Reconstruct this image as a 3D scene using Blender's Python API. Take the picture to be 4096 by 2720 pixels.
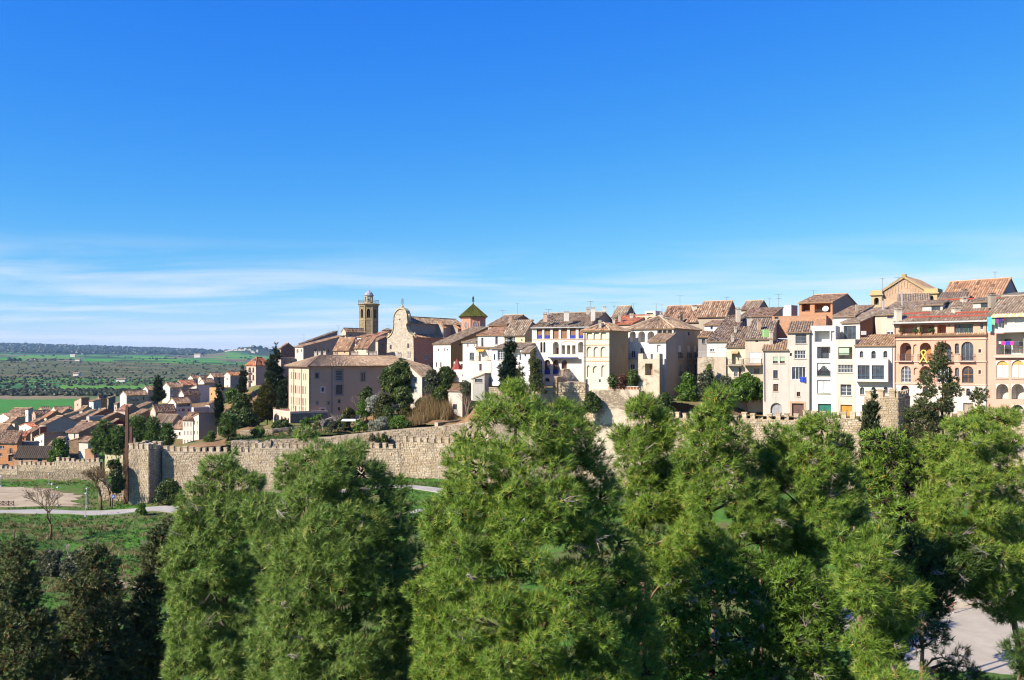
import bpy, math, random
import numpy as np
from mathutils import Vector

for o in list(bpy.data.objects):
    bpy.data.objects.remove(o)
SC = bpy.context.scene
COL = SC.collection
random.seed(7)
RNG = np.random.default_rng(7)

# ------------------------------------------------------------------ camera, sky, sun, exposure
K = 3547.0          # focal length in pixels of the 4096 px wide photograph
CX, HY = 2048.0, 1430.0
cam = bpy.data.cameras.new('camera')
cam.sensor_width = 36.0
cam.lens = K / 4096.0 * 36.0
cam.shift_y = (HY - 1360.0) / 4096.0
cam.clip_start = 0.5
cam.clip_end = 60000.0
camo = bpy.data.objects.new('camera', cam)
COL.objects.link(camo)
camo.location = (0, 0, 0)
camo.rotation_euler = (math.radians(90), 0, 0)
SC.camera = camo

SUN_AZ, SUN_EL = math.radians(57), math.radians(36)   # left of straight behind the camera
SDIR = Vector((-math.sin(SUN_AZ) * math.cos(SUN_EL), -math.cos(SUN_AZ) * math.cos(SUN_EL), math.sin(SUN_EL)))

W = bpy.data.worlds.new('World')
SC.world = W
W.use_nodes = True
nt = W.node_tree
nt.nodes.clear()
def wn(t, **kw):
    n = nt.nodes.new(t)
    for k, v in kw.items():
        setattr(n, k, v)
    return n
sky = wn('ShaderNodeTexSky', sky_type='NISHITA')
sky.sun_disc = False
sky.sun_elevation = SUN_EL
sky.sun_rotation = math.atan2(SDIR.x, SDIR.y)
sky.altitude = 600
sky.air_density = 1.0
sky.dust_density = 0.0
sky.ozone_density = 1.0
bg = wn('ShaderNodeBackground')
bg.inputs['Strength'].default_value = 0.066
out = wn('ShaderNodeOutputWorld')
# thin high cirrus: noise over the plane of the cloud layer (direction divided by its height)
tc = wn('ShaderNodeTexCoord')
sep = wn('ShaderNodeSeparateXYZ')
nt.links.new(tc.outputs['Generated'], sep.inputs[0])
def math_node(op, a, b=None, c=None, clamp=False):
    n = wn('ShaderNodeMath', operation=op, use_clamp=clamp)
    for i, v in enumerate((a, b, c)):
        if v is None:
            continue
        if isinstance(v, (int, float)):
            n.inputs[i].default_value = v
        else:
            nt.links.new(v, n.inputs[i])
    return n.outputs[0]
zz = math_node('MAXIMUM', sep.outputs['Z'], 0.012)
zz = math_node('ADD', zz, 0.05)
cx_ = math_node('DIVIDE', sep.outputs['X'], zz)
cy_ = math_node('DIVIDE', sep.outputs['Y'], zz)
comb = wn('ShaderNodeCombineXYZ')
nt.links.new(cx_, comb.inputs[0]); nt.links.new(cy_, comb.inputs[1])
mp = wn('ShaderNodeMapping')
mp.inputs['Rotation'].default_value = (0, 0, math.radians(-12))
mp.inputs['Scale'].default_value = (0.42, 0.80, 1)
mp.inputs['Location'].default_value = (3.15, 1.7, 0)
nt.links.new(comb.outputs[0], mp.inputs[0])
nz = wn('ShaderNodeTexNoise')
nz.inputs['Scale'].default_value = 1.0
nz.inputs['Detail'].default_value = 7
nz.inputs['Roughness'].default_value = 0.55
nz.inputs['Distortion'].default_value = 0.5
nt.links.new(mp.outputs[0], nz.inputs['Vector'])
cr = wn('ShaderNodeMapRange')
cr.inputs['From Min'].default_value = 0.43
cr.inputs['From Max'].default_value = 0.78
nt.links.new(nz.outputs['Fac'], cr.inputs['Value'])
# cirrus sits far off: it thins out towards the zenith
hi = wn('ShaderNodeMapRange')
hi.inputs['From Min'].default_value = 0.08
hi.inputs['From Max'].default_value = 0.13
hi.inputs['To Min'].default_value = 1.0
hi.inputs['To Max'].default_value = 0.0
nt.links.new(sep.outputs['Z'], hi.inputs['Value'])
cf = math_node('MULTIPLY', cr.outputs[0], hi.outputs[0])
cf = math_node('MULTIPLY', cf, 0.9, clamp=True)
mixc = wn('ShaderNodeMix', data_type='RGBA')
mixc.inputs['B'].default_value = (6.6, 6.9, 7.4, 1)
# deepen the blue as the photograph's rendering does: one response curve per channel
skys = wn('ShaderNodeSeparateColor'); skyc = wn('ShaderNodeCombineColor')
nt.links.new(sky.outputs[0], skys.inputs[0])
for i, (p_, k_) in enumerate(((1.95, 0.62), (1.02, 0.75), (0.18, 0.95))):
    q_ = math_node('POWER', math_node('MULTIPLY', skys.outputs[i], 0.132), p_)
    nt.links.new(math_node('MULTIPLY', q_, k_ / 0.132), skyc.inputs[i])
nt.links.new(skyc.outputs[0], mixc.inputs['A'])
nt.links.new(cf, mixc.inputs['Factor'])
nt.links.new(mixc.outputs['Result'], bg.inputs['Color'])
nt.links.new(bg.outputs[0], out.inputs['Surface'])

sl = bpy.data.lights.new('sun', 'SUN')
sl.energy = 5.0
sl.angle = math.radians(0.53)
sl.color = (1.0, 0.905, 0.785)
so = bpy.data.objects.new('sun', sl)
COL.objects.link(so)
so.rotation_euler = SDIR.to_track_quat('Z', 'Y').to_euler()

SC.view_settings.view_transform = 'Standard'
SC.view_settings.look = 'None'
SC.view_settings.exposure = 1.07
SC.view_settings.gamma = 1.0
SC.view_settings.use_curve_mapping = False
SC.render.engine = 'CYCLES'
SC.cycles.max_bounces = 5
SC.cycles.diffuse_bounces = 3
SC.cycles.glossy_bounces = 2
SC.cycles.transmission_bounces = 3
SC.cycles.volume_bounces = 0
SC.cycles.use_adaptive_sampling = True
SC.cycles.adaptive_threshold = 0.02
SC.cycles.use_denoising = True
SC.cycles.pixel_filter_type = 'BLACKMAN_HARRIS'
SC.cycles.filter_width = 1.15

# ------------------------------------------------------------------ helpers
def P(px, py, Y):
    return Vector(((px - CX) * Y / K, Y, (HY - py) * Y / K))
def ZP(py, Y):
    return (HY - py) * Y / K
def rr(a, b):
    return random.uniform(a, b)

class MB:
    """collects shapes for ONE mesh object"""
    def __init__(s):
        s.v = []; s.f = []; s.m = []; s.r = []
    def add(s, vs, fs, m=0, r=None):
        n = len(s.v)
        s.v.extend((float(p[0]), float(p[1]), float(p[2])) for p in vs)
        for f in fs:
            s.f.append(tuple(i + n for i in f)); s.m.append(m)
            s.r.append(random.random() if r is None else r)
    def quad(s, a, b, c, d, m=0, r=None):
        s.add((a, b, c, d), ((0, 1, 2, 3),), m, r)
    def poly(s, pts, m=0, r=None):
        s.add(pts, (tuple(range(len(pts))),), m, r)
    def hexa(s, c, m=0, r=None):
        s.add(c, ((3, 2, 1, 0), (4, 5, 6, 7), (0, 1, 5, 4), (1, 2, 6, 5), (2, 3, 7, 6), (3, 0, 4, 7)), m, random.random() if r is None else r)
    def box(s, x0, y0, z0, x1, y1, z1, m=0, r=None):
        s.hexa([(x0, y0, z0), (x1, y0, z0), (x1, y1, z0), (x0, y1, z0), (x0, y0, z1), (x1, y0, z1), (x1, y1, z1), (x0, y1, z1)], m, r)
    def bar(s, a, b, w, m=0, r=None, up=(0, 0, 1)):
        a = Vector(a); b = Vector(b); d = (b - a).normalized()
        u = Vector(up)
        if abs(d.dot(u)) > 0.95:
            u = Vector((0, 1, 0))
        sx = d.cross(u).normalized() * w / 2; sy = sx.cross(d).normalized() * w / 2
        s.hexa([a - sx - sy, a + sx - sy, a + sx + sy, a - sx + sy, b - sx - sy, b + sx - sy, b + sx + sy, b - sx + sy], m, r)
    def prism(s, pts, zt, m=0, r=None):
        """vertical prism of plan points with given bottom z in pts and top z zt"""
        n = len(pts)
        vs = [tuple(p) for p in pts] + [(p[0], p[1], zt) for p in pts]
        fs = [tuple(range(n - 1, -1, -1)), tuple(range(n, 2 * n))]
        for i in range(n):
            j = (i + 1) % n
            fs.append((i, j, n + j, n + i))
        s.add(vs, fs, m, r)
    def extr(s, pts, off, m=0, r=None):
        n = len(pts); off = Vector(off)
        vs = [Vector(p) for p in pts] + [Vector(p) + off for p in pts]
        fs = [tuple(range(n - 1, -1, -1)), tuple(range(n, 2 * n))]
        for i in range(n):
            j = (i + 1) % n
            fs.append((i, j, n + j, n + i))
        s.add(vs, fs, m, r)
    def tube(s, pts, rad, seg=6, m=0, r=None):
        pts = [Vector(p) for p in pts]
        n = len(pts); vs = []; fs = []
        for i, p in enumerate(pts):
            d = (pts[min(i + 1, n - 1)] - pts[max(i - 1, 0)])
            d = d.normalized() if d.length > 1e-9 else Vector((0, 0, 1))
            u = Vector((1, 0, 0)) if abs(d.z) > 0.7 else Vector((0, 0, 1))
            a = d.cross(u).normalized(); b = a.cross(d)
            q = rad[i] if hasattr(rad, '__len__') else rad
            for k in range(seg):
                t = 2 * math.pi * k / seg
                vs.append(p + a * (math.cos(t) * q) + b * (math.sin(t) * q))
        for i in range(n - 1):
            for k in range(seg):
                l = (k + 1) % seg
                fs.append((i * seg + k, i * seg + l, (i + 1) * seg + l, (i + 1) * seg + k))
        fs.append(tuple(range(seg - 1, -1, -1))); fs.append(tuple((n - 1) * seg + k for k in range(seg)))
        s.add(vs, fs, m, r)
    def lathe(s, c, prof, seg=12, m=0, r=None, rot=0.0):
        vs = []; fs = []
        for (q, z) in prof:
            for k in range(seg):
                t = rot + 2 * math.pi * k / seg
                vs.append((c[0] + math.cos(t) * q, c[1] + math.sin(t) * q, z))
        for i in range(len(prof) - 1):
            for k in range(seg):
                l = (k + 1) % seg
                fs.append((i * seg + k, i * seg + l, (i + 1) * seg + l, (i + 1) * seg + k))
        fs.append(tuple(range(seg - 1, -1, -1))); fs.append(tuple((len(prof) - 1) * seg + k for k in range(seg)))
        s.add(vs, fs, m, r)
    def mesh(s, name, mats, origin=(0, 0, 0), smooth=False):
        me = bpy.data.meshes.new(name)
        ox, oy, oz = origin
        me.from_pydata([(x - ox, y - oy, z - oz) for x, y, z in s.v], [], s.f)
        for m in (mats if isinstance(mats, (list, tuple)) else [mats]):
            me.materials.append(m)
        me.polygons.foreach_set('material_index', s.m)
        at = me.attributes.new('rnd', 'FLOAT', 'FACE')
        at.data.foreach_set('value', s.r)
        if smooth:
            me.polygons.foreach_set('use_smooth', [True] * len(s.f))
        me.update()
        return me
    def build(s, name, mats, parent=None, origin=None, smooth=False):
        if parent is not None:
            org = parent.get('_o', (0, 0, 0)) if origin is None else origin
            org = tuple(org)
        else:
            org = tuple(origin) if origin is not None else (0, 0, 0)
        o = bpy.data.objects.new(name, s.mesh(name, mats, org, smooth))
        COL.objects.link(o)
        if parent is not None:
            o.parent = parent
            o['_o'] = org
        else:
            o.location = org
            o['_o'] = org
        return o

def tag(o, label=None, cat=None, group=None, kind=None):
    if label: o['label'] = label
    if cat: o['category'] = cat
    if group: o['group'] = group
    if kind: o['kind'] = kind
    return o
def thing(name, loc, label, cat, group=None):
    o = bpy.data.objects.new(name, None)
    o.empty_display_size = 0.3
    COL.objects.link(o)
    o.location = tuple(loc)
    o['_o'] = tuple(float(c) for c in loc)
    return tag(o, label, cat, group)
def link_copy(src, parent=None, loc=None):
    c = src.copy(); COL.objects.link(c)
    if parent is not None: c.parent = parent
    if loc is not None: c.location = loc
    return c

def np_mesh(name, verts, nper, mat, rnd=None, parent=None, origin=(0, 0, 0)):
    """verts (N*nper,3) faces of nper corners each, no shared corners"""
    N = len(verts) // nper
    me = bpy.data.meshes.new(name)
    me.vertices.add(N * nper); me.loops.add(N * nper); me.polygons.add(N)
    v = (np.asarray(verts, dtype=np.float64) - np.asarray(origin)).astype(np.float32)
    me.vertices.foreach_set('co', v.ravel())
    me.loops.foreach_set('vertex_index', np.arange(N * nper, dtype=np.int32))
    me.polygons.foreach_set('loop_start', np.arange(0, N * nper, nper, dtype=np.int32))
    try:
        me.polygons.foreach_set('loop_total', np.full(N, nper, dtype=np.int32))
    except Exception:
        pass
    if rnd is not None:
        at = me.attributes.new('rnd', 'FLOAT', 'FACE')
        at.data.foreach_set('value', np.asarray(rnd, dtype=np.float32))
    me.materials.append(mat)
    me.update()
    o = bpy.data.objects.new(name, me)
    COL.objects.link(o)
    o['_o'] = tuple(float(c) for c in origin)
    if parent is not None: o.parent = parent
    else: o.location = origin
    return o

# ------------------------------------------------------------------ materials (all procedural)
MATS = {}
class NB:
    def __init__(s, name):
        s.m = bpy.data.materials.new(name); s.m.use_nodes = True
        s.t = s.m.node_tree; s.t.nodes.clear()
        s.out = s.n('ShaderNodeOutputMaterial')
    def n(s, t, ins=None, **kw):
        x = s.t.nodes.new(t)
        for k, v in kw.items(): setattr(x, k, v)
        for k, v in (ins or {}).items(): s.set(x, k, v)
        return x
    def set(s, x, k, v):
        if hasattr(v, 'is_output') or isinstance(v, bpy.types.NodeSocket):
            s.t.links.new(v, x.inputs[k])
        else:
            x.inputs[k].default_value = v
    def noise(s, vec, scale, detail=4, rough=0.55, dist=0.0):
        x = s.n('ShaderNodeTexNoise', {'Vector': vec, 'Scale': scale, 'Detail': detail, 'Roughness': rough, 'Distortion': dist})
        return x.outputs['Fac']
    def rng(s, v, a, b, c=0.0, d=1.0):
        return s.n('ShaderNodeMapRange', {'Value': v, 'From Min': a, 'From Max': b, 'To Min': c, 'To Max': d}).outputs[0]
    def mix(s, f, a, b, mode='MIX'):
        x = s.n('ShaderNodeMix', data_type='RGBA', blend_type=mode)
        s.set(x, 'Factor', f)
        for k, v in (('A', a), ('B', b)):
            if isinstance(v, (tuple, list)): v = (*v[:3], 1)
            s.set(x, k, v)
        return x.outputs['Result']
    def ramp(s, f, stops, interp='LINEAR'):
        x = s.n('ShaderNodeValToRGB', {'Fac': f})
        cr = x.color_ramp; cr.interpolation = interp
        while len(cr.elements) < len(stops): cr.elements.new(0.5)
        for e, (p, c) in zip(cr.elements, stops):
            e.position = p; e.color = (*c[:3], 1)
        return x.outputs['Color']
    def obj(s, scale=(1, 1, 1)):
        t = s.n('ShaderNodeTexCoord').outputs['Object']
        if scale == (1, 1, 1): return t
        return s.n('ShaderNodeMapping', {'Vector': t, 'Scale': scale}).outputs[0]
    def geo(s, scale=(1, 1, 1)):
        t = s.n('ShaderNodeNewGeometry').outputs['Position']
        if scale == (1, 1, 1): return t
        return s.n('ShaderNodeMapping', {'Vector': t, 'Scale': scale}).outputs[0]
    def attr(s, nm='rnd', o='Fac'):
        return s.n('ShaderNodeAttribute', attribute_name=nm).outputs[o]
    def bump(s, h, st, dist=0.05):
        return s.n('ShaderNodeBump', {'Height': h, 'Strength': st, 'Distance': dist}).outputs[0]
    def bsdf(s, col, rough=0.9, normal=None, spec=0.3, **kw):
        b = s.n('ShaderNodeBsdfPrincipled', {'Base Color': (*col[:3], 1) if isinstance(col, (tuple, list)) else col, 'Roughness': rough, 'Specular IOR Level': spec})
        if normal is not None: s.set(b, 'Normal', normal)
        for k, v in kw.items(): s.set(b, k, v)
        s.t.links.new(b.outputs[0], s.out.inputs['Surface'])
        return s.m
def cached(fn):
    def w(*a, **k):
        key = (fn.__name__, a, tuple(sorted(k.items())))
        if key not in MATS: MATS[key] = fn(*a, **k)
        return MATS[key]
    return w
def sc(c, f): return tuple(x * f for x in c)
AF = 0.68      # plaster and stone here are duller than the photograph's exposure suggests

@cached
def plain(name, col, rough=0.7, metal=0.0):
    col = sc(col, AF)
    b = NB(name); o = b.obj()
    f = b.noise(o, 2.0, 4)
    c = b.mix(b.rng(f, 0.3, 0.75, 0, 1), sc(col, 0.82), sc(col, 1.08))
    return b.bsdf(c, rough, Metallic=metal)
@cached
def plaster(col, dirt=0.5):
    col = sc(col, AF); dirt = min(1.0, dirt * 1.3)
    b = NB('plaster'); o = b.obj()
    st = b.noise(b.obj((2.2, 2.2, 0.16)), 1.0, 5, 0.6)
    big = b.noise(o, 0.28, 5, 0.6)
    fine = b.noise(o, 2.6, 5, 0.65)
    base = b.mix(b.rng(big, 0.35, 0.7), sc(col, 0.93), sc(col, 1.05))
    d1 = (col[0] * 0.62, col[1] * 0.58, col[2] * 0.50)
    base = b.mix(b.rng(st, 0.54, 0.78, 0, dirt), base, d1)
    patch = b.noise(o, 0.5, 6, 0.7, 0.6)
    base = b.mix(b.rng(patch, 0.56, 0.70, 0, dirt * 0.75), base, (col[0] * 0.72, col[1] * 0.66, col[2] * 0.57))
    base = b.mix(b.rng(fine, 0.35, 0.7, 0, 0.22), base, sc(col, 0.78))
    return b.bsdf(base, 0.92, b.bump(fine, 0.25, 0.03), 0.15)
@cached
def patched(col, stone=(0.50, 0.40, 0.28)):
    col = sc(col, AF); stone = sc(stone, AF)
    b = NB('patched_plaster'); o = b.obj()
    v = b.n('ShaderNodeTexVoronoi', {'Vector': b.obj((1, 1, 1.7)), 'Scale': 2.4, 'Randomness': 0.9})
    cell = b.n('ShaderNodeSeparateColor', {'Color': v.outputs['Color']}).outputs[0]
    st = b.mix(b.rng(v.outputs['Distance'], 0.28, 0.5, 0, 0.6), b.ramp(cell, [(0, sc(stone, .7)), (1, sc(stone, 1.3))]), sc(stone, .45))
    big = b.noise(o, 0.22, 6, 0.65, 0.8); st2 = b.noise(b.obj((1.6, 1.6, 0.12)), 1.0, 5, 0.6); fine = b.noise(o, 1.6, 5, .65)
    pl = b.mix(b.rng(fine, .35, .7), sc(col, .84), sc(col, 1.05))
    pl = b.mix(b.rng(st2, .5, .74, 0, .55), pl, (col[0] * .58, col[1] * .52, col[2] * .44))
    c = b.mix(b.rng(big, .50, .56), pl, st)
    return b.bsdf(c, .93, b.bump(fine, .4, .04), .1)
@cached
def brickm(col):
    col = sc(col, AF)
    b = NB('brickwork'); o = b.obj()
    big = b.noise(o, 0.4, 5, 0.6)
    g = b.noise(b.obj((3, 3, 9)), 1.0, 3, 0.6)
    c = b.mix(b.rng(g, 0.3, 0.7), sc(col, 0.7), sc(col, 1.2))
    c = b.mix(b.rng(big, 0.5, 0.75, 0, 0.6), c, (0.25, 0.20, 0.15))
    return b.bsdf(c, 0.95, b.bump(g, 0.5, 0.04), 0.1)
@cached
def rubble(col, scale=2.2):
    col = sc(col, AF)
    b = NB('rubble_masonry'); o = b.obj((1, 1, 1.7))
    v = b.n('ShaderNodeTexVoronoi', {'Vector': o, 'Scale': scale, 'Randomness': 0.9})
    cell = b.n('ShaderNodeSeparateColor', {'Color': v.outputs['Color']}).outputs[0]
    c = b.ramp(cell, [(0, sc(col, 0.7)), (0.5, col), (1, sc(col, 1.25))])
    c = b.mix(b.rng(v.outputs['Distance'], 0.28, 0.5, 0, 0.55), c, sc(col, 0.5))
    big = b.noise(b.obj(), 0.3, 5, 0.6)
    c = b.mix(b.rng(big, 0.45, 0.75, 0, 0.5), c, sc(col, 0.72))
    return b.bsdf(c, 0.95, b.bump(v.outputs['Distance'], -0.6, 0.06), 0.1)
@cached
def stonem(stops, moss=0.36):
    b = NB('cut_stone'); o = b.geo()
    n = len(stops)
    c = b.ramp(b.attr(), [(i / (n - 1), sc(s, AF)) for i, s in enumerate(stops)])
    f = b.noise(o, 3.0, 6, 0.7)
    c = b.mix(b.rng(f, 0.3, 0.75, 0, 0.45), c, (0.20, 0.16, 0.11))
    big = b.noise(o, 0.22, 5, 0.65)
    c = b.mix(b.rng(big, 0.46, 0.68, 0, min(1, moss * 1.6)), c, (0.25, 0.175, 0.09))
    big2 = b.noise(b.geo((0.5, 0.5, 0.12)), 1.0, 5, 0.65)
    c = b.mix(b.rng(big2, 0.5, 0.72, 0, min(1, moss * 1.8)), c, (0.135, 0.115, 0.09))
    return b.bsdf(c, 0.95, b.bump(f, 0.5, 0.05), 0.1)
@cached
def tilem(tint=(1, 1, 1), seed=0.0):
    b = NB('roof_tile')
    t = lambda c: tuple(x * y * k for x, y, k in zip(c, tint, (.73, .765, .80)))
    c = b.ramp(b.attr(), [(0, t((0.11, 0.07, 0.05))), (0.2, t((0.25, 0.165, 0.108))), (0.45, t((0.37, 0.255, 0.165))),
                          (0.7, t((0.47, 0.345, 0.23))), (0.88, t((0.60, 0.49, 0.36))), (1, t((0.34, 0.30, 0.24)))])
    g = b.geo()
    big = b.noise(g, 0.35, 5, 0.65)
    c = b.mix(b.rng(big, 0.48, 0.72, 0, 0.4), c, t((0.22, 0.175, 0.125)))
    f = b.noise(g, 7, 4, 0.6)
    c = b.mix(b.rng(f, 0.35, 0.7, 0, 0.35), c, t((0.14, 0.11, 0.075)))
    return b.bsdf(c, 0.93, None, 0.15)
@cached
def glassm(col=(0.025, 0.032, 0.04), rough=0.12):
    b = NB('window_glass')
    f = b.noise(b.obj(), 0.9, 2)
    c = b.mix(b.rng(f, 0.35, 0.65), col, sc(col, 2.2))
    return b.bsdf(c, rough, None, 0.5)
@cached
def leafm(stops, trans=0.3, name='foliage'):
    b = NB(name)
    n = len(stops)
    c = b.ramp(b.attr(), [(p, sc(s, .72)) for p, s in stops])
    d = b.n('ShaderNodeBsdfDiffuse', {'Color': c})
    tr = b.n('ShaderNodeBsdfTranslucent', {'Color': c})
    gl = b.n('ShaderNodeBsdfGlossy', {'Color': (0.9, 0.95, 0.8, 1), 'Roughness': 0.45})
    m1 = b.n('ShaderNodeMixShader', {0: trans, 1: d.outputs[0], 2: tr.outputs[0]})
    m2 = b.n('ShaderNodeMixShader', {0: 0.02, 1: m1.outputs[0], 2: gl.outputs[0]})
    b.t.links.new(m2.outputs[0], b.out.inputs['Surface'])
    return b.m
@cached
def barkm(c1, c2):
    b = NB('bark')
    f = b.noise(b.geo((4, 4, 0.9)), 2.0, 6, 0.7)
    return b.bsdf(b.mix(b.rng(f, 0.35, 0.65), c1, c2), 0.95, b.bump(f, 0.8, 0.03), 0.1)

LIME = ((0.48, 0.37, 0.24), (0.66, 0.54, 0.38), (0.78, 0.67, 0.51), (0.70, 0.55, 0.36), (0.58, 0.48, 0.35))
WHITE = (0.84, 0.77, 0.66); CREAM = (0.80, 0.71, 0.56); BEIGE = (0.66, 0.57, 0.45); GREY = (0.45, 0.38, 0.29)
PINK = (0.80, 0.44, 0.31); SALMON = (0.76, 0.43, 0.32); OCHRE = (0.62, 0.36, 0.15); BRICK = (0.50, 0.22, 0.12)
BROWN = (0.36, 0.27, 0.19); MAUVE = (0.52, 0.37, 0.31)
# ------------------------------------------------------------------ terrain height from control points
def mkpts(lst):
    return np.array([[(px - CX) * Y / K, Y, (HY - py) * Y / K] for px, py, Y in lst])
def idw(ctrl, X, Y, p=3.0):
    X = np.asarray(X, dtype=float); Y = np.asarray(Y, dtype=float)
    num = np.zeros_like(X); den = np.zeros_like(X)
    for cx, cy, cz in ctrl:
        w = 1.0 / (((X - cx) ** 2 + (Y - cy) ** 2) ** (p / 2) + 1e-3)
        num += w * cz; den += w
    return num / den
LOW = mkpts([(0, 2420, 100), (700, 2420, 100), (350, 2330, 114), (0, 2180, 132), (400, 2200, 135), (760, 2230, 130),
             (0, 2072, 160), (350, 2072, 160), (700, 2068, 160), (0, 2030, 172), (350, 2028, 172), (700, 2010, 172), (0, 1960, 194), (350, 1958, 194), (520, 1990, 182),
             (0, 1922, 207), (350, 1922, 206), (-400, 1930, 205), (-400, 2100, 150), (-600, 2500, 90),
             (1000, 1975, 168), (1640, 1915, 163), (1640, 1955, 148), (1640, 2050, 124), (1000, 2130, 130), (1300, 2300, 105),
             (2000, 2000, 130), (2700, 2000, 115), (3300, 2050, 100), (4000, 2100, 95), (4500, 2150, 90),
             (3900, 2480, 69), (3300, 2480, 69), (4300, 2480, 69), (3900, 2680, 58), (2600, 2500, 70),
             (0, 1900, 225), (200, 1880, 235), (400, 1850, 240), (0, 1760, 330), (250, 1790, 290), (200, 1720, 400), (400, 1705, 360), (560, 1660, 330),
             (640, 1620, 330), (800, 1600, 330), (950, 1590, 340), (-300, 1780, 330), (0, 1700, 450), (300, 1690, 440), (520, 1640, 420), (700, 1580, 430), (1000, 1520, 400),
             (-500, 1700, 480)]
            ) 
LOW = np.vstack([LOW, [[0, 2, -2.6], [0, 10, -5.5], [-8, 20, -12], [8, 20, -11], [0, 35, -16.5], [-20, 40, -20], [20, 40, -17], [-30, 65, -25.5], [0, 65, -20], [28, 50, -18.5],
                       [-60, 40, -22], [60, 40, -16], [0, 95, -22], [300, 120, -20], [-250, 120, -30]]])
HILL = mkpts([(640, 1830, 180), (690, 1808, 177), (850, 1770, 182), (950, 1752, 186), (1450, 1748, 184), (1600, 1730, 178), (1830, 1722, 166), (1830, 1690, 175),
              (2050, 1600, 165), (2230, 1545, 158), (2400, 1545, 160), (2520, 1550, 158), (2660, 1595, 150), (2800, 1592, 146), (3050, 1664, 139), (3240, 1664, 136.5), (3450, 1664, 132), (3700, 1655, 127), (3950, 1655, 122), (4200, 1655, 117),
              (1150, 1690, 203), (1235, 1700, 198), (1600, 1640, 195), (1750, 1600, 185), (1700, 1490, 240), (2000, 1530, 172), (1000, 1700, 205), (1000, 1650, 225), (900, 1600, 300), (1050, 1540, 290),
              (800, 1760, 200), (700, 1790, 200), (620, 1720, 260), (560, 1700, 300),
              (1800, 1430, 262), (2500, 1420, 200), (3000, 1350, 175), (3500, 1290, 175), (4000, 1230, 165), (1300, 1440, 330), (1800, 1380, 330), (2500, 1380, 300), (3500, 1330, 300), (4500, 1300, 250),
              (800, 1640, 290), (700, 1690, 250), (731, 1806, 212), (800, 1806, 212), (880, 1790, 212), (640, 1760, 240), (700, 1742, 238), (760, 1695, 258), (840, 1675, 258), (640, 1700, 262), (690, 1682, 270), (780, 1615, 296), (850, 1610, 290), (940, 1720, 205), (620, 1650, 330), (700, 1605, 340), (800, 1570, 345), (900, 1560, 365)])
def zlow(x, y): return float(idw(LOW, np.array([x]), np.array([y]))[0])
def zhill(x, y): return float(idw(HILL, np.array([x]), np.array([y]))[0])

# ------------------------------------------------------------------ building kit
class Face:
    """one wall plane of a building; s runs along it, z up"""
    def __init__(s, O, d, n, L):
        s.O, s.d, s.n, s.L = O, d, n, L
    def st(s, px, py):
        tx = (px - CX) / K
        q = (tx * s.O.y - s.O.x) / (s.d.x - tx * s.d.y)
        y = s.O.y + q * s.d.y
        return q, (HY - py) * y / K
    def pt(s, q, z, out=0.0):
        p = s.O + s.d * q + s.n * out
        return Vector((p.x, p.y, z))
    def box(s, mb, s0, s1, z0, z1, o0, o1, m=0, r=None):
        mb.hexa([s.pt(s0, z0, o1), s.pt(s1, z0, o1), s.pt(s1, z0, o0), s.pt(s0, z0, o0),
                 s.pt(s0, z1, o1), s.pt(s1, z1, o1), s.pt(s1, z1, o0), s.pt(s0, z1, o0)], m, r)

FR_WHITE = (0.80, 0.80, 0.78); FR_BROWN = (0.20, 0.10, 0.05); FR_GREEN = (0.05, 0.22, 0.13); FR_GREY = (0.25, 0.27, 0.28); FR_BLUE = (0.03, 0.06, 0.35)
FR_ORANGE = (0.50, 0.22, 0.06); FR_RED = (0.35, 0.05, 0.04)
# style: r recess, fr frame colour, nx/ny panes, arch, kind of filling
STY = {
    'd': dict(r=.22), 'D': dict(r=.35),
    'w': dict(r=.16, fr=FR_WHITE, nx=2, ny=1), 'wg': dict(r=.16, fr=FR_WHITE, nx=3, ny=4), 'g': dict(r=.16, fr=FR_GREY, nx=2, ny=2), 'gg': dict(r=.2, fr=FR_GREY, nx=4, ny=2),
    'b': dict(r=.2, fr=FR_BROWN, nx=2, ny=1), 'n': dict(r=.2, fr=FR_GREEN, nx=4, ny=1), 'bl': dict(r=.2, fr=FR_BLUE, nx=2, ny=1),
    'a': dict(r=.25, arch=1), 'aw': dict(r=.25, arch=1, fr=FR_WHITE, nx=3, ny=4), 'ab': dict(r=.3, arch=1, fr=FR_ORANGE, nx=2, ny=1), 'ag': dict(r=.3, arch=1, fr=FR_GREY, nx=3, ny=1), 'ar': dict(r=.4, arch=1, fr=FR_RED, nx=2, ny=3),
    'blind': dict(r=.16, fr=FR_WHITE, nx=2, ny=1, blind=(0.75, 0.74, 0.70)), 'gblind': dict(r=.2, fr=FR_BROWN, nx=2, ny=1, blind=(0.45, 0.62, 0.42)),
    's': dict(r=.06, fill=(0.30, 0.16, 0.09)),
    'L': dict(r=1.6, log=1), 'LA': dict(r=1.6, log=1, arch=1), 'N': dict(r=.22, arch=1, fill='wall'), 'Nl': dict(r=.3, fill='wall'),
    'door': dict(r=.25, fill=(0.24, 0.15, 0.10), leaf=2),
    'curt': dict(r=.3, fr=FR_GREY, nx=2, ny=1, curt=1),
}
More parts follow.
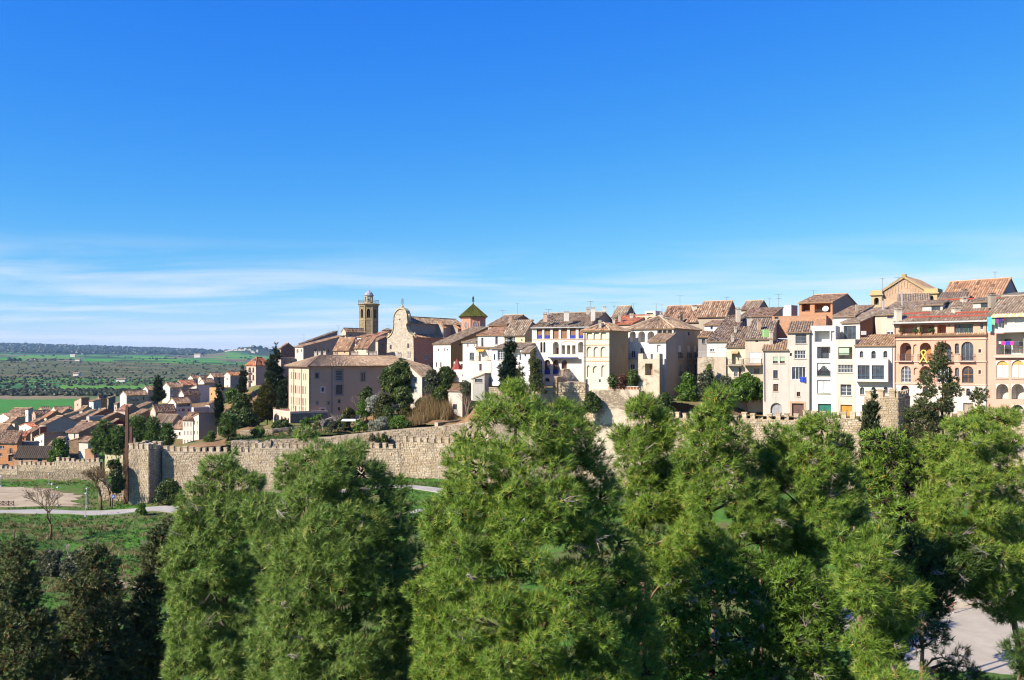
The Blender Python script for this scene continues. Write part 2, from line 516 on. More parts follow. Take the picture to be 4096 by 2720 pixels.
def opening(face, root, spec, zb, zt, wallmat, cuts):
    """register an opening in the wall and build its window or door part"""
    x0, y0, x1, y1, st = spec[:5]
    ex = dict(spec[5]) if len(spec) > 5 else {}
    S = dict(STY[st]); S.update(ex)
    a, za = face.st(x0, y1); b, zb_ = face.st(x1, y0)
    c, zc = face.st(x1, y1)
    s0, s1 = min(a, b), max(a, b)
    z0, z1 = (za + zc) / 2, zb_
    s0 = max(s0, 0.12); s1 = min(s1, face.L - 0.12)
    z1 = min(z1, zt - 0.05); z0 = max(z0, zb + 0.05)
    if s1 - s0 < 0.08 or z1 - z0 < 0.08:
        return
    w, h = s1 - s0, z1 - z0
    r = S['r']; arch = S.get('arch', 0)
    ah = min(w / 2, h * 0.6) if arch else 0
    cuts.append((s0, s1, z0, z1, r, ah, 1 if S.get('fill') == 'wall' or S.get('log') else 0, S.get('backcol')))
    fill = S.get('fill')
    if S.get('log'):
        if S.get('inner'):
            q0, q1, top = S['inner'][:3]
            mb = MB(); face.box(mb, s0 + w * q0, s0 + w * q1, z0 + 0.02, z0 + h * top, -r + 0.004, -r + 0.05)
            d = mb.build('door', glassm() if S['inner'][3] is None else plain('door_paint', S['inner'][3]), root)
    elif fill == 'wall':
        pass
    elif fill is not None:
        nm = 'door' if st == 'door' else 'shutter'
        n = S.get('leaf', 3)
        mb = MB()
        for k in range(n):
            face.box(mb, s0 + w * k / n + 0.008, s0 + w * (k + 1) / n - 0.008, z0 + 0.01, z1 - 0.01, -r - 0.06, -r + 0.0)
        d = mb.build(nm, plain('painted_wood', fill, 0.75), root)
        if st == 'door':
            mb = MB(); face.box(mb, s0 + w * 0.46, s0 + w * 0.54, z0 + h * 0.45, z0 + h * 0.52, -r, -r + 0.05)
            mb.build('handle', plain('iron', (0.08, 0.08, 0.08), 0.5), d)
    else:
        fr = S.get('fr')
        pane = MB(); pane.quad(face.pt(s0, z0, -r), face.pt(s1, z0, -r), face.pt(s1, z1, -r), face.pt(s0, z1, -r))
        if fr is None:
            pane.build('window', glassm(), root)
        else:
            mb = MB(); t = 0.07 if w > 0.7 else 0.05; nx, ny = S.get('nx', 1), S.get('ny', 1)
            o0, o1 = -r + 0.01, -r + 0.07
            face.box(mb, s0, s0 + t, z0, z1, o0, o1); face.box(mb, s1 - t, s1, z0, z1, o0, o1)
            face.box(mb, s0 + t, s1 - t, z0, z0 + t, o0, o1); face.box(mb, s0 + t, s1 - t, z1 - t, z1, o0, o1)
            for k in range(1, nx):
                q = s0 + w * k / nx; face.box(mb, q - t * 0.5, q + t * 0.5, z0 + t, z1 - t, o0, o1 - 0.01)
            for k in range(1, ny):
                q = z0 + h * k / ny; face.box(mb, s0 + t, s1 - t, q - t * 0.35, q + t * 0.35, o0, o1 - 0.02)
            wd = mb.build('window', plain('window_frame', fr, 0.6), root)
            pane.build('pane', glassm(), wd)
            if S.get('blind'):
                mb = MB(); face.box(mb, s0 + 0.02, s1 - 0.02, z0 + h * S.get('bh', 0.5), z1, o1 + 0.005, o1 + 0.045)
                mb.build('blind', plain('blind', S['blind'], 0.7), wd)
            if S.get('curt'):
                mb = MB()
                for sg in (0, 1):
                    for k in range(5):
                        q = k / 5 * 0.48; q2 = (k + 1) / 5 * 0.48
                        lo = z0 + h * (0.25 + 0.5 * (k + 1) / 5 if S['curt'] == 2 else 0.05)
                        aa, bb = (s0 + w * q, s0 + w * q2) if sg == 0 else (s1 - w * q2, s1 - w * q)
                        face.box(mb, aa, bb, lo, z1 - 0.06, o1 + 0.004 + 0.02 * (k % 2), o1 + 0.02 + 0.02 * (k % 2))
                mb.build('curtain', plain('curtain', (0.78, 0.77, 0.73), 0.9), wd)
    if S.get('panel'):
        mb = MB(); face.box(mb, s0 + 0.02, s1 - 0.02, z0, z0 + h * S.get('ph', 0.33), -0.16, -0.08)
        mb.build('panel', plain('blue_panel', S['panel'], 0.6), root)
    if S.get('sur'):
        t = S.get('sw', 0.18); mb = MB()
        face.box(mb, s0 - t, s0 - 0.003, z0 - t, z1 + t, -0.05, 0.035); face.box(mb, s1 + 0.003, s1 + t, z0 - t, z1 + t, -0.05, 0.035)
        face.box(mb, s0 - 0.003, s1 + 0.003, z1 + 0.003, z1 + t, -0.05, 0.032); face.box(mb, s0 - 0.003, s1 + 0.003, z0 - t, z0 - 0.003, -0.05, 0.032)
        mb.build('surround', plaster(S['sur'], 0.3), root)
    elif S.get('sill', 1) and not S.get('log') and fill is None and w > 0.5:
        mb = MB(); face.box(mb, s0 - 0.08, s1 + 0.08, z0 - 0.10, z0 - 0.003, -0.05, 0.09)
        mb.build('sill', plaster((0.60, 0.52, 0.42), 0.3), root)
    if S.get('rail'):
        railing(face, root, s0 + 0.02, s1 - 0.02, z0, z0 + min(1.0, h * 0.5), 0.05 if not S.get('log') else -0.08)
    if S.get('balc'):
        e = S.get('be', 0.25); dp = S['balc']
        mb = MB(); face.box(mb, s0 - e, s1 + e, z0 - 0.16, z0 - 0.01, -0.05, dp)
        bo = mb.build('balcony', plaster((0.62, 0.50, 0.40), 0.5), root)
        railing(face, bo, s0 - e + 0.04, s1 + e - 0.04, z0 - 0.01, z0 + 0.95, dp - 0.06, sides=True)

def railing(face, root, s0, s1, z0, z1, out, sides=False, col=(0.06, 0.06, 0.065)):
    mb = MB(); t = 0.035
    face.box(mb, s0, s1, z1 - t, z1, out - t, out + t * .3); face.box(mb, s0, s1, z0 + 0.06, z0 + 0.06 + t, out - t, out + t * .3)
    n = max(2, int((s1 - s0) / 0.16))
    for k in range(n + 1):
        q = s0 + (s1 - s0) * k / n
        face.box(mb, q - 0.011, q + 0.011, z0 + 0.08, z1 - t, out - 0.03, out - 0.008)
    if sides:
        for q in (s0, s1):
            face.box(mb, q - 0.012, q + 0.012, z1 - t, z1, 0.01, out - t)
            m = max(2, int(out / 0.2))
            for k in range(1, m):
                face.box(mb, q - 0.01, q + 0.01, z0, z1 - t, out * k / m - 0.01, out * k / m + 0.01)
    return mb.build('railing', plain('iron', col, 0.5), root)

def wall_face(mb, face, zb, zt, cuts, m=0, split=None):
    ss = sorted({0.0, face.L, *[c[0] for c in cuts], *[c[1] for c in cuts]})
    zs = sorted({zb, zt, *([split[0]] if split else []), *[c[2] for c in cuts], *[c[3] for c in cuts]})
    for i in range(len(ss) - 1):
        a, b = ss[i], ss[i + 1]
        if b - a < 1e-5: continue
        run = None
        for j in range(len(zs) - 1):
            c, d = zs[j], zs[j + 1]
            mid = ((a + b) / 2, (c + d) / 2)
            inside = any(k[0] < mid[0] < k[1] and k[2] < mid[1] < k[3] for k in cuts)
            if inside:
                if run is not None:
                    mb.quad(face.pt(a, run), face.pt(b, run), face.pt(b, c), face.pt(a, c), split[1] if split and c <= split[0] + 1e-6 else m); run = None
            else:
                if split and run is not None and abs(c - split[0]) < 1e-6:
                    mb.quad(face.pt(a, run), face.pt(b, run), face.pt(b, c), face.pt(a, c), split[1]); run = None
                if run is None: run = c
        if run is not None:
            mb.quad(face.pt(a, run), face.pt(b, run), face.pt(b, zs[-1]), face.pt(a, zs[-1]), m)
    for (s0, s1, z0, z1, r, ah, back, bc) in cuts:
        zz = z1 - ah
        mb.quad(face.pt(s0, z0), face.pt(s0, zz), face.pt(s0, zz, -r), face.pt(s0, z0, -r), m)
        mb.quad(face.pt(s1, z0), face.pt(s1, z0, -r), face.pt(s1, zz, -r), face.pt(s1, zz), m)
        mb.quad(face.pt(s0, z0), face.pt(s0, z0, -r), face.pt(s1, z0, -r), face.pt(s1, z0), m)
        if ah <= 0:
            mb.quad(face.pt(s0, z1), face.pt(s1, z1), face.pt(s1, z1, -r), face.pt(s0, z1, -r), m)
        else:
            sm = (s0 + s1) / 2; hw = (s1 - s0) / 2; N = 8
            arc = [(sm - hw * math.cos(math.pi * k / N), zz + ah * math.sin(math.pi * k / N)) for k in range(N + 1)]
            for k in range(N):
                (a, c), (b, d) = arc[k], arc[k + 1]
                mb.quad(face.pt(a, c), face.pt(b, d), face.pt(b, z1), face.pt(a, z1), m)
                mb.quad(face.pt(a, c), face.pt(a, c, -r), face.pt(b, d, -r), face.pt(b, d), m)
        if back:
            mb.quad(face.pt(s0, z0, -r), face.pt(s1, z0, -r), face.pt(s1, z1, -r), face.pt(s0, z1, -r), m if bc is None else bc)

def tiles(mb, e0, e1, r1, r0, w=0.27, l=0.45, m=0, messy=1.0):
    """barrel tiles laid from the eave e0-e1 up to the ridge r0-r1"""
    e0, e1, r0, r1 = (Vector(p) for p in (e0, e1, r0, r1))
    ne = max(1, int(round(max((e1 - e0).length, (r1 - r0).length) / w)))
    sl = max((r0 - e0).length, (r1 - e1).length)
    nr = max(1, int(round(sl / l)))
    nrm = (e1 - e0).cross(r0 - e0)
    if nrm.length < 1e-6: nrm = (e1 - e0).cross(r1 - e1)
    nrm.normalize()
    if nrm.z < 0: nrm = -nrm
    mb.quad(e0, e1, r1, r0, m, 0.05)
    th = 0.16
    for a, b in ((e0, e1), (e1, r1), (r1, r0), (r0, e0)):
        if (b - a).length > 0.05:
            mb.quad(a - nrm * th, b - nrm * th, b + nrm * 0.0, a + nrm * 0.0, m, 0.45)
    mb.quad(r0 - nrm * th, r1 - nrm * th, e1 - nrm * th, e0 - nrm * th, m, 0.5)
    V = []; F = []; R = []
    seedrow = random.random()
    for i in range(ne):
        a0 = e0.lerp(e1, i / ne); a1 = e0.lerp(e1, (i + 1) / ne)
        b0 = r0.lerp(r1, i / ne); b1 = r0.lerp(r1, (i + 1) / ne)
        cl = (b0 - a0).length
        n = max(1, int(round(cl / l))) if cl > 0.1 else 0
        for j in range(n):
            t0, t1 = j / n, (j + 1.0) / n
            p0 = a0.lerp(b0, t0); p1 = a1.lerp(b1, t0); q0 = a0.lerp(b0, t1); q1 = a1.lerp(b1, t1)
            h0 = 0.105 + rr(-.02, .02) * messy; h1 = 0.075 + rr(-.02, .02) * messy
            sft = (p1 - p0) * (rr(-.07, .07) * messy)
            k = len(V)
            for (u, v_, h) in ((p0, p1, h0), (q0, q1, h1)):
                V.append(u.lerp(v_, 0.08) + nrm * 0.005 + sft); V.append(u.lerp(v_, 0.30) + nrm * h + sft)
                V.append(u.lerp(v_, 0.62) + nrm * h + sft); V.append(u.lerp(v_, 0.84) + nrm * 0.005 + sft)
            F += [(k, k + 1, k + 5, k + 4), (k + 1, k + 2, k + 6, k + 5), (k + 2, k + 3, k + 7, k + 6), (k, k + 3, k + 2, k + 1)]
            R += [min(1, max(0, random.gauss(0.5, 0.21 * messy)))] * 4
    n0 = len(mb.v)
    mb.v.extend((p.x, p.y, p.z) for p in V)
    for f, r in zip(F, R):
        mb.f.append(tuple(i + n0 for i in f)); mb.m.append(m); mb.r.append(r)

def ridge_cap(mb, a, b, m=0, rad=0.13, r=0.9):
    mb.tube([a, b], rad, 6, m, r)

def roof_on(root, PL, PC, PR, PB, zE, kind, rise, mat, o=0.35, ts=0.27, messy=1.0, wallmb=None, mA=0, mB=1, cap=0.8):
    """plan corners: left front, near corner, right back, far back; returns roof part"""
    v3 = lambda p, z: Vector((p.x, p.y, z))
    u = (PC - PL).normalized(); v = (PR - PC).normalized()
    wA = (PC - PL).length; wB = (PR - PC).length
    mb = MB(); tl = ts * 1.7
    T = lambda *a: tiles(mb, *a, w=ts, l=tl, messy=messy)
    if kind == 'gA':
        s = rise / (wB / 2); dz = s * o
        mL = (PL + PB) / 2; mR = (PC + PR) / 2
        T(v3(PL - u * .15 - v * o, zE - dz), v3(PC + u * .15 - v * o, zE - dz), v3(mR + u * .15, zE + rise), v3(mL - u * .15, zE + rise))
        T(v3(PR + u * .15 + v * o, zE - dz), v3(PB - u * .15 + v * o, zE - dz), v3(mL - u * .15, zE + rise), v3(mR + u * .15, zE + rise))
        ridge_cap(mb, v3(mL - u * .15, zE + rise + .05), v3(mR + u * .15, zE + rise + .05), r=cap)
        wallmb.poly([v3(PC, zE), v3(PR, zE), v3(mR, zE + rise - .1)], mB); wallmb.poly([v3(PB, zE), v3(PL, zE), v3(mL, zE + rise - .1)], mB)
    elif kind == 'gB':
        s = rise / (wA / 2); dz = s * o
        mF = (PL + PC) / 2; mK = (PR + PB) / 2
        T(v3(PC + u * o - v * .15, zE - dz), v3(PR + u * o + v * .15, zE - dz), v3(mK + v * .15, zE + rise), v3(mF - v * .15, zE + rise))
        T(v3(PB - u * o + v * .15, zE - dz), v3(PL - u * o - v * .15, zE - dz), v3(mF - v * .15, zE + rise), v3(mK + v * .15, zE + rise))
        ridge_cap(mb, v3(mF - v * .15, zE + rise + .05), v3(mK + v * .15, zE + rise + .05), r=cap)
        wallmb.poly([v3(PL, zE), v3(PC, zE), v3(mF, zE + rise - .1)], mA); wallmb.poly([v3(PR, zE), v3(PB, zE), v3(mK, zE + rise - .1)], mB)
    elif kind in ('sA', 'sD'):
        lo, hi = (0, rise) if kind == 'sA' else (rise, 0)
        s = (hi - lo) / wB
        T(v3(PL - u * .15 - v * o, zE + lo - s * o), v3(PC + u * .15 - v * o, zE + lo - s * o), v3(PR + u * .15 + v * .2, zE + hi + s * .2), v3(PB - u * .15 + v * .2, zE + hi + s * .2))
        if kind == 'sA':
            wallmb.poly([v3(PC, zE), v3(PR, zE), v3(PR, zE + rise - .12)], mB); wallmb.poly([v3(PB, zE), v3(PL, zE), v3(PB, zE + rise - .12)], mB)
            wallmb.quad(v3(PR, zE), v3(PB, zE), v3(PB, zE + rise - .1), v3(PR, zE + rise - .1), mB)
        else:
            wallmb.poly([v3(PC, zE), v3(PR, zE), v3(PC, zE + rise - .12)], mB); wallmb.poly([v3(PB, zE), v3(PL, zE), v3(PL, zE + rise - .12)], mB)
            wallmb.quad(v3(PL, zE), v3(PC, zE), v3(PC, zE + rise - .1), v3(PL, zE + rise - .1), mA)
    elif kind in ('sB', 'sC'):
        # sB: low on the B side, rises to the left; sC: low on the left, rises to B
        s = rise / wA
        if kind == 'sB':
            T(v3(PC + u * o - v * .15, zE - s * o), v3(PR + u * o + v * .15, zE - s * o), v3(PB - u * .15 + v * .15, zE + rise), v3(PL - u * .15 - v * .15, zE + rise))
            wallmb.poly([v3(PL, zE), v3(PC, zE), v3(PL, zE + rise - .12)], mA); wallmb.poly([v3(PR, zE), v3(PB, zE), v3(PB, zE + rise - .12)], mB)
            wallmb.quad(v3(PB, zE), v3(PL, zE), v3(PL, zE + rise - .1), v3(PB, zE + rise - .1), mA)
        else:
            T(v3(PB - u * o + v * .15, zE - s * o), v3(PL - u * o - v * .15, zE - s * o), v3(PC + u * .15 - v * .15, zE + rise), v3(PR + u * .15 + v * .15, zE + rise))
            wallmb.poly([v3(PL, zE), v3(PC, zE), v3(PC, zE + rise - .12)], mA); wallmb.poly([v3(PR, zE), v3(PB, zE), v3(PR, zE + rise - .12)], mB)
            wallmb.quad(v3(PC, zE), v3(PR, zE), v3(PR, zE + rise - .1), v3(PC, zE + rise - .1), mB)
    elif kind == 'hip':
        m = min(wA, wB) / 2; s = rise / m; dz = s * o
        c = (PL + PR) / 2
        if wA >= wB: R0 = c - u * (wA / 2 - m); R1 = c + u * (wA / 2 - m)
        else: R0 = c - v * (wB / 2 - m); R1 = c + v * (wB / 2 - m)
        L_, C_, R_, B_ = PL - u * o - v * o, PC + u * o - v * o, PR + u * o + v * o, PB - u * o + v * o
        zl, zr = zE - dz, zE + rise
        if wA >= wB:
            T(v3(L_, zl), v3(C_, zl), v3(R1, zr), v3(R0, zr)); T(v3(C_, zl), v3(R_, zl), v3(R1, zr), v3(R1, zr))
            T(v3(R_, zl), v3(B_, zl), v3(R0, zr), v3(R1, zr)); T(v3(B_, zl), v3(L_, zl), v3(R0, zr), v3(R0, zr))
            hips = ((L_, R0), (C_, R1), (R_, R1), (B_, R0))
        else:
            T(v3(L_, zl), v3(C_, zl), v3(R0, zr), v3(R0, zr)); T(v3(C_, zl), v3(R_, zl), v3(R1, zr), v3(R0, zr))
            T(v3(R_, zl), v3(B_, zl), v3(R1, zr), v3(R1, zr)); T(v3(B_, zl), v3(L_, zl), v3(R0, zr), v3(R1, zr))
            hips = ((L_, R0), (C_, R0), (R_, R1), (B_, R1))
        for a, b in hips: ridge_cap(mb, v3(a, zl + .06), v3(b, zr + .06), r=cap)
        if (R1 - R0).length > .2: ridge_cap(mb, v3(R0, zr + .06), v3(R1, zr + .06), r=cap)
    else:   # flat terrace with a parapet
        ph = rise
        for a, b in ((PL, PC), (PC, PR), (PR, PB), (PB, PL)):
            d = (b - a).normalized(); n = Vector((-d.y, d.x))
            q = [a - d * .02, b + d * .02, b + d * .02 + n * .22, a - d * .02 + n * .22]
            mb.prism([v3(p, zE - .02) for p in q], zE + ph)
        mb.quad(v3(PL, zE), v3(PC, zE), v3(PR, zE), v3(PB, zE))
    return mb.build('roof', mat, root)

def house(label, x0, Y0, x1, Y1, yE, yB, x2=None, b=8.0, roof='gA', rise=1.6, cA=WHITE, cB=None, tint=(1, 1, 1), wins=(), winsB=(), name='house', cat='house',
          group=None, sink=2.0, o=0.35, messy=1.0, matA=None, matB=None, roofmat=None, chim=(), ts=None, dirt=0.5, mats=None, cap=0.8, low=None):
    """x0..x1: pixel columns of the front (face A) at depths Y0, Y1; x2 or b: how far the side (face B) reaches back"""
    PL = Vector(((x0 - CX) * Y0 / K, Y0)); PC = Vector(((x1 - CX) * Y1 / K, Y1))
    d = (PC - PL); wA = d.length; u = d / wA
    v = Vector((-u.y, u.x))                       # into the block
    if x2 is not None:
        tx = (x2 - CX) / K
        b = (tx * PC.y - PC.x) / (v.x - tx * v.y)
        b = max(2.0, min(60.0, b))
    PR = PC + v * b; PB = PL + v * b
    zE = ZP(yE, Y1); zB = ZP(yB, Y1) - sink
    root = thing(name, (PC.x, PC.y, zB), label, cat, group)
    A = Face(PL, u, -v, wA); B = Face(PC, v, u, b)
    mA = matA or plaster(cA, dirt); mBm = matB or plaster(cB or cA, dirt)  # cB is often a darker cA: the side's shade put into its colour
    cutsA, cutsB = [], []
    for w in wins: opening(A, root, w, zB, zE, mA, cutsA)
    for w in winsB: opening(B, root, w, zB, zE, mBm, cutsB)
    mb = MB()
    if low: mats = [plaster(low[1], dirt)]
    wall_face(mb, A, zB, zE, cutsA, 0, (ZP(low[0], Y1), 2) if low else None); wall_face(mb, B, zB, zE, cutsB, 1)
    C = Face(PR, -u, v, wA); D = Face(PB, -v, -u, b)
    wall_face(mb, C, zB, zE, [], 1); wall_face(mb, D, zB, zE, [], 0)
    if ts is None: ts = 0.36 if Y1 < 150 else (0.42 if Y1 < 215 else 0.52)
    rm = roofmat or (tilem(tint) if roof != 'flat' else mA)
    r = roof_on(root, PL, PC, PR, PB, zE, roof, rise, rm, o=o, ts=ts, messy=messy, wallmb=mb, cap=cap)
    w = mb.build('wall', [mA, mBm] + list(mats or []), root)
    for c in chim: chimney(r, *c)
    root['_A'] = 0
    HS[label] = (root, A, B, r)
    return root, A, B, r
HS = {}
def chimney(roof, px, yt, yb, Y, w=0.6, col=BEIGE, cap=True):
    c = P(px, yb, Y); zt = ZP(yt, Y)
    mb = MB(); h = w / 2
    mb.box(c.x - h, c.y - h, c.z - 0.6, c.x + h, c.y + h, zt - (0.12 if cap else 0))
    if cap:
        mb.box(c.x - h - .07, c.y - h - .07, zt - .12, c.x + h + .07, c.y + h + .07, zt - .04)
        for sx in (-1, 1):
            for sy in (-1, 1): mb.box(c.x + sx * h * .7 - .06, c.y + sy * h * .7 - .06, zt - .04, c.x + sx * h * .7 + .06, c.y + sy * h * .7 + .06, zt + .16)
        mb.box(c.x - h - .05, c.y - h - .05, zt + .16, c.x + h + .05, c.y + h + .05, zt + .22)
    return mb.build('chimney', plaster(col, 0.6), roof)
def antenna(label, px, yt, yb, Y, kind=0):
    b = P(px, yb, Y); zt = ZP(yt, Y); b.z -= 0.5
    root = thing('roof_antenna', b, label, 'antenna', 'antennas on the roofs')
    m = plain('aluminium', (0.45, 0.46, 0.48), 0.35, 0.6)
    mb = MB(); mb.tube([b, (b.x, b.y, zt)], 0.035, 5); mb.build('mast', m, root)
    L = 1.5 if kind != 2 else .9; a = rr(-.7, .7); d = Vector((math.cos(a), math.sin(a), 0)); n = Vector((-d.y, d.x, 0))
    mb = MB(); c = Vector((b.x, b.y, zt - .05)); mb.bar(c - d * L * .5, c + d * L * .5, .03)
    for k in range(7 if kind != 2 else 4):
        q = c + d * (L * (k / (6 if kind != 2 else 3) - .5)); e = .38 - .03 * k
        mb.bar(q - n * e + Vector((0, 0, .035)), q + n * e + Vector((0, 0, .035)), .02)
    mb.build('aerial', m, root)
    if kind == 1:
        mb = MB(); c = Vector((b.x, b.y, zt - .9)); mb.bar(c - n * .6, c + n * .6, .03)
        for k in range(5): q = c + n * (.3 * (k - 2)); mb.bar(q - d * .25 + Vector((0, 0, .035)), q + d * .25 + Vector((0, 0, .035)), .02)
        mb.build('aerial', m, root)
    return root
# ------------------------------------------------------------------ ground
def fbm(X, Y, sc_, seed=0, oct_=4):
    """cheap smooth value noise for the terrain"""
    r = np.random.default_rng(seed); out_ = 0; amp = 1.0; tot = 0
    for o in range(oct_):
        ph = r.uniform(0, 6.28, 8); ang = r.uniform(0, 6.28, 4); f = 2 ** o / sc_
        v = 0
        for k in range(4):
            v = v + np.sin((X * np.cos(ang[k]) + Y * np.sin(ang[k])) * f * 6.28 + ph[k] + 1.7 * np.sin((X * np.sin(ang[k]) - Y * np.cos(ang[k])) * f * 4.1 + ph[k + 4]))
        out_ = out_ + amp * v / 4; tot += amp; amp *= 0.55
    return out_ / tot
ROADC = [(-700, 168), (-300, 167), (0, 166.5), (200, 166), (380, 164.5), (520, 165), (640, 166), (800, 165), (1000, 162), (1300, 157), (1640, 150), (2000, 139), (2400, 128), (2900, 116)]
def road_y(X):
    xs = [((p - CX) * y / K) for p, y in ROADC]; ys = [y for p, y in ROADC]
    return np.interp(X, xs, ys)
def hmesh(zf, amp=True):
    def f(X, Y):
        X = np.asarray(X, float); Y = np.asarray(Y, float)
        z = zf(X, Y)
        return z
    return f
def GL(X, Y):
    X = np.asarray(X, float); Y = np.asarray(Y, float)
    z = idw(LOW, X, Y)
    flat = np.clip((np.abs(Y - road_y(X)) - 4.0) / 5.0, 0, 1)
    lot = np.where((Y > 172) & (Y < 203) & (X / Y < -0.46), 0.15, 1.0)
    court = np.where((Y < 78) & (Y > 50) & (X > 20), 0.0, 1.0)
    return z + fbm(X, Y, 9.0, 3) * 0.55 * flat * lot * court + fbm(X, Y, 3.0, 5) * 0.22 * flat * lot * court
def GH(X, Y):
    X = np.asarray(X, float); Y = np.asarray(Y, float)
    return idw(HILL, X, Y) + fbm(X, Y, 8.0, 9) * 0.25
def sheet(name, mat, xs, ys, zf, polar=True, mask=None):
    T, Yg = np.meshgrid(xs, ys)
    Xg = T * Yg if polar else T
    Z = zf(Xg.ravel(), Yg.ravel()).reshape(Xg.shape)
    nx = len(xs); ny = len(ys)
    co = np.stack([Xg, Yg, Z], -1).reshape(-1, 3)
    idx = np.arange(nx * ny).reshape(ny, nx)
    f = np.stack([idx[:-1, :-1], idx[:-1, 1:], idx[1:, 1:], idx[1:, :-1]], -1).reshape(-1, 4)
    if mask is not None:
        c = co[f].mean(1); f = f[mask(c[:, 0], c[:, 1])]
    me = bpy.data.meshes.new(name)
    me.vertices.add(len(co)); me.vertices.foreach_set('co', co.astype(np.float32).ravel())
    me.loops.add(len(f) * 4); me.loops.foreach_set('vertex_index', f.astype(np.int32).ravel())
    me.polygons.add(len(f)); me.polygons.foreach_set('loop_start', np.arange(0, len(f) * 4, 4, dtype=np.int32))
    me.polygons.foreach_set('use_smooth', np.ones(len(f), dtype=bool))
    me.materials.append(mat); me.update(calc_edges=True); me.validate()
    o = bpy.data.objects.new(name, me); COL.objects.link(o); o['kind'] = 'structure'
    return o
def grassm():
    b = NB('meadow'); g = b.geo()
    n1 = b.noise(g, 0.12, 6, 0.65); n2 = b.noise(g, 0.9, 5, 0.7); n3 = b.noise(g, 4, 4, 0.6)
    c = b.ramp(n2, [(0.25, (0.03, 0.075, 0.012)), (0.5, (0.055, 0.145, 0.018)), (0.75, (0.1, 0.19, 0.03))])
    c = b.mix(b.rng(n1, 0.46, 0.62, 0, 0.9), c, (0.1406, 0.111, 0.0518))
    n4 = b.noise(g, 0.35, 6, 0.7, 1.0); c = b.mix(b.rng(n4, 0.52, 0.62, 0, 0.75), c, (0.0777, 0.074, 0.0296))
    c = b.mix(b.rng(n3, 0.5, 0.75, 0, 0.5), c, (0.035, 0.05, 0.012))
    return b.bsdf(c, 0.95, b.bump(n3, 0.8, 0.15), 0.1)
def earthm():
    b = NB('garden_earth'); g = b.geo()
    n1 = b.noise(g, 0.10, 6, 0.6); n2 = b.noise(g, 0.8, 5, 0.7)
    c = b.ramp(n2, [(0.3, (0.148, 0.0851, 0.0407)), (0.6, (0.222, 0.1369, 0.0703)), (0.8, (0.2516, 0.1776, 0.0962))])
    c = b.mix(b.rng(n1, 0.47, 0.6, 0, 0.9), c, (0.10, 0.13, 0.035))
    return b.bsdf(c, 0.95, b.bump(n2, 0.7, 0.2), 0.1)
def dirtm():
    b = NB('packed_dirt'); g = b.geo((0.35, 1, 1))
    n1 = b.noise(g, 0.35, 6, 0.6, 0.6); n2 = b.noise(b.geo(), 1.5, 5, 0.7)
    c = b.ramp(n1, [(0.3, (0.2442, 0.1887, 0.1184)), (0.5, (0.3256, 0.259, 0.1702)), (0.7, (0.3922, 0.333, 0.2294))])
    c = b.mix(b.rng(n2, 0.5, 0.75, 0, 0.4), c, (0.30, 0.25, 0.15))
    return b.bsdf(c, 0.95, b.bump(n2, 0.4, 0.05), 0.1)
def asphaltm(col=(0.42, 0.42, 0.43)):
    col = sc(col, .72)
    b = NB('worn_pavement'); g = b.geo()
    n1 = b.noise(g, 0.5, 6, 0.6); n2 = b.noise(g, 6, 5, 0.7)
    c = b.mix(b.rng(n1, 0.35, 0.7), sc(col, 0.85), sc(col, 1.08))
    c = b.mix(b.rng(n2, 0.4, 0.7, 0, 0.25), c, sc(col, 0.6))
    return b.bsdf(c, 0.9, None, 0.2)
GRASS = grassm()
ground = sheet('ground', GRASS, np.linspace(-1.0, 1.0, 240), np.concatenate([np.linspace(1.5, 60, 60)[:-1], np.linspace(60, 235, 165)[:-1], np.linspace(235, 470, 70)]), GL)
# curtain wall line in plan, used as the edge of the hilltop sheet
WLINE = [(600, 177), (650, 176.8), (930, 177), (1000, 177), (1200, 176.5), (1330, 175), (1600, 171), (1750, 168), (1850, 165), (1985, 158.3), (2220, 153.6), (2400, 152), (2640, 142), (2800, 136), (3050, 130.5), (3450, 123.5), (3700, 119), (4100, 112), (4700, 104)]
WX = np.array([p for p, y in WLINE], float); WYv = np.array([y for p, y in WLINE], float)
def inside_wall(X, Y):
    px = X / Y * K + CX
    return (px > 640) & (Y > np.interp(px, WX, WYv) + 0.3)
hill = sheet('hill_ground', earthm(), np.linspace(-0.42, 0.95, 200), np.concatenate([np.linspace(104, 215, 130)[:-1], np.linspace(215, 420, 60)]), GH, mask=inside_wall)
def ribbon(name, mat, line, half, lift, zf, n=160):
    xs = np.array([((p - CX) * y / K) for p, y in line]); ys = np.array([y for p, y in line])
    t = np.linspace(0, 1, n); k = np.linspace(0, 1, len(xs))
    X = np.interp(t, k, xs); Y = np.interp(t, k, ys)
    w = np.linspace(-half, half, 7)
    XX = np.repeat(X[:, None], 7, 1); YY = Y[:, None] + w[None, :] + 0.25 * np.sin(X[:, None] * 0.5 + w[None, :])
    Z = zf(XX.ravel(), YY.ravel()) + lift
    mb = MB(); mb.v = list(map(tuple, np.stack([XX.ravel(), YY.ravel(), Z], -1)))
    for i in range(n - 1):
        for j in range(6):
            a = i * 7 + j; mb.f.append((a, a + 7, a + 8, a + 1)); mb.m.append(0); mb.r.append(.5)
    for i in range(n - 1):   # edges go down into the ground
        for j in (0, 6):
            a = i * 7 + j; p, q = mb.v[a], mb.v[a + 7]
            mb.quad((p[0], p[1], p[2] - .4), (q[0], q[1], q[2] - .4), q, p, 0, .5)
    o = mb.build(name, mat); o['kind'] = 'structure'; return o
ribbon('road', asphaltm((0.46, 0.43, 0.38)), ROADC, 1.8, 0.14, GL)
ribbon('path', asphaltm((0.50, 0.48, 0.44)), [(1580, 122), (1640, 124), (1700, 125), (1760, 125), (1900, 122), (2100, 116)], 1.3, 0.12, GL, 60)
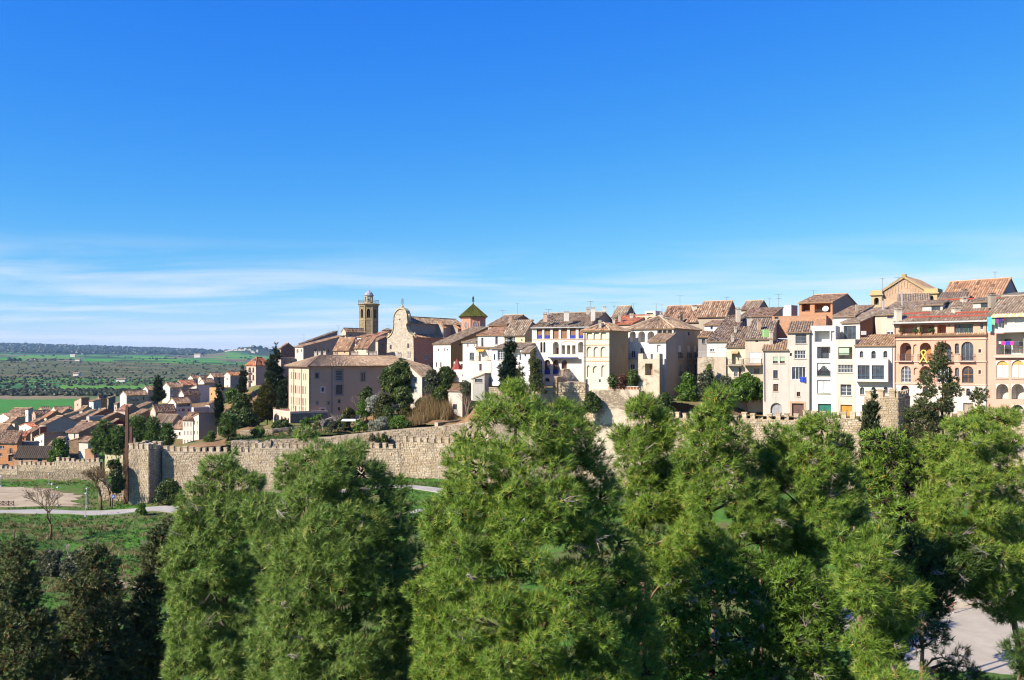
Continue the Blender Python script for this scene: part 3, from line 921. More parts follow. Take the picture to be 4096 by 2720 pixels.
ribbon('dirt_track', dirtm(), [(380, 112), (430, 112), (500, 110), (580, 109), (650, 108)], 2.2, 0.10, GL, 40)
lot = sheet('parking_lot', dirtm(), np.linspace(-0.80, -0.468, 260), np.linspace(172.2, 200, 140), lambda X, Y: GL(X, Y) + 0.06 + 0.05 * fbm(X, Y, 14, 2),
            mask=lambda X, Y: (X / Y < -0.468 - 0.025 * (1 + fbm(X * 0 + Y, Y, 11, 4)) - np.clip((Y - 188) / 200, 0, 1)) & (Y < 198 + 1.5 * fbm(X, X, 13, 8)))
CZ = -19.9
mb = MB(); mb.box(24, 45, CZ - 1.0, 75, 70.5, CZ); court = mb.build('sports_court', asphaltm((0.50, 0.44, 0.33))); court['kind'] = 'structure'

# ------------------------------------------------------------------ far fields and hills
FY = np.array([330, 430, 500, 725, 1000, 1060, 1110, 1300, 1400, 1500, 1800, 2300, 2600, 3200, 4000, 5000, 6000, 7500, 9000, 9800, 12000, 16000.])
F0 = np.array([1790, 1745, 1722, 1652, 1592, 1577, 1556, 1541, 1529, 1514, 1487, 1452, 1441, 1438, 1428, 1420, 1413, 1398, 1373, 1378, 1412, 1425.])
F1 = np.array([1790, 1745, 1722, 1652, 1594, 1580, 1560, 1543, 1533, 1520, 1500, 1472, 1462, 1450, 1438, 1430, 1424, 1418, 1410, 1412, 1422, 1427.])
def ffz(X, Y):
    X = np.asarray(X, float); Y = np.asarray(Y, float)
    px = X / Y * K + CX
    t = np.clip(px / 1000.0, -0.3, 1.25)
    t = np.where(t > 0, t ** 1.15, t)
    py = np.interp(Y, FY, F0) * (1 - t) + np.interp(Y, FY, F1) * t
    z = (HY - py) * Y / K
    z = z + fbm(X, Y, 900, 11) * np.clip((Y - 1200) / 1500, 0, 1) * 6 + fbm(X, Y, 2600, 12) * np.clip((Y - 5000) / 3000, 0, 1) * 16
    z = z + fbm(X, Y, 300, 13) * np.clip((Y - 1040) / 200, 0, 1) * 2.2
    hx, hy = (1010 - CX) * 6000 / K, 6000.0          # the village hill
    z = z + 52 * np.exp(-(((X - hx) / 170) ** 2 + ((Y - hy) / 500) ** 2))
    return z
def lin(c): return tuple(((x / 255 + .055) / 1.055) ** 2.4 if x > 10 else x / 255 / 12.92 for x in c)
def field_col(X, Y):
    n = len(X); px = X / Y * K + CX
    c = np.zeros((n, 3)); r = np.random.default_rng(5)
    wob = fbm(X, Y, 500, 21)
    Yw = Y + wob * 0.02 * Y
    g1 = np.array([0.050, 0.200, 0.030]); g2 = np.array([0.095, 0.230, 0.030]); g3 = np.array([0.035, 0.130, 0.040]); sc1 = np.array([0.080, 0.092, 0.040]); br = np.array([0.20, 0.155, 0.09]); wood = np.array([0.030, 0.048, 0.026])
    c[:] = g1
    m = (Yw > 985) & (Yw < 1035) & (px < 900); c[m] = br * 1.1
    m = (Yw > 940) & (Yw < 1035) & (px > 340); c[m] = np.array([0.12, 0.15, 0.06])
    m = (Yw >= 1035) & (Yw < 1105); c[m] = sc1 * 0.8
    m = (Yw >= 1105) & (Yw < 1300); c[m] = np.where((px[m] > 240)[:, None], g2, g3)
    m = (Yw >= 1300) & (Yw < 1560)
    k = ((Yw / 26).astype(int) % 3); c[m] = np.where((k[m] == 0)[:, None], g2 * .9, np.where((k[m] == 1)[:, None], sc1, g3 * 1.1))
    m = (Yw >= 1560) & (Yw < 2650)
    k = ((Yw / 45 + fbm(X, Y, 400, 31) * 1.0).astype(int) % 6); c[m] = np.where((k[m] == 0)[:, None], br * .75, sc1)
    m = (Yw >= 2650)
    cell = (np.floor(X / (Y * 0.055) + fbm(X, Y, 800, 41) * .6).astype(int) * 131 + np.floor(np.log(Yw) * 13).astype(int) * 71) % 17
    pal = np.array([g1, g2, g3, g1 * 1.2, wood, br, g2, g1, wood, g3, g2 * 1.1, br * .8, wood, g1, g2, wood, g1])
    c[m] = pal[cell[m]]
    m = (Yw > 5600); cc = pal[cell]; dark = np.isin(cell, (1, 3, 5, 13)); c[m] = np.where(dark[m][:, None], cc[m] * .8, wood)
    m = (Yw > 8000); c[m] = wood
    return c
def fieldm():
    b = NB('far_fields'); g = b.geo()
    col = b.mix(1.0, b.attr('Col', 'Color'), (1.0, 1.0, 1.0), 'MULTIPLY')
    n = b.noise(g, 0.02, 6, 0.7); n2 = b.noise(b.geo((1, 0.25, 1)), 0.25, 4, 0.6)
    c = b.mix(b.rng(n, 0.35, 0.7, 0, 0.35), col, (0.06, 0.075, 0.03))
    c = b.mix(b.rng(n2, 0.4, 0.7, 0, 0.25), c, (0.03, 0.04, 0.015))
    return b.bsdf(c, 0.95, None, 0.05)
def far_sheet():
    o = sheet('fields', fieldm(), np.concatenate([np.linspace(-0.95, -0.62, 16)[:-1], np.linspace(-0.62, -0.25, 230)[:-1], np.linspace(-0.25, 0.95, 40)]), np.geomspace(330, 16000, 300), ffz)
    me = o.data; co = np.zeros(len(me.vertices) * 3, dtype=np.float32); me.vertices.foreach_get('co', co); co = co.reshape(-1, 3)
    c = field_col(co[:, 0].astype(float), co[:, 1].astype(float))
    at = me.color_attributes.new('Col', 'FLOAT_COLOR', 'POINT')
    at.data.foreach_set('color', np.concatenate([c, np.ones((len(c), 1))], 1).astype(np.float32).ravel())
    return o
fields = far_sheet()

# bushes, hedges and woods of the far country, too many and too small to count
ICO_V = []; _p = (1 + 5 ** .5) / 2
for a in (-1, 1):
    for b_ in (-_p, _p): ICO_V += [(a, b_, 0), (0, a, b_), (b_, 0, a)]
ICO_V = np.array(ICO_V); ICO_V /= np.linalg.norm(ICO_V[0])
def _ico_faces():
    d = np.linalg.norm(ICO_V[:, None] - ICO_V[None], axis=-1); e = d[d > 0].min() * 1.05; f = []
    for i in range(12):
        for j in range(i + 1, 12):
            for k in range(j + 1, 12):
                if d[i, j] < e and d[j, k] < e and d[i, k] < e:
                    n = np.cross(ICO_V[j] - ICO_V[i], ICO_V[k] - ICO_V[i]); f.append((i, j, k) if n @ ICO_V[i] > 0 else (i, k, j))
    return np.array(f)
ICO_F = _ico_faces()
def blobs(name, X, Y, Z, R, hs, mat, kind='stuff', spread=.35):
    n = len(X); v = ICO_V[None] * (1 + RNG.uniform(-spread, spread, (n, 12, 1)))
    s = np.stack([R, R, R * hs], -1)[:, None, :]
    v = v * s + np.stack([X, Y, Z + R * hs * .55], -1)[:, None, :]
    tri = v[:, ICO_F].reshape(-1, 3)
    rnd = np.clip(np.repeat(RNG.normal(.5, .22, n), 20) + RNG.normal(0, .1, n * 20), 0, 1)
    o = np_mesh(name, tri, 3, mat, rnd)
    if kind: o['kind'] = kind
    return o
SCRUB = leafm(((0, (0.030, 0.042, 0.018)), (.5, (0.050, 0.062, 0.028)), (1, (0.075, 0.082, 0.040))), .25, 'scrub')
WOOD = leafm(((0, (0.018, 0.030, 0.014)), (.5, (0.032, 0.050, 0.022)), (1, (0.055, 0.075, 0.03))), .1, 'woodland')
def scat(n, px0, px1, y0, y1, lo, hi, dens=None):
    px = RNG.uniform(px0, px1, n); Y = np.exp(RNG.uniform(math.log(y0), math.log(y1), n)); X = (px - CX) * Y / K
    if dens is not None:
        k = dens(X, Y) > RNG.uniform(0, 1, n); X, Y = X[k], Y[k]
    R = RNG.uniform(lo, hi, len(X)); return X, Y, ffz(X, Y), R
S = [scat(2400, -500, 1250, 1560, 2650, 1.2, 3.2, lambda X, Y: .35 + .9 * fbm(X, Y, 200, 51)), scat(1500, -500, 1250, 1036, 1105, 1.2, 3.8), scat(500, 300, 1200, 1040, 1075, 2.5, 5), scat(900, -500, 1250, 1300, 1560, 1.2, 3.0),
     scat(500, -500, 300, 1110, 1300, 1.5, 4, lambda X, Y: fbm(X, Y, 120, 53) * 1.6)]
blobs('scrub', *[np.concatenate([s[i] for s in S]) for i in range(4)], .75, SCRUB)
S = [scat(2600, -500, 1250, 2600, 6000, 3, 8, lambda X, Y: (fbm(X, Y, 500, 55) - .28) * 4), scat(5000, -700, 1300, 6000, 9700, 9, 20, lambda X, Y: .75 + .6 * fbm(X, Y, 900, 57))]
blobs('woodland', *[np.concatenate([s[i] for s in S]) for i in range(4)], .7, WOOD)
# the far village on its hill
vr = P(975, 1420, 5900); vr.z = float(ffz([vr.x], [vr.y])[0])
root = thing('distant_village', vr, 'far-off hill village with a slender tower on the horizon', 'village')
mbt = MB(); bx, by = (962 - CX) * 5850 / K, 5850.; zb_ = float(ffz([bx], [by])[0]); mbt.box(bx - 5, by - 5, zb_ - 5, bx + 5, by + 5, ZP(1394, 5850)); mbt.box(bx - 6, by - 6, ZP(1396, 5850), bx + 6, by + 6, ZP(1394.5, 5850)); mbt.build('tower', plaster((0.50, 0.42, 0.34)), root)
for k in range(16):
    px = 905 + 9.0 * k * rr(.8, 1.1); Yv = rr(5650, 5850); X = (px - CX) * Yv / K; z = float(ffz([X], [Yv])[0]); w = rr(6, 13)
    mb = MB(); mb.box(X - w, Yv - 5, z - 6, X + w, Yv + 5, z + rr(5, 9)); mb.build('house', plaster(random.choice((WHITE, CREAM, BEIGE))), root)
for i, (px, py, Yv, w, h, lb) in enumerate([(292, 1420, 4300, 12, 9, 'lone white farmhouse out in the green fields'), (312, 1442, 2640, 7, 6, 'small pale shed beside a mast above the scrub slope'), (308, 1504, 1650, 5, 5, 'tiny white hut among the terraces'), (790, 1421, 4600, 16, 14, 'white cube building below the far wooded ridge'), (487, 1523, 1420, 7, 4, 'low pale hut on the green terraces')]):
    X = (px - CX) * Yv / K; z = float(ffz([X], [Yv])[0])
    root = thing('farmhouse', (X, Yv, z), lb, 'farmhouse')
    mb = MB(); mb.box(X - w, Yv - 5, z - 4, X + w, Yv + 5, z + h); mb.build('wall', plaster(WHITE), root)
    mb = MB(); mb.extr([(X - w - 1, Yv - 6, z + h), (X + w + 1, Yv - 6, z + h), (X + w + 1, Yv, z + h * 1.4), (X - w - 1, Yv, z + h * 1.4)], (0, 6, 0)); mb.build('roof', tilem(), root)
mpx = P(329, 1412, 2650); mb = MB(); zz0 = float(ffz([mpx.x], [2650.])[0]); mb.tube([(mpx.x, 2650, zz0), (mpx.x, 2650, mpx.z)], 1.0, 5); mb.box(mpx.x - 2, 2648, mpx.z - 6, mpx.x + 2, 2652, mpx.z)
tag(mb.build('radio_mast', plain('aluminium', (0.45, 0.46, 0.48), 0.35, 0.6)), 'thin grey radio mast above the scrub-covered slope', 'mast')
for i, (px, yt) in enumerate(((104, 1369), (268, 1372), (307, 1373), (369, 1374), (380, 1377), (446, 1382))):
    Yv = 10500.; b0 = P(px, 1400, Yv); zt = ZP(yt, Yv); root = thing('wind_turbine', b0, ('leftmost of the faint wind turbines on the horizon ridge', 'second faint wind turbine from the left on the ridge', 'third faint wind turbine from the left on the ridge', 'fourth faint wind turbine from the left on the ridge', 'fifth faint wind turbine from the left on the ridge', 'rightmost of the faint wind turbines on the horizon ridge')[i], 'wind turbine', 'wind turbines on the ridge')
    m = plain('turbine_white', (0.6, 0.6, 0.6), .5)
    mb = MB(); mb.tube([b0, (b0.x, Yv, zt)], [4, 2], 5); mb.build('tower', m, root)
    a = rr(0, 2)
    for k in range(3):
        t = a + k * 2.094; mb = MB(); mb.bar((b0.x, Yv - 5, zt), (b0.x + 34 * math.cos(t), Yv - 5, zt + 34 * math.sin(t)), 2.2); mb.build('blade', m, root)

# ------------------------------------------------------------------ town wall
STONE = stonem(LIME); STONE2 = stonem(((0.34, 0.27, 0.18), (0.46, 0.37, 0.26), (0.56, 0.48, 0.36), (0.44, 0.34, 0.22)), 0.35)
def course_stones(face, s0, s1, z0, z1, w=0.55, h=0.30, proud=0.05, skip=None):
    out_ = []; z = z0
    while z < z1 - 0.08:
        hh = min(h * rr(.7, 1.3), z1 - z); s = s0 - rr(0, w)
        while s < s1:
            ww = w * rr(.55, 1.5); a, b = max(s, s0), min(s + ww, s1)
            if b - a > 0.08 and not (skip and skip((a + b) / 2, z + hh / 2)): out_.append((a, b, z, z + hh))
            s += ww
        z += hh
    return out_
def stones_joined(root, face, lst, mat, name='stonework', proud=0.10, gap=0.035):
    mb = MB()
    for a, b, c, d in lst:
        g = gap; p = rr(.01, proud); j = lambda: rr(-.025, .025)
        vs = [face.pt(a + g * .3, c + g * .3, -.05), face.pt(b - g * .3, c + g * .3, -.05), face.pt(b - g * .3, d - g * .3, -.05), face.pt(a + g * .3, d - g * .3, -.05)] + \
             [face.pt(a + g + .02 + j(), c + g + j(), p + j()), face.pt(b - g - .02 + j(), c + g + j(), p + j()), face.pt(b - g - .02 + j(), d - g + j(), p + j()), face.pt(a + g + .02 + j(), d - g + j(), p + j())]
        r = random.random()
        mb.add(vs, ((4, 5, 6, 7), (0, 1, 5, 4), (1, 2, 6, 5), (2, 3, 7, 6), (3, 0, 4, 7)), 0, r)
    o = mb.build(name, mat, root); o['kind'] = 'stuff'; return o
STV = []
def stone_variants(mat):
    vs = []
    for k in range(12):
        mb = MB(); j = lambda q=.06: rr(-q, q)
        v = [(-.5, 0, -.5), (.5, 0, -.5), (.5, 0, .5), (-.5, 0, .5), (-.44 + j(.05), -1 + j(.3), -.42 + j()), (.44 + j(.05), -1 + j(.3), -.42 + j()), (.44 + j(.05), -1 + j(.3), .42 + j()), (-.44 + j(.05), -1 + j(.3), .42 + j())]
        mb.add(v, ((4, 5, 6, 7), (0, 1, 5, 4), (1, 2, 6, 5), (2, 3, 7, 6), (3, 0, 4, 7)), 0, (k + .5) / 12)
        vs.append(mb.mesh('stone', mat))
    return vs
def stones_single(root, face, lst, variants, proud=0.08):
    ang = math.atan2(face.d.y, face.d.x); org = Vector(root['_o'])
    for a, b, c, d in lst:
        o = bpy.data.objects.new('stone', random.choice(variants)); COL.objects.link(o); o.parent = root
        o.location = face.pt((a + b) / 2, (c + d) / 2, -.03) - org
        o.rotation_euler = (0, 0, ang); o.scale = (b - a - .03, proud * rr(.7, 1.3), d - c - .03)
def merlon_mesh(mat, w=.72, h=.8, dp=.55):
    mb = MB(); hz = 0; k = 3
    for i in range(k):
        z0, z1 = h * i / k, h * (i + 1) / k; e = rr(-.02, .02)
        n = 1 if i % 2 else 2
        for q in range(n):
            a, b = -w / 2 + w * q / n, -w / 2 + w * (q + 1) / n
            mb.box(a + .008 + e, -dp / 2 + e, z0 + .008, b - .008 + e, dp / 2 + e, z1 - .004, 0)
    mb.box(-w / 2 - .06, -dp / 2 - .06, h, w / 2 + .06, dp / 2 + .06, h + .13, 0)
    return mb.mesh('merlon', mat)
def merlons(root, face, s0, s1, z, pitch, meshes, inset=.3, scale=1.0):
    n = max(1, int((s1 - s0) / pitch)); ang = math.atan2(face.d.y, face.d.x); org = Vector(root['_o'])
    for k in range(n):
        o = bpy.data.objects.new('merlon', random.choice(meshes)); COL.objects.link(o); o.parent = root
        o.location = face.pt(s0 + (k + .5) * (s1 - s0) / n + rr(-.09, .09), z, -inset) - org
        o.rotation_euler = (0, 0, ang + rr(-.03, .03)); o.scale = (scale * rr(.85, 1.15), scale, scale * (rr(.8, 1.15) if random.random() > .08 else rr(.3, .6)))
MERL = [merlon_mesh(STONE) for _ in range(5)]
def wall_run(label, segs, pitch=1.31, w=.55, h=.30, thick=1.3, mat=STONE, extra=14.0, name='town_wall', ms=1.0, merl=True, group=None, split=None):
    """segs: (px0,Y0,px1,Y1,ytop,ybase) with the top of the walkway in pixels at the first end"""
    p = segs[0]; b = P(p[0], p[5], p[1])
    root = thing(name, b, label, 'wall', group)
    for i, (a0, Y0, a1, Y1, yt, yb) in enumerate(segs):
        O = Vector(((a0 - CX) * Y0 / K, Y0)); E = Vector(((a1 - CX) * Y1 / K, Y1)); d = (E - O); L = d.length; d /= L; n = Vector((d.y, -d.x))
        f = Face(O, d, n, L); zt = ZP(yt, (Y0 + Y1) / 2); zb = ZP(yb, (Y0 + Y1) / 2)
        mb = MB(); f.box(mb, 0, L, zb - extra, zt, -thick, 0)
        mb.build('wall_core', rubble((0.42, 0.35, 0.25), 2.6), root)
        if split:   # rougher lower courses
            zs = zb + (zt - zb) * split
            stones_joined(root, f, course_stones(f, 0, L, zb - .8, zs, w * .75, h * .85), STONE2, proud=.14)
            stones_joined(root, f, course_stones(f, 0, L, zs, zt, w, h), mat)
        else:
            stones_joined(root, f, course_stones(f, 0, L, zb - 1.0, zt, w, h), mat)
        mb = MB(); f.box(mb, 0, L, zt + .003, zt + .09, -thick - .03, .07); mb.build('coping', mat, root)
        if merl: merlons(root, f, 0, L, zt + .09, pitch, MERL, scale=ms)
    return root
wall_run('long low battlemented stone wall behind the dirt parking lot', [(-420, 216, 70, 210, 1872, 1922), (70, 210, 220, 208, 1862, 1922), (220, 208, 400, 206, 1848, 1924)], split=.6, pitch=1.25, ms=.9)
wall_run('battlemented stone curtain wall running right from the square tower, below the garden terrace', [(648, 175, 830, 173.5, 1808, 1960), (830, 173.5, 1000, 172, 1810, 1955), (1000, 172, 1330, 169, 1796, 1940), (1330, 169, 1605, 166, 1794, 1925), (1605, 166, 1800, 162, 1772, 1915), (1800, 162, 1985, 158, 1752, 1905)])
wall_run('battlemented stone wall in front of the tall houses on the right', [(2640, 141, 2960, 132.5, 1678, 1860), (2960, 132.5, 3200, 128, 1680, 1860), (3200, 128, 3470, 123, 1674, 1860)], pitch=1.2, h=.27, w=.5)
wall_run('battlemented stone wall at the far right edge below the salmon houses', [(3640, 120, 3960, 114.5, 1672, 1840), (3960, 114.5, 4300, 109.5, 1666, 1840)], pitch=1.2, h=.27, w=.5)
# square towers
def sq_tower(label, x0, x1, x2, Y1, phi, yt, yb, single, w=.52, h=.34, slit=None, ms=1.0):
    PC = Vector(((x1 - CX) * Y1 / K, Y1)); u = Vector((math.cos(phi), -math.sin(phi))); v = Vector((math.sin(phi), math.cos(phi)))
    tx = (x0 - CX) / K; a = (tx * PC.y - PC.x) / (-u.x + tx * u.y)
    tx = (x2 - CX) / K; bb = (tx * PC.y - PC.x) / (v.x - tx * v.y)
    PL = PC - u * a; PR = PC + v * bb; PB = PL + v * bb
    zt, zb = ZP(yt, Y1), ZP(yb, Y1)
    root = thing('wall_tower', (PC.x, PC.y, zb), label, 'tower')
    mb = MB(); mb.prism([(q.x, q.y, zb - 12) for q in (PL, PC, PR, PB)], zt); mb.build('tower_core', rubble((0.42, 0.35, 0.25), 2.6), root)
    A = Face(PL, u, -v, a); B = Face(PC, v, u, bb); C = Face(PR, -u, v, a); D = Face(PB, -v, -u, bb)
    sk = None
    if slit: 
        q, z = A.st(*slit); sk = lambda s_, z_: abs(s_ - q) < .22 and abs(z_ - z) < .45
        mbs = MB(); A.box(mbs, q - .09, q + .09, z - .5, z + .5, .002, .012); mbs.build('arrow_slit', plain('shadow_slit', (0.03, 0.027, 0.024), .95), root)
    la = course_stones(A, 0, a, zb - .6, zt, w, h, skip=sk)
    if single: 
        la.sort(key=lambda q: -(q[1] - q[0]) * (q[3] - q[2])); stones_single(root, A, la[:290], single)
        if la[290:]: stones_joined(root, A, la[290:], STONE)
    else: stones_joined(root, A, la, STONE)
    stones_joined(root, B, course_stones(B, 0, bb, zb - .6, zt, w, h), STONE)
    stones_joined(root, D, course_stones(D, 0, bb, zb, zt, w * 1.3, h * 1.4), STONE)
    for f in (A, B, C, D):
        mb = MB(); f.box(mb, -.05, f.L + .05, zt + .003, zt + .10, -.5, .06); 
        if f in (A, C): mb.build('coping', STONE, root)
        merlons(root, f, .0, f.L, zt + .1, f.L / max(3, round(f.L / 1.25)) - .001, MERL, inset=.28, scale=ms)
    return root
SV = stone_variants(STONE)
sq_tower('square crenellated stone watchtower standing by the parking lot', 515, 595, 655, 172, math.radians(16.5), 1800, 2018, SV, slit=(552, 1888), ms=1.15)
sq_tower('square crenellated stone tower in front of the white bay-window house', 3458, 3592, 3640, 118.5, math.radians(38), 1594, 1720, SV, w=.42, h=.27, ms=.95)
# rubble end of the low wall and loose masonry beside the watchtower
def rock_mound(label, name, px0, px1, Y, yt, yb, n, cat='ruin', lo=.3, hi=.75):
    b = P((px0 + px1) / 2, yb, Y); root = thing(name, b, label, cat)
    zb = ZP(yb, Y) - .4; 
    vs = stone_variants(STONE)
    mb = MB(); X0, X1 = (px0 - CX) * Y / K, (px1 - CX) * Y / K
    N = 14; prof = [(X0 + (X1 - X0) * k / N, zb + (ZP(yt(k / N) if callable(yt) else yt, Y) - zb) * rr(.8, 1)) for k in range(N + 1)]
    mb.extr([(X0, Y - .1, zb - 2)] + [(x, Y - .1, z) for x, z in prof] + [(X1, Y - .1, zb - 2)], (0, 1.1, 0)); mb.build('masonry_core', rubble((0.46, 0.38, 0.28), 2.4), root)
    f = Face(Vector((X0, Y - .1)), Vector((1, 0)), Vector((0, -1)), X1 - X0)
    lst = [q for q in course_stones(f, 0, X1 - X0, zb, max(z for x, z in prof), .5, .32) if q[3] < np.interp((q[0] + q[1]) / 2 + X0, [x for x, z in prof], [z for x, z in prof])]
    stones_joined(root, f, lst, STONE, proud=.16)
    return root
rock_mound('broken stump of old wall between the watchtower and the bare trees', 'ruined_wall', 395, 516, 178, lambda t: 1880 + 70 * math.sin(t * 3.0) ** 2 + 60 * (1 - t) * t, 2015, 40)
def retaining(label, segs, mat=None):
    p = segs[0]; root = thing('retaining_wall', P(p[0], p[4] + 40, p[1]), label, 'wall')
    for a0, Y0, a1, Y1, t0, t1 in segs:
        O = Vector(((a0 - CX) * Y0 / K, Y0)); E = Vector(((a1 - CX) * Y1 / K, Y1)); d = E - O; L = d.length; d /= L; f = Face(O, d, Vector((d.y, -d.x)), L)
        z0, z1 = ZP(t0, Y0), ZP(t1, Y1); zb = min(z0, z1) - 5
        mb = MB(); mb.extr([f.pt(0, zb), f.pt(L, zb), f.pt(L, z1), f.pt(0, z0)], (-f.n.x * .8, -f.n.y * .8, 0)); mb.build('wall_core', rubble((0.50, 0.42, 0.31), 2.2), root)
        lst = [q for q in course_stones(f, 0, L, zb + 2, max(z0, z1), .6, .33) if q[3] < z0 + (z1 - z0) * (q[0] + q[1]) / 2 / L + .05]
        stones_joined(root, f, lst, STONE2, proud=.12)
retaining('long uneven retaining wall between garden terrace and battlements', [(1080, 177.2, 1200, 176.4, 1757, 1754), (1200, 176.4, 1330, 175, 1754, 1746), (1330, 175, 1480, 172.8, 1744, 1728), (1480, 172.8, 1640, 170.4, 1728, 1712), (1640, 170.4, 1745, 168, 1712, 1706), (1745, 168, 1860, 165, 1706, 1690), (1860, 165, 1990, 159, 1690, 1660)])
rock_mound('crumbling stone retaining wall under the brown garden terrace', 'retaining_wall', 925, 1085, 176.9, lambda t: 1757 + 3 * t, 1800, 40)
# ------------------------------------------------------------------ the tall houses on the right
RED = (0.42, 0.07, 0.04)
SURP = (0.80, 0.52, 0.38)
# far right salmon house
r0, A0, B0, rf0 = house('salmon house cut by the right edge, with white top storey and laundry', 3952, 122, 4230, 115.5, 1246, 1668, b=10, roof='gA', rise=2.6, cA=WHITE, low=(1326, SALMON), dirt=.35,
    wins=[(3978, 1266, 4015, 1318, 'blind', dict(bh=.0, sill=0)), (4060, 1266, 4094, 1318, 'blind', dict(bh=.0, sill=0)), (4110, 1266, 4150, 1318, 'w'),
          (3985, 1332, 4094, 1418, 'L', dict(rail=1, r=2.0, inner=(.1, .35, .75, None))), (4100, 1332, 4180, 1418, 'L', dict(rail=1)),
          (3985, 1443, 4033, 1514, 'ab', dict(curt=1, blind=(0.75, 0.42, 0.12), bh=.75)), (4046, 1441, 4096, 1514, 'ab', dict(curt=1, blind=(0.75, 0.42, 0.12), bh=.75)), (4110, 1440, 4160, 1514, 'ab'),
          (3985, 1536, 4033, 1598, 'LA', dict(rail=1)), (4046, 1536, 4096, 1598, 'LA', dict(rail=1)), (4112, 1536, 4162, 1598, 'LA'),
          (4044, 1620, 4096, 1662, 'a', dict(r=.5))], chim=((3968, 1178, 1216, 125, .8, GREY),), o=.3)
s, z = A0.st(3990, 1426); mb = MB(); A0.box(mb, s - .3, A0.L - .5, z - .15, z + .1, -.05, .5); bo = mb.build('balcony', plaster((0.66, 0.55, 0.46), .5), r0)
s, z = A0.st(3985, 1326); mb = MB(); A0.box(mb, s + 1.0, A0.L - .2, z - .18, z + .05, -.05, 1.1); bo = mb.build('balcony', plaster((0.70, 0.66, 0.58), .5), r0)
s, z = A0.st(3975, 1262); mb = MB()
for k in range(16):
    a = s + k * .42
    mb.quad(A0.pt(a, z + .25, .05), A0.pt(a + .42, z + .25, .05), A0.pt(a + .42, z - .12, .95), A0.pt(a, z - .12, .95), k % 2)
    mb.quad(A0.pt(a, z - .12, .95), A0.pt(a + .42, z - .12, .95), A0.pt(a + .42, z - .32, .97), A0.pt(a, z - .32, .97), k % 2)
mb.build('awning', [plain('awning_yellow', (0.78, 0.62, 0.25), .8), plain('awning_white', (0.80, 0.72, 0.50), .8)], r0)
mbw = MB(); A0.box(mbw, .05, A0.L - .05, A0.st(3960, 1332)[1], A0.st(3960, 1325)[1], -.02, .02); mbw.build('string_course', plaster(WHITE), r0)
# pink arcaded house
arc = dict(rail=1, r=1.3)
r1, A1, B1, rf1 = house('broad pink house with arcaded balconies and a loggia under the eave', 3577, 130, 3950, 122, 1277, 1664, b=17, roof='gA', rise=3.3, cA=PINK, low=(1537, (0.82, 0.74, 0.62)), dirt=.3, o=.7, cap=.35,
    wins=[(3599, 1299, 3668, 1342, 'L', dict(r=1.8, inner=(.55, .8, .8, None))), (3679, 1299, 3738, 1342, 'L', dict(r=1.8, inner=(.4, .7, .85, (0.12, 0.07, 0.05)))), (3749, 1299, 3784, 1342, 'L', dict(r=1.8)),
          (3793, 1297, 3801, 1305, 'd'), (3817, 1296, 3892, 1333, 'n', dict(r=.3)), (3920, 1290, 3934, 1318, 'w', dict(nx=1)),
          (3600, 1370, 3645, 1443, 'LA', dict(balc=.5, inner=(.3, .75, .8, FR_BROWN), **arc)), (3653, 1377, 3670, 1418, 'N'), (3679, 1370, 3724, 1443, 'LA', dict(balc=.5, inner=(.4, .9, .8, FR_ORANGE), **arc)),
          (3746, 1370, 3806, 1443, 'LA', dict(balc=.5, inner=(.5, .85, .8, None), **arc)), (3819, 1373, 3836, 1415, 'ag', dict(nx=1, ny=3)), (3845, 1366, 3894, 1443, 'ag', dict(balc=.5, nx=3)), (3914, 1397, 3925, 1411, 'b', dict(nx=1, sur=SURP, sw=.2)),
          (3604, 1464, 3644, 1529, 'aw'), (3655, 1470, 3672, 1500, 'N'), (3680, 1464, 3724, 1530, 'LA', dict(inner=(.1, .6, .8, (0.7, 0.68, 0.62)), **arc)), (3746, 1464, 3808, 1530, 'aw', dict(nx=4)),
          (3820, 1470, 3836, 1506, 'ag', dict(nx=2)), (3848, 1464, 3894, 1532, 'ab', dict(rail=1, ny=2)), (3914, 1481, 3924, 1496, 'b', dict(nx=1, sur=SURP, sw=.18)),
          (3604, 1542, 3636, 1580, 'a', dict(r=.5)), (3690, 1545, 3712, 1580, 'a'), (3865, 1554, 3880, 1583, 'a', dict(sur=WHITE)), (3775, 1560, 3790, 1590, 'd'), (3853, 1613, 3893, 1656, 'door', dict(fill=(0.45, 0.36, 0.27))), (3740, 1612, 3770, 1656, 'door')],
    chim=((3592, 1240, 1278, 130, .8, CREAM), (3824, 1236, 1264, 127.5, .9, CREAM), (3856, 1196, 1240, 131, .7, CREAM), (3866, 1192, 1232, 132, .6, BEIGE), (3972, 1196, 1240, 127, .6, BEIGE)))
# white ground floor, cornices, tiled string courses, gutter
mb = MB(); z1 = A1.st(3760, 1537)[1]; zlo = A1.st(3760, 1664)[1]
mb = MB(); A1.box(mb, .02, A1.L - .02, z1 - .09, z1 + .09, -.02, .09); mb.build('string_course', plaster(SURP), r1)
for yy in (1345, 1358, 1446):
    z = A1.st(3700, yy)[1]; mb = MB(); A1.box(mb, .02, A1.L - .02, z - .07, z + .07, -.02, .13); mb.build('string_course', plaster((0.78, 0.55, 0.42)), r1)
mb = MB(); z = A1.st(3700, 1342)[1]; tiles(mb, A1.pt(0.05, z + .02, .42), A1.pt(A1.L - .05, z + .02, .42), A1.pt(A1.L - .05, z + .28, .0), A1.pt(.05, z + .28, .0), w=.3, l=.5); mb.build('tile_ledge', tilem((1.35, 1.15, 1.0)), r1)
mb = MB(); zE1 = ZP(1277, 122); A1.box(mb, -.1, A1.L + .1, zE1 - .34, zE1 - .14, .62, .80); mb.build('gutter', plain('gutter', (0.62, 0.60, 0.57), .6), r1)
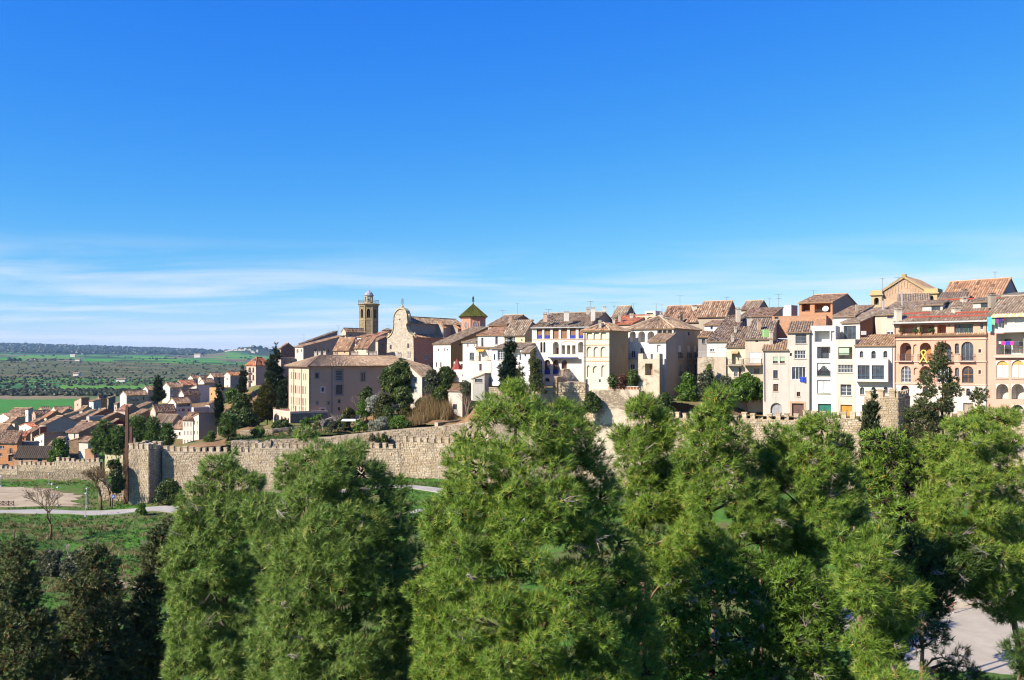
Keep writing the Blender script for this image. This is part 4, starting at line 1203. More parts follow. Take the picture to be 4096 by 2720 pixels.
for q in (.12, A1.L - .15):
    mb = MB(); mb.tube([A1.pt(q, zE1 - .2, .6), A1.pt(q, zE1 - .9, .1), A1.pt(q, zlo, .1)], .06, 6); mb.build('downpipe', plain('zinc', (0.28, 0.22, 0.2), .5), r1)
s, z = A1.st(3599, 1338); railing(A1, r1, *[A1.st(x, 1338)[0] for x in (3601, 3667)], z - .1, z + .75, -.06); railing(A1, r1, *[A1.st(x, 1338)[0] for x in (3681, 3737)], z - .1, z + .75, -.06)
def dormer(root, face, px0, px1, yt, yb, back, col=WHITE, win=True, tint=(1, 1, 1), slope=.25):
    """box dormer standing in the roof slope, back metres behind the facade plane"""
    F = Face(face.O - face.n * back, face.d, face.n, face.L)
    s0, z1 = F.st(px0, yt); s1, _ = F.st(px1, yt); z0 = F.st(px0, yb)[1]
    mb = MB(); F.box(mb, s0, s1, z0 - .8, z1, -3.0, 0)
    d = mb.build('dormer', plaster(col, .3), root)
    mb = MB(); tiles(mb, F.pt(s0 - .2, z1 + .02, .35), F.pt(s1 + .2, z1 + .02, .35), F.pt(s1 + .2, z1 + slope * 3.2, -3.0), F.pt(s0 - .2, z1 + slope * 3.2, -3.0)); mb.build('dormer_roof', tilem(tint), d)
    if win:
        w = s1 - s0; mb = MB(); F.box(mb, s0 + w * .45, s1 - w * .1, z0 + .15, z1 - .2, -.05, .02); mb.build('pane', glassm(), d)
dormer(r1, A1, 3690, 3770, 1220, 1248, 4.2); dormer(r1, A1, 3892, 3960, 1208, 1236, 4.6)
# bright red flashing lines across the roof
zr = zE1 + 3.3
for (q0, q1, t) in ((.12, .97, .14), (.03, .33, .34), (.62, .97, .30), (.32, .99, .985)):
    a = A1.pt(A1.L * q0, zE1 + 3.3 * t + .17, -8.5 * t); b = A1.pt(A1.L * q1, zE1 + 3.3 * t + .17, -8.5 * t)
    mb = MB(); mb.bar(a, b, .22); mb.build('flashing', plain('red_flashing', RED, .6), rf1)
def laundry(label, face, px, py, items, out):
    """a line of washing"""
    s, z = face.st(px, py); b = face.pt(s, z, out); root = thing('clothes_line', b, label, 'laundry')
    L = sum(w for c, w, h in items) + .1
    mb = MB(); mb.bar(face.pt(s, z, out), face.pt(s + L, z, out), .02); mb.build('cord', plain('cord', (0.5, 0.5, 0.5)), root)
    q = s + .05
    for c, w, h in items:
        mb = MB(); n = 4
        for k in range(n):
            o0 = out + .03 * math.sin(k * 2.1 + q); o1 = out + .03 * math.sin(k * 2.1 + 2.1 + q)
            mb.extr([face.pt(q + w * k / n, z, o0), face.pt(q + w * (k + 1) / n, z, o1), face.pt(q + w * (k + 1) / n, z - h + rr(-.05, .05), o1), face.pt(q + w * k / n, z - h + rr(-.05, .05), o0)], (face.n.x * .02, face.n.y * .02, 0))
        mb.build('garment', plain('cloth', c, .9), root); q += w + .02
laundry('row of bright washing hung in the gallery of the salmon house', A0, 3988, 1366, [((0.8, 0.8, 0.8), .3, .3), ((0.75, 0.05, 0.35), .55, .45), ((0.05, 0.06, 0.55), .5, .45), ((0.75, 0.05, 0.4), .5, .45), ((0.1, 0.1, 0.12), .6, .5), ((0.03, 0.03, 0.04), .5, .6), ((0.12, 0.12, 0.3), .4, .45), ((0.75, 0.7, 0.6), .4, .9)], -.5)
laundry('blue beach towel and dark clothes hung outside the top floor', A0, 3957, 1268, [((0.12, 0.55, 0.75), .55, 2.0), ((0.25, 0.6, 0.3), .4, 1.1), ((0.25, 0.05, 0.25), .45, .9), ((0.04, 0.06, 0.2), .35, 1.0), ((0.2, 0.05, 0.3), .3, .6)], .7)
# potted plants and chairs on the loggia are tiny; a few pots
def pot(label, c, h=.35, plant=.6, col=(0.55, 0.2, 0.08), group='potted plants'):
    root = thing('potted_plant', c, label, 'potted plant', group)
    mb = MB(); mb.lathe(c, [(.10, c[2]), (.16, c[2] + h), (.18, c[2] + h), (.18, c[2] + h + .05)], 8); mb.build('pot', plain('terracotta', col, .9), root)
    n = 60; v = RNG.normal(0, 1, (n, 3)); v /= np.linalg.norm(v, axis=1)[:, None]; ctr = np.array(c) + [0, 0, h + plant * .5] + v * plant * .45
    d = RNG.normal(0, .09, (n, 3, 3)); tri = (ctr[:, None] + d).reshape(-1, 3)
    np_mesh('leaves', tri, 3, leafm(((0, (0.03, 0.08, 0.02)), (1, (0.10, 0.20, 0.04))), .3, 'pot_leaves'), RNG.uniform(0, 1, n), root, c)['kind'] = 'stuff'
for px, lb in ((3607, 'leftmost potted plant on the loggia of the pink house'), (3660, 'potted plant right of the first loggia bay of the pink house'), (3684, 'potted plant at the left of the middle loggia bay'), (3730, 'tall potted plant at the right of the middle loggia bay')):
    s, z = A1.st(px, 1341); pot(lb, tuple(A1.pt(s, z + .06, .25)), .3, rr(.6, .95))
# yellow ribbon banner on the balcony
s, z = A1.st(3700, 1412); b = A1.pt(s, z, .62); root = thing('ribbon_banner', b, 'yellow loop ribbon hung on a balcony of the pink house', 'banner')
mb = MB(); N = 20
pts = [(-.55, -1.4), (-.1, -.6), (.28, 0.0), (.3, .25), (0, .42), (-.3, .25), (-.28, 0.0), (.1, -.6), (.55, -1.4)]
for k in range(len(pts) - 1):
    (a, c), (e, f) = pts[k], pts[k + 1]; mb.bar(A1.pt(s + a, z + c, .62 + .02 * k), A1.pt(s + e, z + f, .62 + .02 * k + .02), .17)
mb.build('ribbon', plain('yellow_cloth', (0.80, 0.66, 0.12), .8), root)
# white house with the glazed bay
r2, A2, B2, rf2 = house('white house with a glazed bay on the first floor, between beige and pink houses', 3422, 133, 3577, 130, 1378, 1664, b=6, roof='sA', rise=1.6, cA=(0.84, 0.80, 0.70), dirt=.35, tint=(1.25, 1.1, .95),
    wins=[(3438, 1404, 3454, 1430, 'ag', dict(nx=1, ny=2)), (3485, 1403, 3503, 1434, 'ag', dict(nx=1, ny=2)), (3533, 1403, 3550, 1430, 'ag', dict(nx=1, ny=2)),
          (3440, 1549, 3457, 1578, 'ag', dict(nx=2)), (3485, 1549, 3503, 1578, 'a'), (3534, 1548, 3551, 1572, 'ag', dict(nx=1)), (3448, 1620, 3458, 1662, 'd')])
s0, zt = A2.st(3423, 1455); s1, zb = A2.st(3558, 1527); mb = MB(); dp = 1.1
zt2 = A2.st(3423, 1437)[1]
A2.box(mb, s0 + .1, s1, zb, zb + .35, 0, dp); A2.box(mb, s0 + .1, s1, zt - .2, zt2, 0, dp)
ws = [A2.st(x, 1490)[0] for x in (3437, 3485, 3493, 3542)]
A2.box(mb, s0 + .1, ws[0], zb + .35, zt - .2, 0, dp); A2.box(mb, ws[1], ws[2], zb + .35, zt - .2, 0, dp); A2.box(mb, ws[3], s1, zb + .35, zt - .2, 0, dp)
bay = mb.build('bay', plaster((0.84, 0.80, 0.70), .3), r2)
for a, b in ((ws[0], ws[1]), (ws[2], ws[3])):
    mb = MB(); A2.box(mb, a, b, zb + .35, zt - .2, dp - .30, dp - .22); g = mb.build('pane', glassm(), bay)
    mb = MB()
    for k in range(4): q = a + (b - a) * k / 3; A2.box(mb, q - .04, q + .04, zb + .36, zt - .21, dp - .22, dp - .15)
    for k in range(4): q = zb + .4 + k * .22; A2.box(mb, a + .04, b - .04, q, q + .05, dp - .2, dp - .12)
    mb.build('bay_frame', plain('window_frame', (0.10, 0.16, 0.22), .5), bay)
mb = MB(); mb.tube([A2.pt(A2.L - .25, ZP(1378, 131), .1), A2.pt(A2.L - .25, ZP(1660, 131), .1)], .06, 6); mb.build('downpipe', plain('zinc', (0.35, 0.32, 0.3), .5), r2)
# beige narrow house with terrace, and the brick-sided pavilion behind it
r3, A3, B3, rf3 = house('narrow beige house with green blinds and an orange garage door', 3342, 135, 3421, 133, 1360, 1666, b=3.2, roof='flat', rise=.12, cA=(0.68, 0.60, 0.50), dirt=.6,
    wins=[(3353, 1388, 3409, 1436, 'L', dict(rail=1, r=1.2)), (3351, 1459, 3411, 1491, 'gg', dict(fr=(0.7, 0.68, 0.62), nx=5)), (3362, 1538, 3405, 1582, 'w', dict(r=.35, nx=2, ny=3)), (3362, 1620, 3409, 1666, 'door', dict(fill=(0.62, 0.30, 0.05)))])
s0, z0 = A3.st(3354, 1390); mb = MB(); A3.box(mb, s0, s0 + 1.55, z0 - 1.15, z0, -.25, -.2); mb.build('blind', plain('blind', (0.45, 0.62, 0.42)), r3)
s0, z0 = A3.st(3348, 1358); s1, _ = A3.st(3408, 1358); railing(A3, r3, s0, s1, z0 + .1, z0 + .95, -.1); 
r3b, A3b, B3b, rf3b = house('white terrace pavilion with long brick side wall under a rising tile roof', 3366, 138.6, 3440, 136.2, 1286, 1365, x2=3578, roof='sA', rise=2.6, cA=WHITE, matB=brickm((0.34, 0.17, 0.10)), wins=[(3374, 1302, 3424, 1358, 'g', dict(nx=3, ny=1, sill=0))], chim=((3427, 1218, 1238, 144, .35, GREY, False),))
mb = MB(); c = P(3452, 1332, 136.5); mb.box(c.x - .35, c.y - .4, c.z - .3, c.x + .35, c.y - .1, c.z + .3); o = mb.build('air_conditioner', plain('white_metal', (0.75, 0.75, 0.73), .5), origin=(c.x, c.y, c.z)); tag(o, 'white air-conditioning unit on the brick side wall', 'air conditioner')
# white narrow house
r4, A4, B4, rf4 = house('narrow bright white house with curtained windows and dark green door', 3243, 136.6, 3342, 135, 1306, 1664, b=6, roof='flat', rise=.15, cA=(0.86, 0.84, 0.79), dirt=.25,
    wins=[(3258, 1323, 3319, 1367, 'L', dict(r=1.5)), (3324, 1323, 3338, 1364, 'Nl'), (3268, 1386, 3322, 1434, 'L', dict(r=1.2, rail=1, inner=(.25, .8, .9, None))), (3268, 1451, 3322, 1504, 'curt', dict(curt=2, fr=FR_GREEN, rail=1)), (3268, 1521, 3322, 1574, 'curt', dict(fr=FR_GREEN)), (3272, 1616, 3325, 1662, 'door', dict(fill=(0.03, 0.20, 0.15)))])
s0, z0 = A4.st(3264, 1306); s1, _ = A4.st(3340, 1306); railing(A4, r4, s0, s1, z0 + .1, z0 + 1.05, -.15)
mb = MB(); mb.tube([A4.pt(.05, ZP(1320, 136), .1), A4.pt(.05, ZP(1660, 136), .1)], .06, 6); mb.build('downpipe', plain('zinc', (0.2, 0.2, 0.22), .5), r4)
# beige house with garage doors
wl = [(3092, 1427, 3111, 1453, 'gblind', dict(bh=.35)), (3120, 1427, 3139, 1453, 'gblind', dict(bh=.35)), (3093, 1481, 3111, 1514, 'b'), (3093, 1536, 3113, 1565, 'b', dict(ny=3, nx=3)), (3082, 1612, 3129, 1662, 'a', dict(fill=(0.42, 0.43, 0.44), r=.3, sur=None))]
r5a, A5a, B5a, rf5a = house('lower left half of the beige house, with two green blinds and arched grey door', 3052, 139, 3150, 137.7, 1397, 1666, b=4.5, roof='sA', rise=1.4, cA=(0.70, 0.63, 0.54), dirt=.7, wins=wl, tint=(1.1, 1.0, .9))
wr = [(3182, 1335, 3226, 1374, 'g', dict(nx=2, ny=3)), (3178, 1402, 3223, 1434, 'gg', dict(fr=FR_WHITE, nx=4, ny=2)), (3159, 1412, 3168, 1424, 'd'), (3168, 1468, 3223, 1518, 'w', dict(nx=4, sur=(0.8, 0.78, 0.74), sw=.12)), (3187, 1568, 3201, 1585, 'b'), (3168, 1614, 3215, 1666, 'door', dict(fill=(0.17, 0.10, 0.08), sur=(0.62, 0.42, 0.27), sw=.3))]
r5, A5, B5, rf5 = house('taller right half of the beige house, with brown garage door and blue cloth', 3150, 137.7, 3241, 136.5, 1326, 1666, b=9, roof='sA', rise=1.9, cA=(0.70, 0.63, 0.54), dirt=.7, wins=wr, tint=(.95, .9, .85))
laundry('small blue cloth hanging below the white double window', A5, 3199, 1508, [((0.03, 0.09, 0.6), .55, .75), ((0.03, 0.09, 0.5), .3, .9)], .12)
mb = MB(); mb.tube([A5.pt(A5.L - .1, ZP(1330, 136.7), .1), A5.pt(A5.L - .1, ZP(1660, 136.7), .1)], .06, 6); mb.build('downpipe', plain('zinc', (0.2, 0.2, 0.22), .5), r5)
mb = MB(); mb.tube([A5a.pt(.2, ZP(1400, 139), .1), A5a.pt(.25, ZP(1605, 139), .1)], .06, 6); mb.build('downpipe', plain('zinc', (0.2, 0.2, 0.22), .5), r5a)
# balconied house and its neighbours behind the garden
r6, A6, B6, rf6 = house('plain beige upper house with broad white window and a green roof vent', 2981, 142.5, 3084, 141, 1352, 1600, b=11, roof='sA', rise=3.6, cA=(0.66, 0.57, 0.44), dirt=.6,
    wins=[(2999, 1409, 3048, 1452, 'blind', dict(bh=0.0, nx=2)), (3022, 1357, 3033, 1368, 'd'), (3015, 1474, 3038, 1496, 'd')], messy=1.4, chim=((3064, 1318, 1338, 142, .9, (0.35, 0.62, 0.25), False), (3084, 1325, 1376, 141, .5, BEIGE), (3036, 1284, 1312, 146, .5, (0.6, 0.42, 0.28))))
s0, z0 = A6.st(2975, 1458); s1, _ = A6.st(3050, 1458); mb = MB(); A6.box(mb, s0, s1, z0 - .12, z0, 0, 1.6); bo = mb.build('balcony', plaster((0.55, 0.35, 0.26)), r6); railing(A6, bo, s0 + .05, s1 - .05, z0, z0 + .95, 1.5, True)
r6b, A6b, B6b, rf6b = house('old cream house with two rickety balconies above the garden trees', 2906, 144.5, 2981, 143.2, 1384, 1600, b=9, roof='sA', rise=3.4, cA=(0.74, 0.65, 0.48), dirt=.9, messy=1.6, tint=(.85, .82, .8), wins=[(2927, 1412, 2956, 1456, 'L', dict(r=.8)), (2936, 1470, 2951, 1507, 'blind'), (2955, 1470, 2966, 1507, 'b')], chim=((2931, 1345, 1366, 146, .35, BEIGE),))
for yy in (1460, 1517):
    s0, z0 = A6b.st(2912, yy); s1, _ = A6b.st(2972, yy); mb = MB(); A6b.box(mb, s0, s1, z0 - .15, z0, 0, 1.1); bo = mb.build('balcony', plaster((0.40, 0.33, 0.26), .9), r6b); railing(A6b, bo, s0 + .05, s1 - .05, z0, z0 + .9, 1.0, True)
mb = MB(); s0, z0 = A6b.st(2928, 1408); s1, _ = A6b.st(2955, 1408); mb.quad(A6b.pt(s0, z0 + .2, .05), A6b.pt(s1, z0 + .2, .05), A6b.pt(s1, z0 - .25, .8), A6b.pt(s0, z0 - .25, .8)); mb.build('awning', plain('awning_orange', (0.72, 0.38, 0.16), .8), r6b)
r7, A7, B7, rf7 = house('white house under a very long tile roof, behind the plain garden wall', 2828, 148, 2910, 146.5, 1362, 1470, b=16, roof='sA', rise=4.9, cA=(0.80, 0.74, 0.63), messy=1.6, tint=(.9, .85, .82), wins=[(2840, 1383, 2857, 1408, 'blind'), (2868, 1390, 2902, 1432, 'blind', dict(bh=0.0))], chim=((2992, 1272, 1296, 158, .9, CREAM), (2952, 1235, 1285, 157, .7, BEIGE), (2942, 1310, 1330, 150, .35, BEIGE)))
r7b, A7b, B7b, rf7b = house('plain beige garden wall block below the white house', 2790, 145.8, 2904, 144.2, 1429, 1600, b=2.2, roof='flat', rise=.05, matA=patched((0.66, 0.55, 0.41)), dirt=.8, winsB=[])
railing(A7b, r7b, .1, A7b.L - .1, ZP(1429, 144.2) + .1, ZP(1429, 144.2) + 1.0, -.1, col=(0.6, 0.6, 0.6))
# house strip in shade between the grey house and the garden block
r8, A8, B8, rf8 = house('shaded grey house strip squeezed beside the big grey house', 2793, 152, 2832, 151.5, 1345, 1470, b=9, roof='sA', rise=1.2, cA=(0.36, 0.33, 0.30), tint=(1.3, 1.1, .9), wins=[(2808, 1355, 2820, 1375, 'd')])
# brick loggia house on the skyline
r9, A9, B9, rf9 = house('brick rooftop loggia with grey gabled side on the skyline', 3196, 154, 3330, 151, 1206, 1262, x2=3440, roof='gA', rise=2.0, cA=(0.55, 0.28, 0.15), matA=brickm((0.60, 0.30, 0.16)), cB=(0.40, 0.33, 0.26), wins=[(3206, 1212, 3240, 1246, 'L', dict(r=2.5)), (3258, 1214, 3322, 1250, 'L', dict(r=2.5))], tint=(1.2, 1.0, .85))
r9b, A9b, B9b, rf9b = house('orange brick block with two small openings below the rooftop loggia', 3088, 150, 3305, 146.5, 1262, 1300, b=5, roof='flat', rise=.05, cA=BRICK, matA=brickm((0.60, 0.33, 0.19)), wins=[(3098, 1258, 3114, 1277, 'd'), (3112, 1281, 3119, 1293, 'd')])
railing(A9b, r9b, *[A9b.st(x, 1262)[0] for x in (3222, 3302)], ZP(1262, 147.5), ZP(1262, 147.5) + .9, -.05, col=(0.35, 0.25, 0.2))
mb = MB(); c = P(3303, 1237, 147); mb.lathe((0, 0, 0), [(0, 0), (.3, .06), (.5, .18), (.52, .2)], 12); o = mb.build('satellite_dish', plain('white_metal', (0.75, 0.75, 0.73), .5), origin=(0, 0, 0)); o.location = c; o.rotation_euler = (math.radians(65), 0, math.radians(-35)); tag(o, 'white satellite dish at the corner of the brick loggia terrace', 'satellite dish')
# houses behind the white narrow house
r10, A10, B10, rf10 = house('white gabled dwelling with awning-covered tile roof behind the railing terrace', 3330, 142, 3420, 140, 1262, 1330, b=12, roof='sA', rise=2.2, cA=WHITE, tint=(1.1, 1, .9))
r11, A11, B11, rf11 = house('low tiled house with a small blue window left of the pink house', 3500, 138.5, 3580, 136.5, 1255, 1350, b=10, roof='sA', rise=2.4, cA=(0.68, 0.58, 0.46), wins=[(3549, 1256, 3571, 1272, 'bl', dict(nx=1)), (3546, 1317, 3574, 1338, 'blind')], chim=((3533, 1203, 1244, 141, .3, (0.55, 0.5, 0.46), False), (3608, 1170, 1236, 142, .2, (0.55, 0.5, 0.46), False)))
r12, A12, B12, rf12 = house('tile-roofed house with skylights below the brick gable church', 3590, 147, 3720, 145, 1218, 1290, b=9, roof='sA', rise=2.4, cA=(0.66, 0.58, 0.47))
mb = MB(); F = Face(A12.O - A12.n * 2.0, A12.d, A12.n, A12.L); s, z = F.st(3665, 1216); 
mb.hexa([F.pt(s, z - .1, 0), F.pt(s + 1.6, z - .1, 0), F.pt(s + 1.6, z + 0.85, -3), F.pt(s, z + .85, -3), F.pt(s, z + .05, 0), F.pt(s + 1.6, z + .05, 0), F.pt(s + 1.6, z + 1.0, -3), F.pt(s, z + 1.0, -3)]); mb.build('skylight', glassm((0.25, 0.3, 0.36), .15), rf12)
# the brick pediment of the big building on the skyline
def pediment():
    Y0, Y1 = 178., 172.; PL = Vector(((3500 - CX) * Y0 / K, Y0)); PC = Vector(((3712 - CX) * Y1 / K, Y1)); d = PC - PL; L = d.length; u = d / L; v = Vector((-u.y, u.x))
    F = Face(PL, u, -v, L); zb = ZP(1330, 175); root = thing('brick_hall', (PC.x, PC.y, zb), 'large hall with a brick pediment edged by little blind arches on the skyline', 'hall')
    bm_ = brickm((0.62, 0.42, 0.27)); st_ = plaster((0.55, 0.42, 0.24), .6)
    sA, zA = F.st(3617, 1113); s0, z0 = F.st(3530, 1172); s1, z1 = F.st(3700, 1166)
    mb = MB(); mb.extr([F.pt(s0, zb - 3), F.pt(s1, zb - 3), F.pt(s1, z1), F.pt(sA, zA), F.pt(s0, z0)], (v.x * 14, v.y * 14, 0)); mb.build('wall', bm_, root)
    for (a, za, b_, zb2) in ((s0 - .3, z0, sA, zA), (sA, zA, s1 + .3, z1)):
        mb = MB(); mb.extr([F.pt(a, za, .35), F.pt(b_, zb2, .35), F.pt(b_, zb2 + .45, .45), F.pt(a, za + .45, .45)], (v.x * 14.5, v.y * 14.5, 0)); mb.build('cornice', st_, root)
        mb = MB(); n = 8
        for k in range(n):
            t = (k + .5) / n; s = a + (b_ - a) * t; z = za + (zb2 - za) * t - .5
            for sg in (-.24, .24): F.box(mb, s + sg - .06, s + sg + .06, z - 1.0, z, 0, .10)
            for q in range(5):
                th = math.pi * q / 4; th2 = math.pi * (q + 1) / 4
                if q < 4: mb.extr([F.pt(s - .30 * math.cos(th), z + .30 * math.sin(th), .1), F.pt(s - .30 * math.cos(th2), z + .30 * math.sin(th2), .1), F.pt(s - .18 * math.cos(th2), z + .18 * math.sin(th2), .1), F.pt(s - .18 * math.cos(th), z + .18 * math.sin(th), .1)], (v.x * .1, v.y * .1, 0))
        mb.build('blind_arch', bm_, root)
    mb = MB(); a_, z_ = F.st(3612, 1104); F.box(mb, sA - .35, sA + .35, zA, zA + .8, -.4, .4); mb.build('finial', plaster((0.5, 0.35, 0.12), .6), root)
    for (x0, x1, yt) in ((3488, 3530, 1163), (3702, 3752, 1156)):
        a, zt = F.st(x0, yt); b_, _ = F.st(x1, yt); mb = MB(); cuts = []
        A_ = Face(F.pt(a, 0, .6).to_2d(), u, -v, b_ - a); m_ = (b_ - a) / 2
        cuts.append((m_ - .45, m_ + .45, ZP(1216, 175), ZP(1187, 175), 1.0, .45, 0, None)); wall_face(mb, A_, zb - 3, zt, cuts, 0)
        wall_face(mb, Face(F.pt(b_, 0, .6).to_2d(), v, u, 4), zb - 3, zt, [], 0); wall_face(mb, Face(F.pt(a, 0, -3.4).to_2d(), -v, -u, 4), zb - 3, zt, [], 0)
        tw = mb.build('turret', plaster((0.58, 0.44, 0.25), .6), root)
        mb = MB(); A_.box(mb, m_ - .45, m_ + .45, ZP(1217, 175), ZP(1186, 175), -1.1, -1.0); mb.build('opening', glassm((.02, .02, .02), .6), tw)
        mb = MB(); A_.box(mb, -.35, b_ - a + .35, zt - 1.0, zt - .75, -4.3, .35); A_.box(mb, -.1, b_ - a + .1, zt - .75, zt, -4.1, .1); mb.build('turret_cornice', plaster((0.60, 0.46, 0.22), .6), tw)
    mb = MB(); tiles(mb, F.pt(s1 + .6, z1 + .4, .4), F.pt(s1 + .6, z1 + .4, -14), F.pt(sA, zA + .5, -14), F.pt(sA, zA + .5, .4), w=.4, l=.7); mb.build('roof', tilem((1.1, 1, .9)), root)
    mb = MB(); tiles(mb, F.pt(s0 - .4, z0 + .4, -14), F.pt(s0 - .4, z0 + .4, .4), F.pt(sA, zA + .5, .4), F.pt(sA, zA + .5, -14), w=.4, l=.7); mb.build('roof', tilem((1.1, 1, .9)), root)
pediment()
house('long red-tiled house with skylights on the far right skyline', 3760, 158, 4000, 150, 1192, 1250, x2=4082, roof='gA', rise=3.6, cA=(0.75, 0.70, 0.62), cB=(0.47, 0.42, 0.36), tint=(1.25, .95, .8), chim=((3858, 1160, 1180, 153, .8, GREY), (3985, 1110, 1150, 155, .3, (0.6, 0.6, 0.6), False)))
house('low tile-roofed house with translucent roof sheets behind the pink house', 3755, 146, 3860, 144, 1190, 1240, b=6, roof='sA', rise=1.3, cA=WHITE, tint=(.9, .9, .9))
house('grey rooftop block with glass roof at the upper right', 3950, 147, 4110, 141, 1178, 1250, b=7, roof='sA', rise=.9, cA=(0.56, 0.52, 0.47), tint=(.7, .8, .95))
# ------------------------------------------------------------------ centre: grey house, tower house, arcade house
BLUEP = (0.03, 0.05, 0.36)
# big grey house
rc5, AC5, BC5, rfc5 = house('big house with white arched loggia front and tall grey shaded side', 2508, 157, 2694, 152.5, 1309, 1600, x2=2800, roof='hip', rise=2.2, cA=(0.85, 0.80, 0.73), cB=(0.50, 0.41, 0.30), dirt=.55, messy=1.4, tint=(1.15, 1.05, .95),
    wins=[(2519, 1325, 2543, 1369, 'LA', dict(r=1.5)), (2553, 1325, 2580, 1369, 'LA', dict(r=1.5)), (2590, 1325, 2617, 1369, 'LA', dict(r=1.5)), (2629, 1320, 2648, 1347, 'L', dict(r=1.2)), (2650, 1320, 2667, 1347, 'L', dict(r=1.2)), (2669, 1320, 2688, 1347, 'L', dict(r=1.2)),
          (2524, 1386, 2542, 1431, 'blind', dict(bh=.6, sill=0)), (2559, 1386, 2576, 1420, 'blind', dict(bh=.8)), (2521, 1456, 2539, 1494, 'w', dict(sill=0))],
    winsB=[(2714, 1383, 2726, 1434, 'blind', dict(balc=.3, be=.1)), (2750, 1383, 2762, 1434, 'blind', dict(balc=.3, be=.1)), (2776, 1384, 2787, 1434, 'blind', dict(balc=.3, be=.1)), (2715, 1458, 2726, 1507, 'w', dict(balc=.3, be=.1)), (2752, 1458, 2762, 1507, 'w'), (2779, 1458, 2788, 1500, 'd'), (2752, 1328, 2759, 1342, 'd')],
    chim=((2646, 1255, 1282, 158, .5, CREAM),))
s0, z0 = AC5.st(2509, 1434); s1, _ = AC5.st(2560, 1434); mb = MB(); AC5.box(mb, s0, s1, z0 - .15, z0, 0, 1.0); bo = mb.build('balcony', plaster((0.5, 0.45, 0.4)), rc5); railing(AC5, bo, s0 + .05, s1 - .05, z0, z0 + .95, .95, True)
# projecting white wing with its own little roof
rw, AW, BW, rfw = house('white wing with one narrow window projecting from the grey house', 2594, 151.2, 2664, 149.2, 1363, 1600, b=3.4, roof='sA', rise=1.3, cA=(0.86, 0.82, 0.76), cB=(0.50, 0.41, 0.30), wins=[(2602, 1405, 2613, 1440, 'blind', dict(bh=.7)), (2628, 1378, 2643, 1410, 'Nl')], tint=(1.1, 1, .9))
rp, AP, BP, rfp = house('tall beige garden pillar block with a square window hole', 2553, 148.5, 2638, 146.8, 1437, 1640, b=1.8, roof='flat', rise=.04, matA=patched((0.70, 0.59, 0.44)), cB=(0.46, 0.38, 0.28), dirt=.7, sink=4, wins=[(2580, 1454, 2610, 1501, 'L', dict(r=1.2, inner=(.35, .75, .98, (0.36, 0.18, 0.09))))])
for a, b in ((2553, 2572), (2621, 2638)):
    mb = MB(); q0, z = AP.st(a, 1437); q1, _ = AP.st(b, 1437); AP.box(mb, q0 + .01, q1 - .01, z, ZP(1414, 147), -1.78, -.01); mb.build('pillar', plaster((0.68, 0.58, 0.45), .7), rp)
# tower house with blind arches
na = dict(r=.25)
bri = (0.62, 0.33, 0.17)
W4 = [(x0, 1326, x1, 1360, 'N', na) for x0, x1 in ((2346, 2369), (2374, 2397), (2402, 2426))] + [(x0, 1386, x1, 1428, 'N', na) for x0, x1 in ((2346, 2369), (2374, 2397), (2402, 2426))] + \
     [(2347, 1461, 2362, 1509, 'N', na), (2371, 1464, 2393, 1493, 'N', na), (2405, 1461, 2421, 1508, 'N', na), (2343, 1517, 2351, 1532, 'd'), (2396, 1517, 2403, 1529, 'd')]
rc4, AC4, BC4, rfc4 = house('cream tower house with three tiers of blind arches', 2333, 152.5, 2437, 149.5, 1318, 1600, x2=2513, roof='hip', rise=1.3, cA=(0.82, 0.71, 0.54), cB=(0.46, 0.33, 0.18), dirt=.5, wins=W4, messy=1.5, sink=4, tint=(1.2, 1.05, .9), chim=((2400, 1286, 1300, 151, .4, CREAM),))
for yy, hh in ((1322, .5), (1357, .1), (1380, .12), (1428, .1), (1444, .12)):
    z = AC4.st(2380, yy)[1]; mb = MB(); AC4.box(mb, .02, AC4.L - .02, z - hh / 2, z + hh / 2, -.02, .05); mb.build('brick_band', brickm(bri), rc4)
mb = MB(); mb.tube([AC4.pt(.35, ZP(1322, 152), .12), AC4.pt(.35, ZP(1570, 152), .12)], .08, 6); mb.build('downpipe', plain('zinc', (0.25, 0.24, 0.23), .5), rc4)
# plastered base wall under the terrace
rb, AB, BB, rfb = house('stained beige plaster wall below the little terrace balustrade', 2372, 149.2, 2556, 147.2, 1561, 1760, b=4.5, roof='flat', rise=.06, roofmat=patched((0.78, 0.67, 0.50)), matA=patched((0.78, 0.67, 0.50)), matB=patched((0.78, 0.67, 0.50)), name='terrace_wall', cat='wall', sink=14)
wall_run('weathered foundation wall under the terrace and pillar block', [(2335, 151.6, 2560, 146.6, 1650, 1880), (2560, 146.6, 2645, 142.5, 1640, 1880)], merl=False)
# balustrade of orange tiles
s0, z0 = AB.st(2430, 1561); s1, _ = AB.st(2554, 1561); b = AB.pt(s0, z0, 0); root = thing('balustrade', b, 'orange and white tile balustrade on the little terrace', 'balustrade')
zt = AB.st(2430, 1544)[1]
mb = MB(); AB.box(mb, s0, s1, zt - .1, zt, -.25, 0); AB.box(mb, s0, s1, z0 + .062, z0 + .14, -.25, 0); mb.build('rail', plaster(WHITE), root)
for k in range(22):
    q = s0 + (s1 - s0) * (k + .5) / 22; mb = MB(); AB.box(mb, q - .07, q + .07, z0 + .14, zt - .1, -.2, -.05); mb.build('baluster', plain('terracotta', (0.60, 0.22, 0.08) if k % 2 else (0.75, 0.5, 0.3), .85), root)
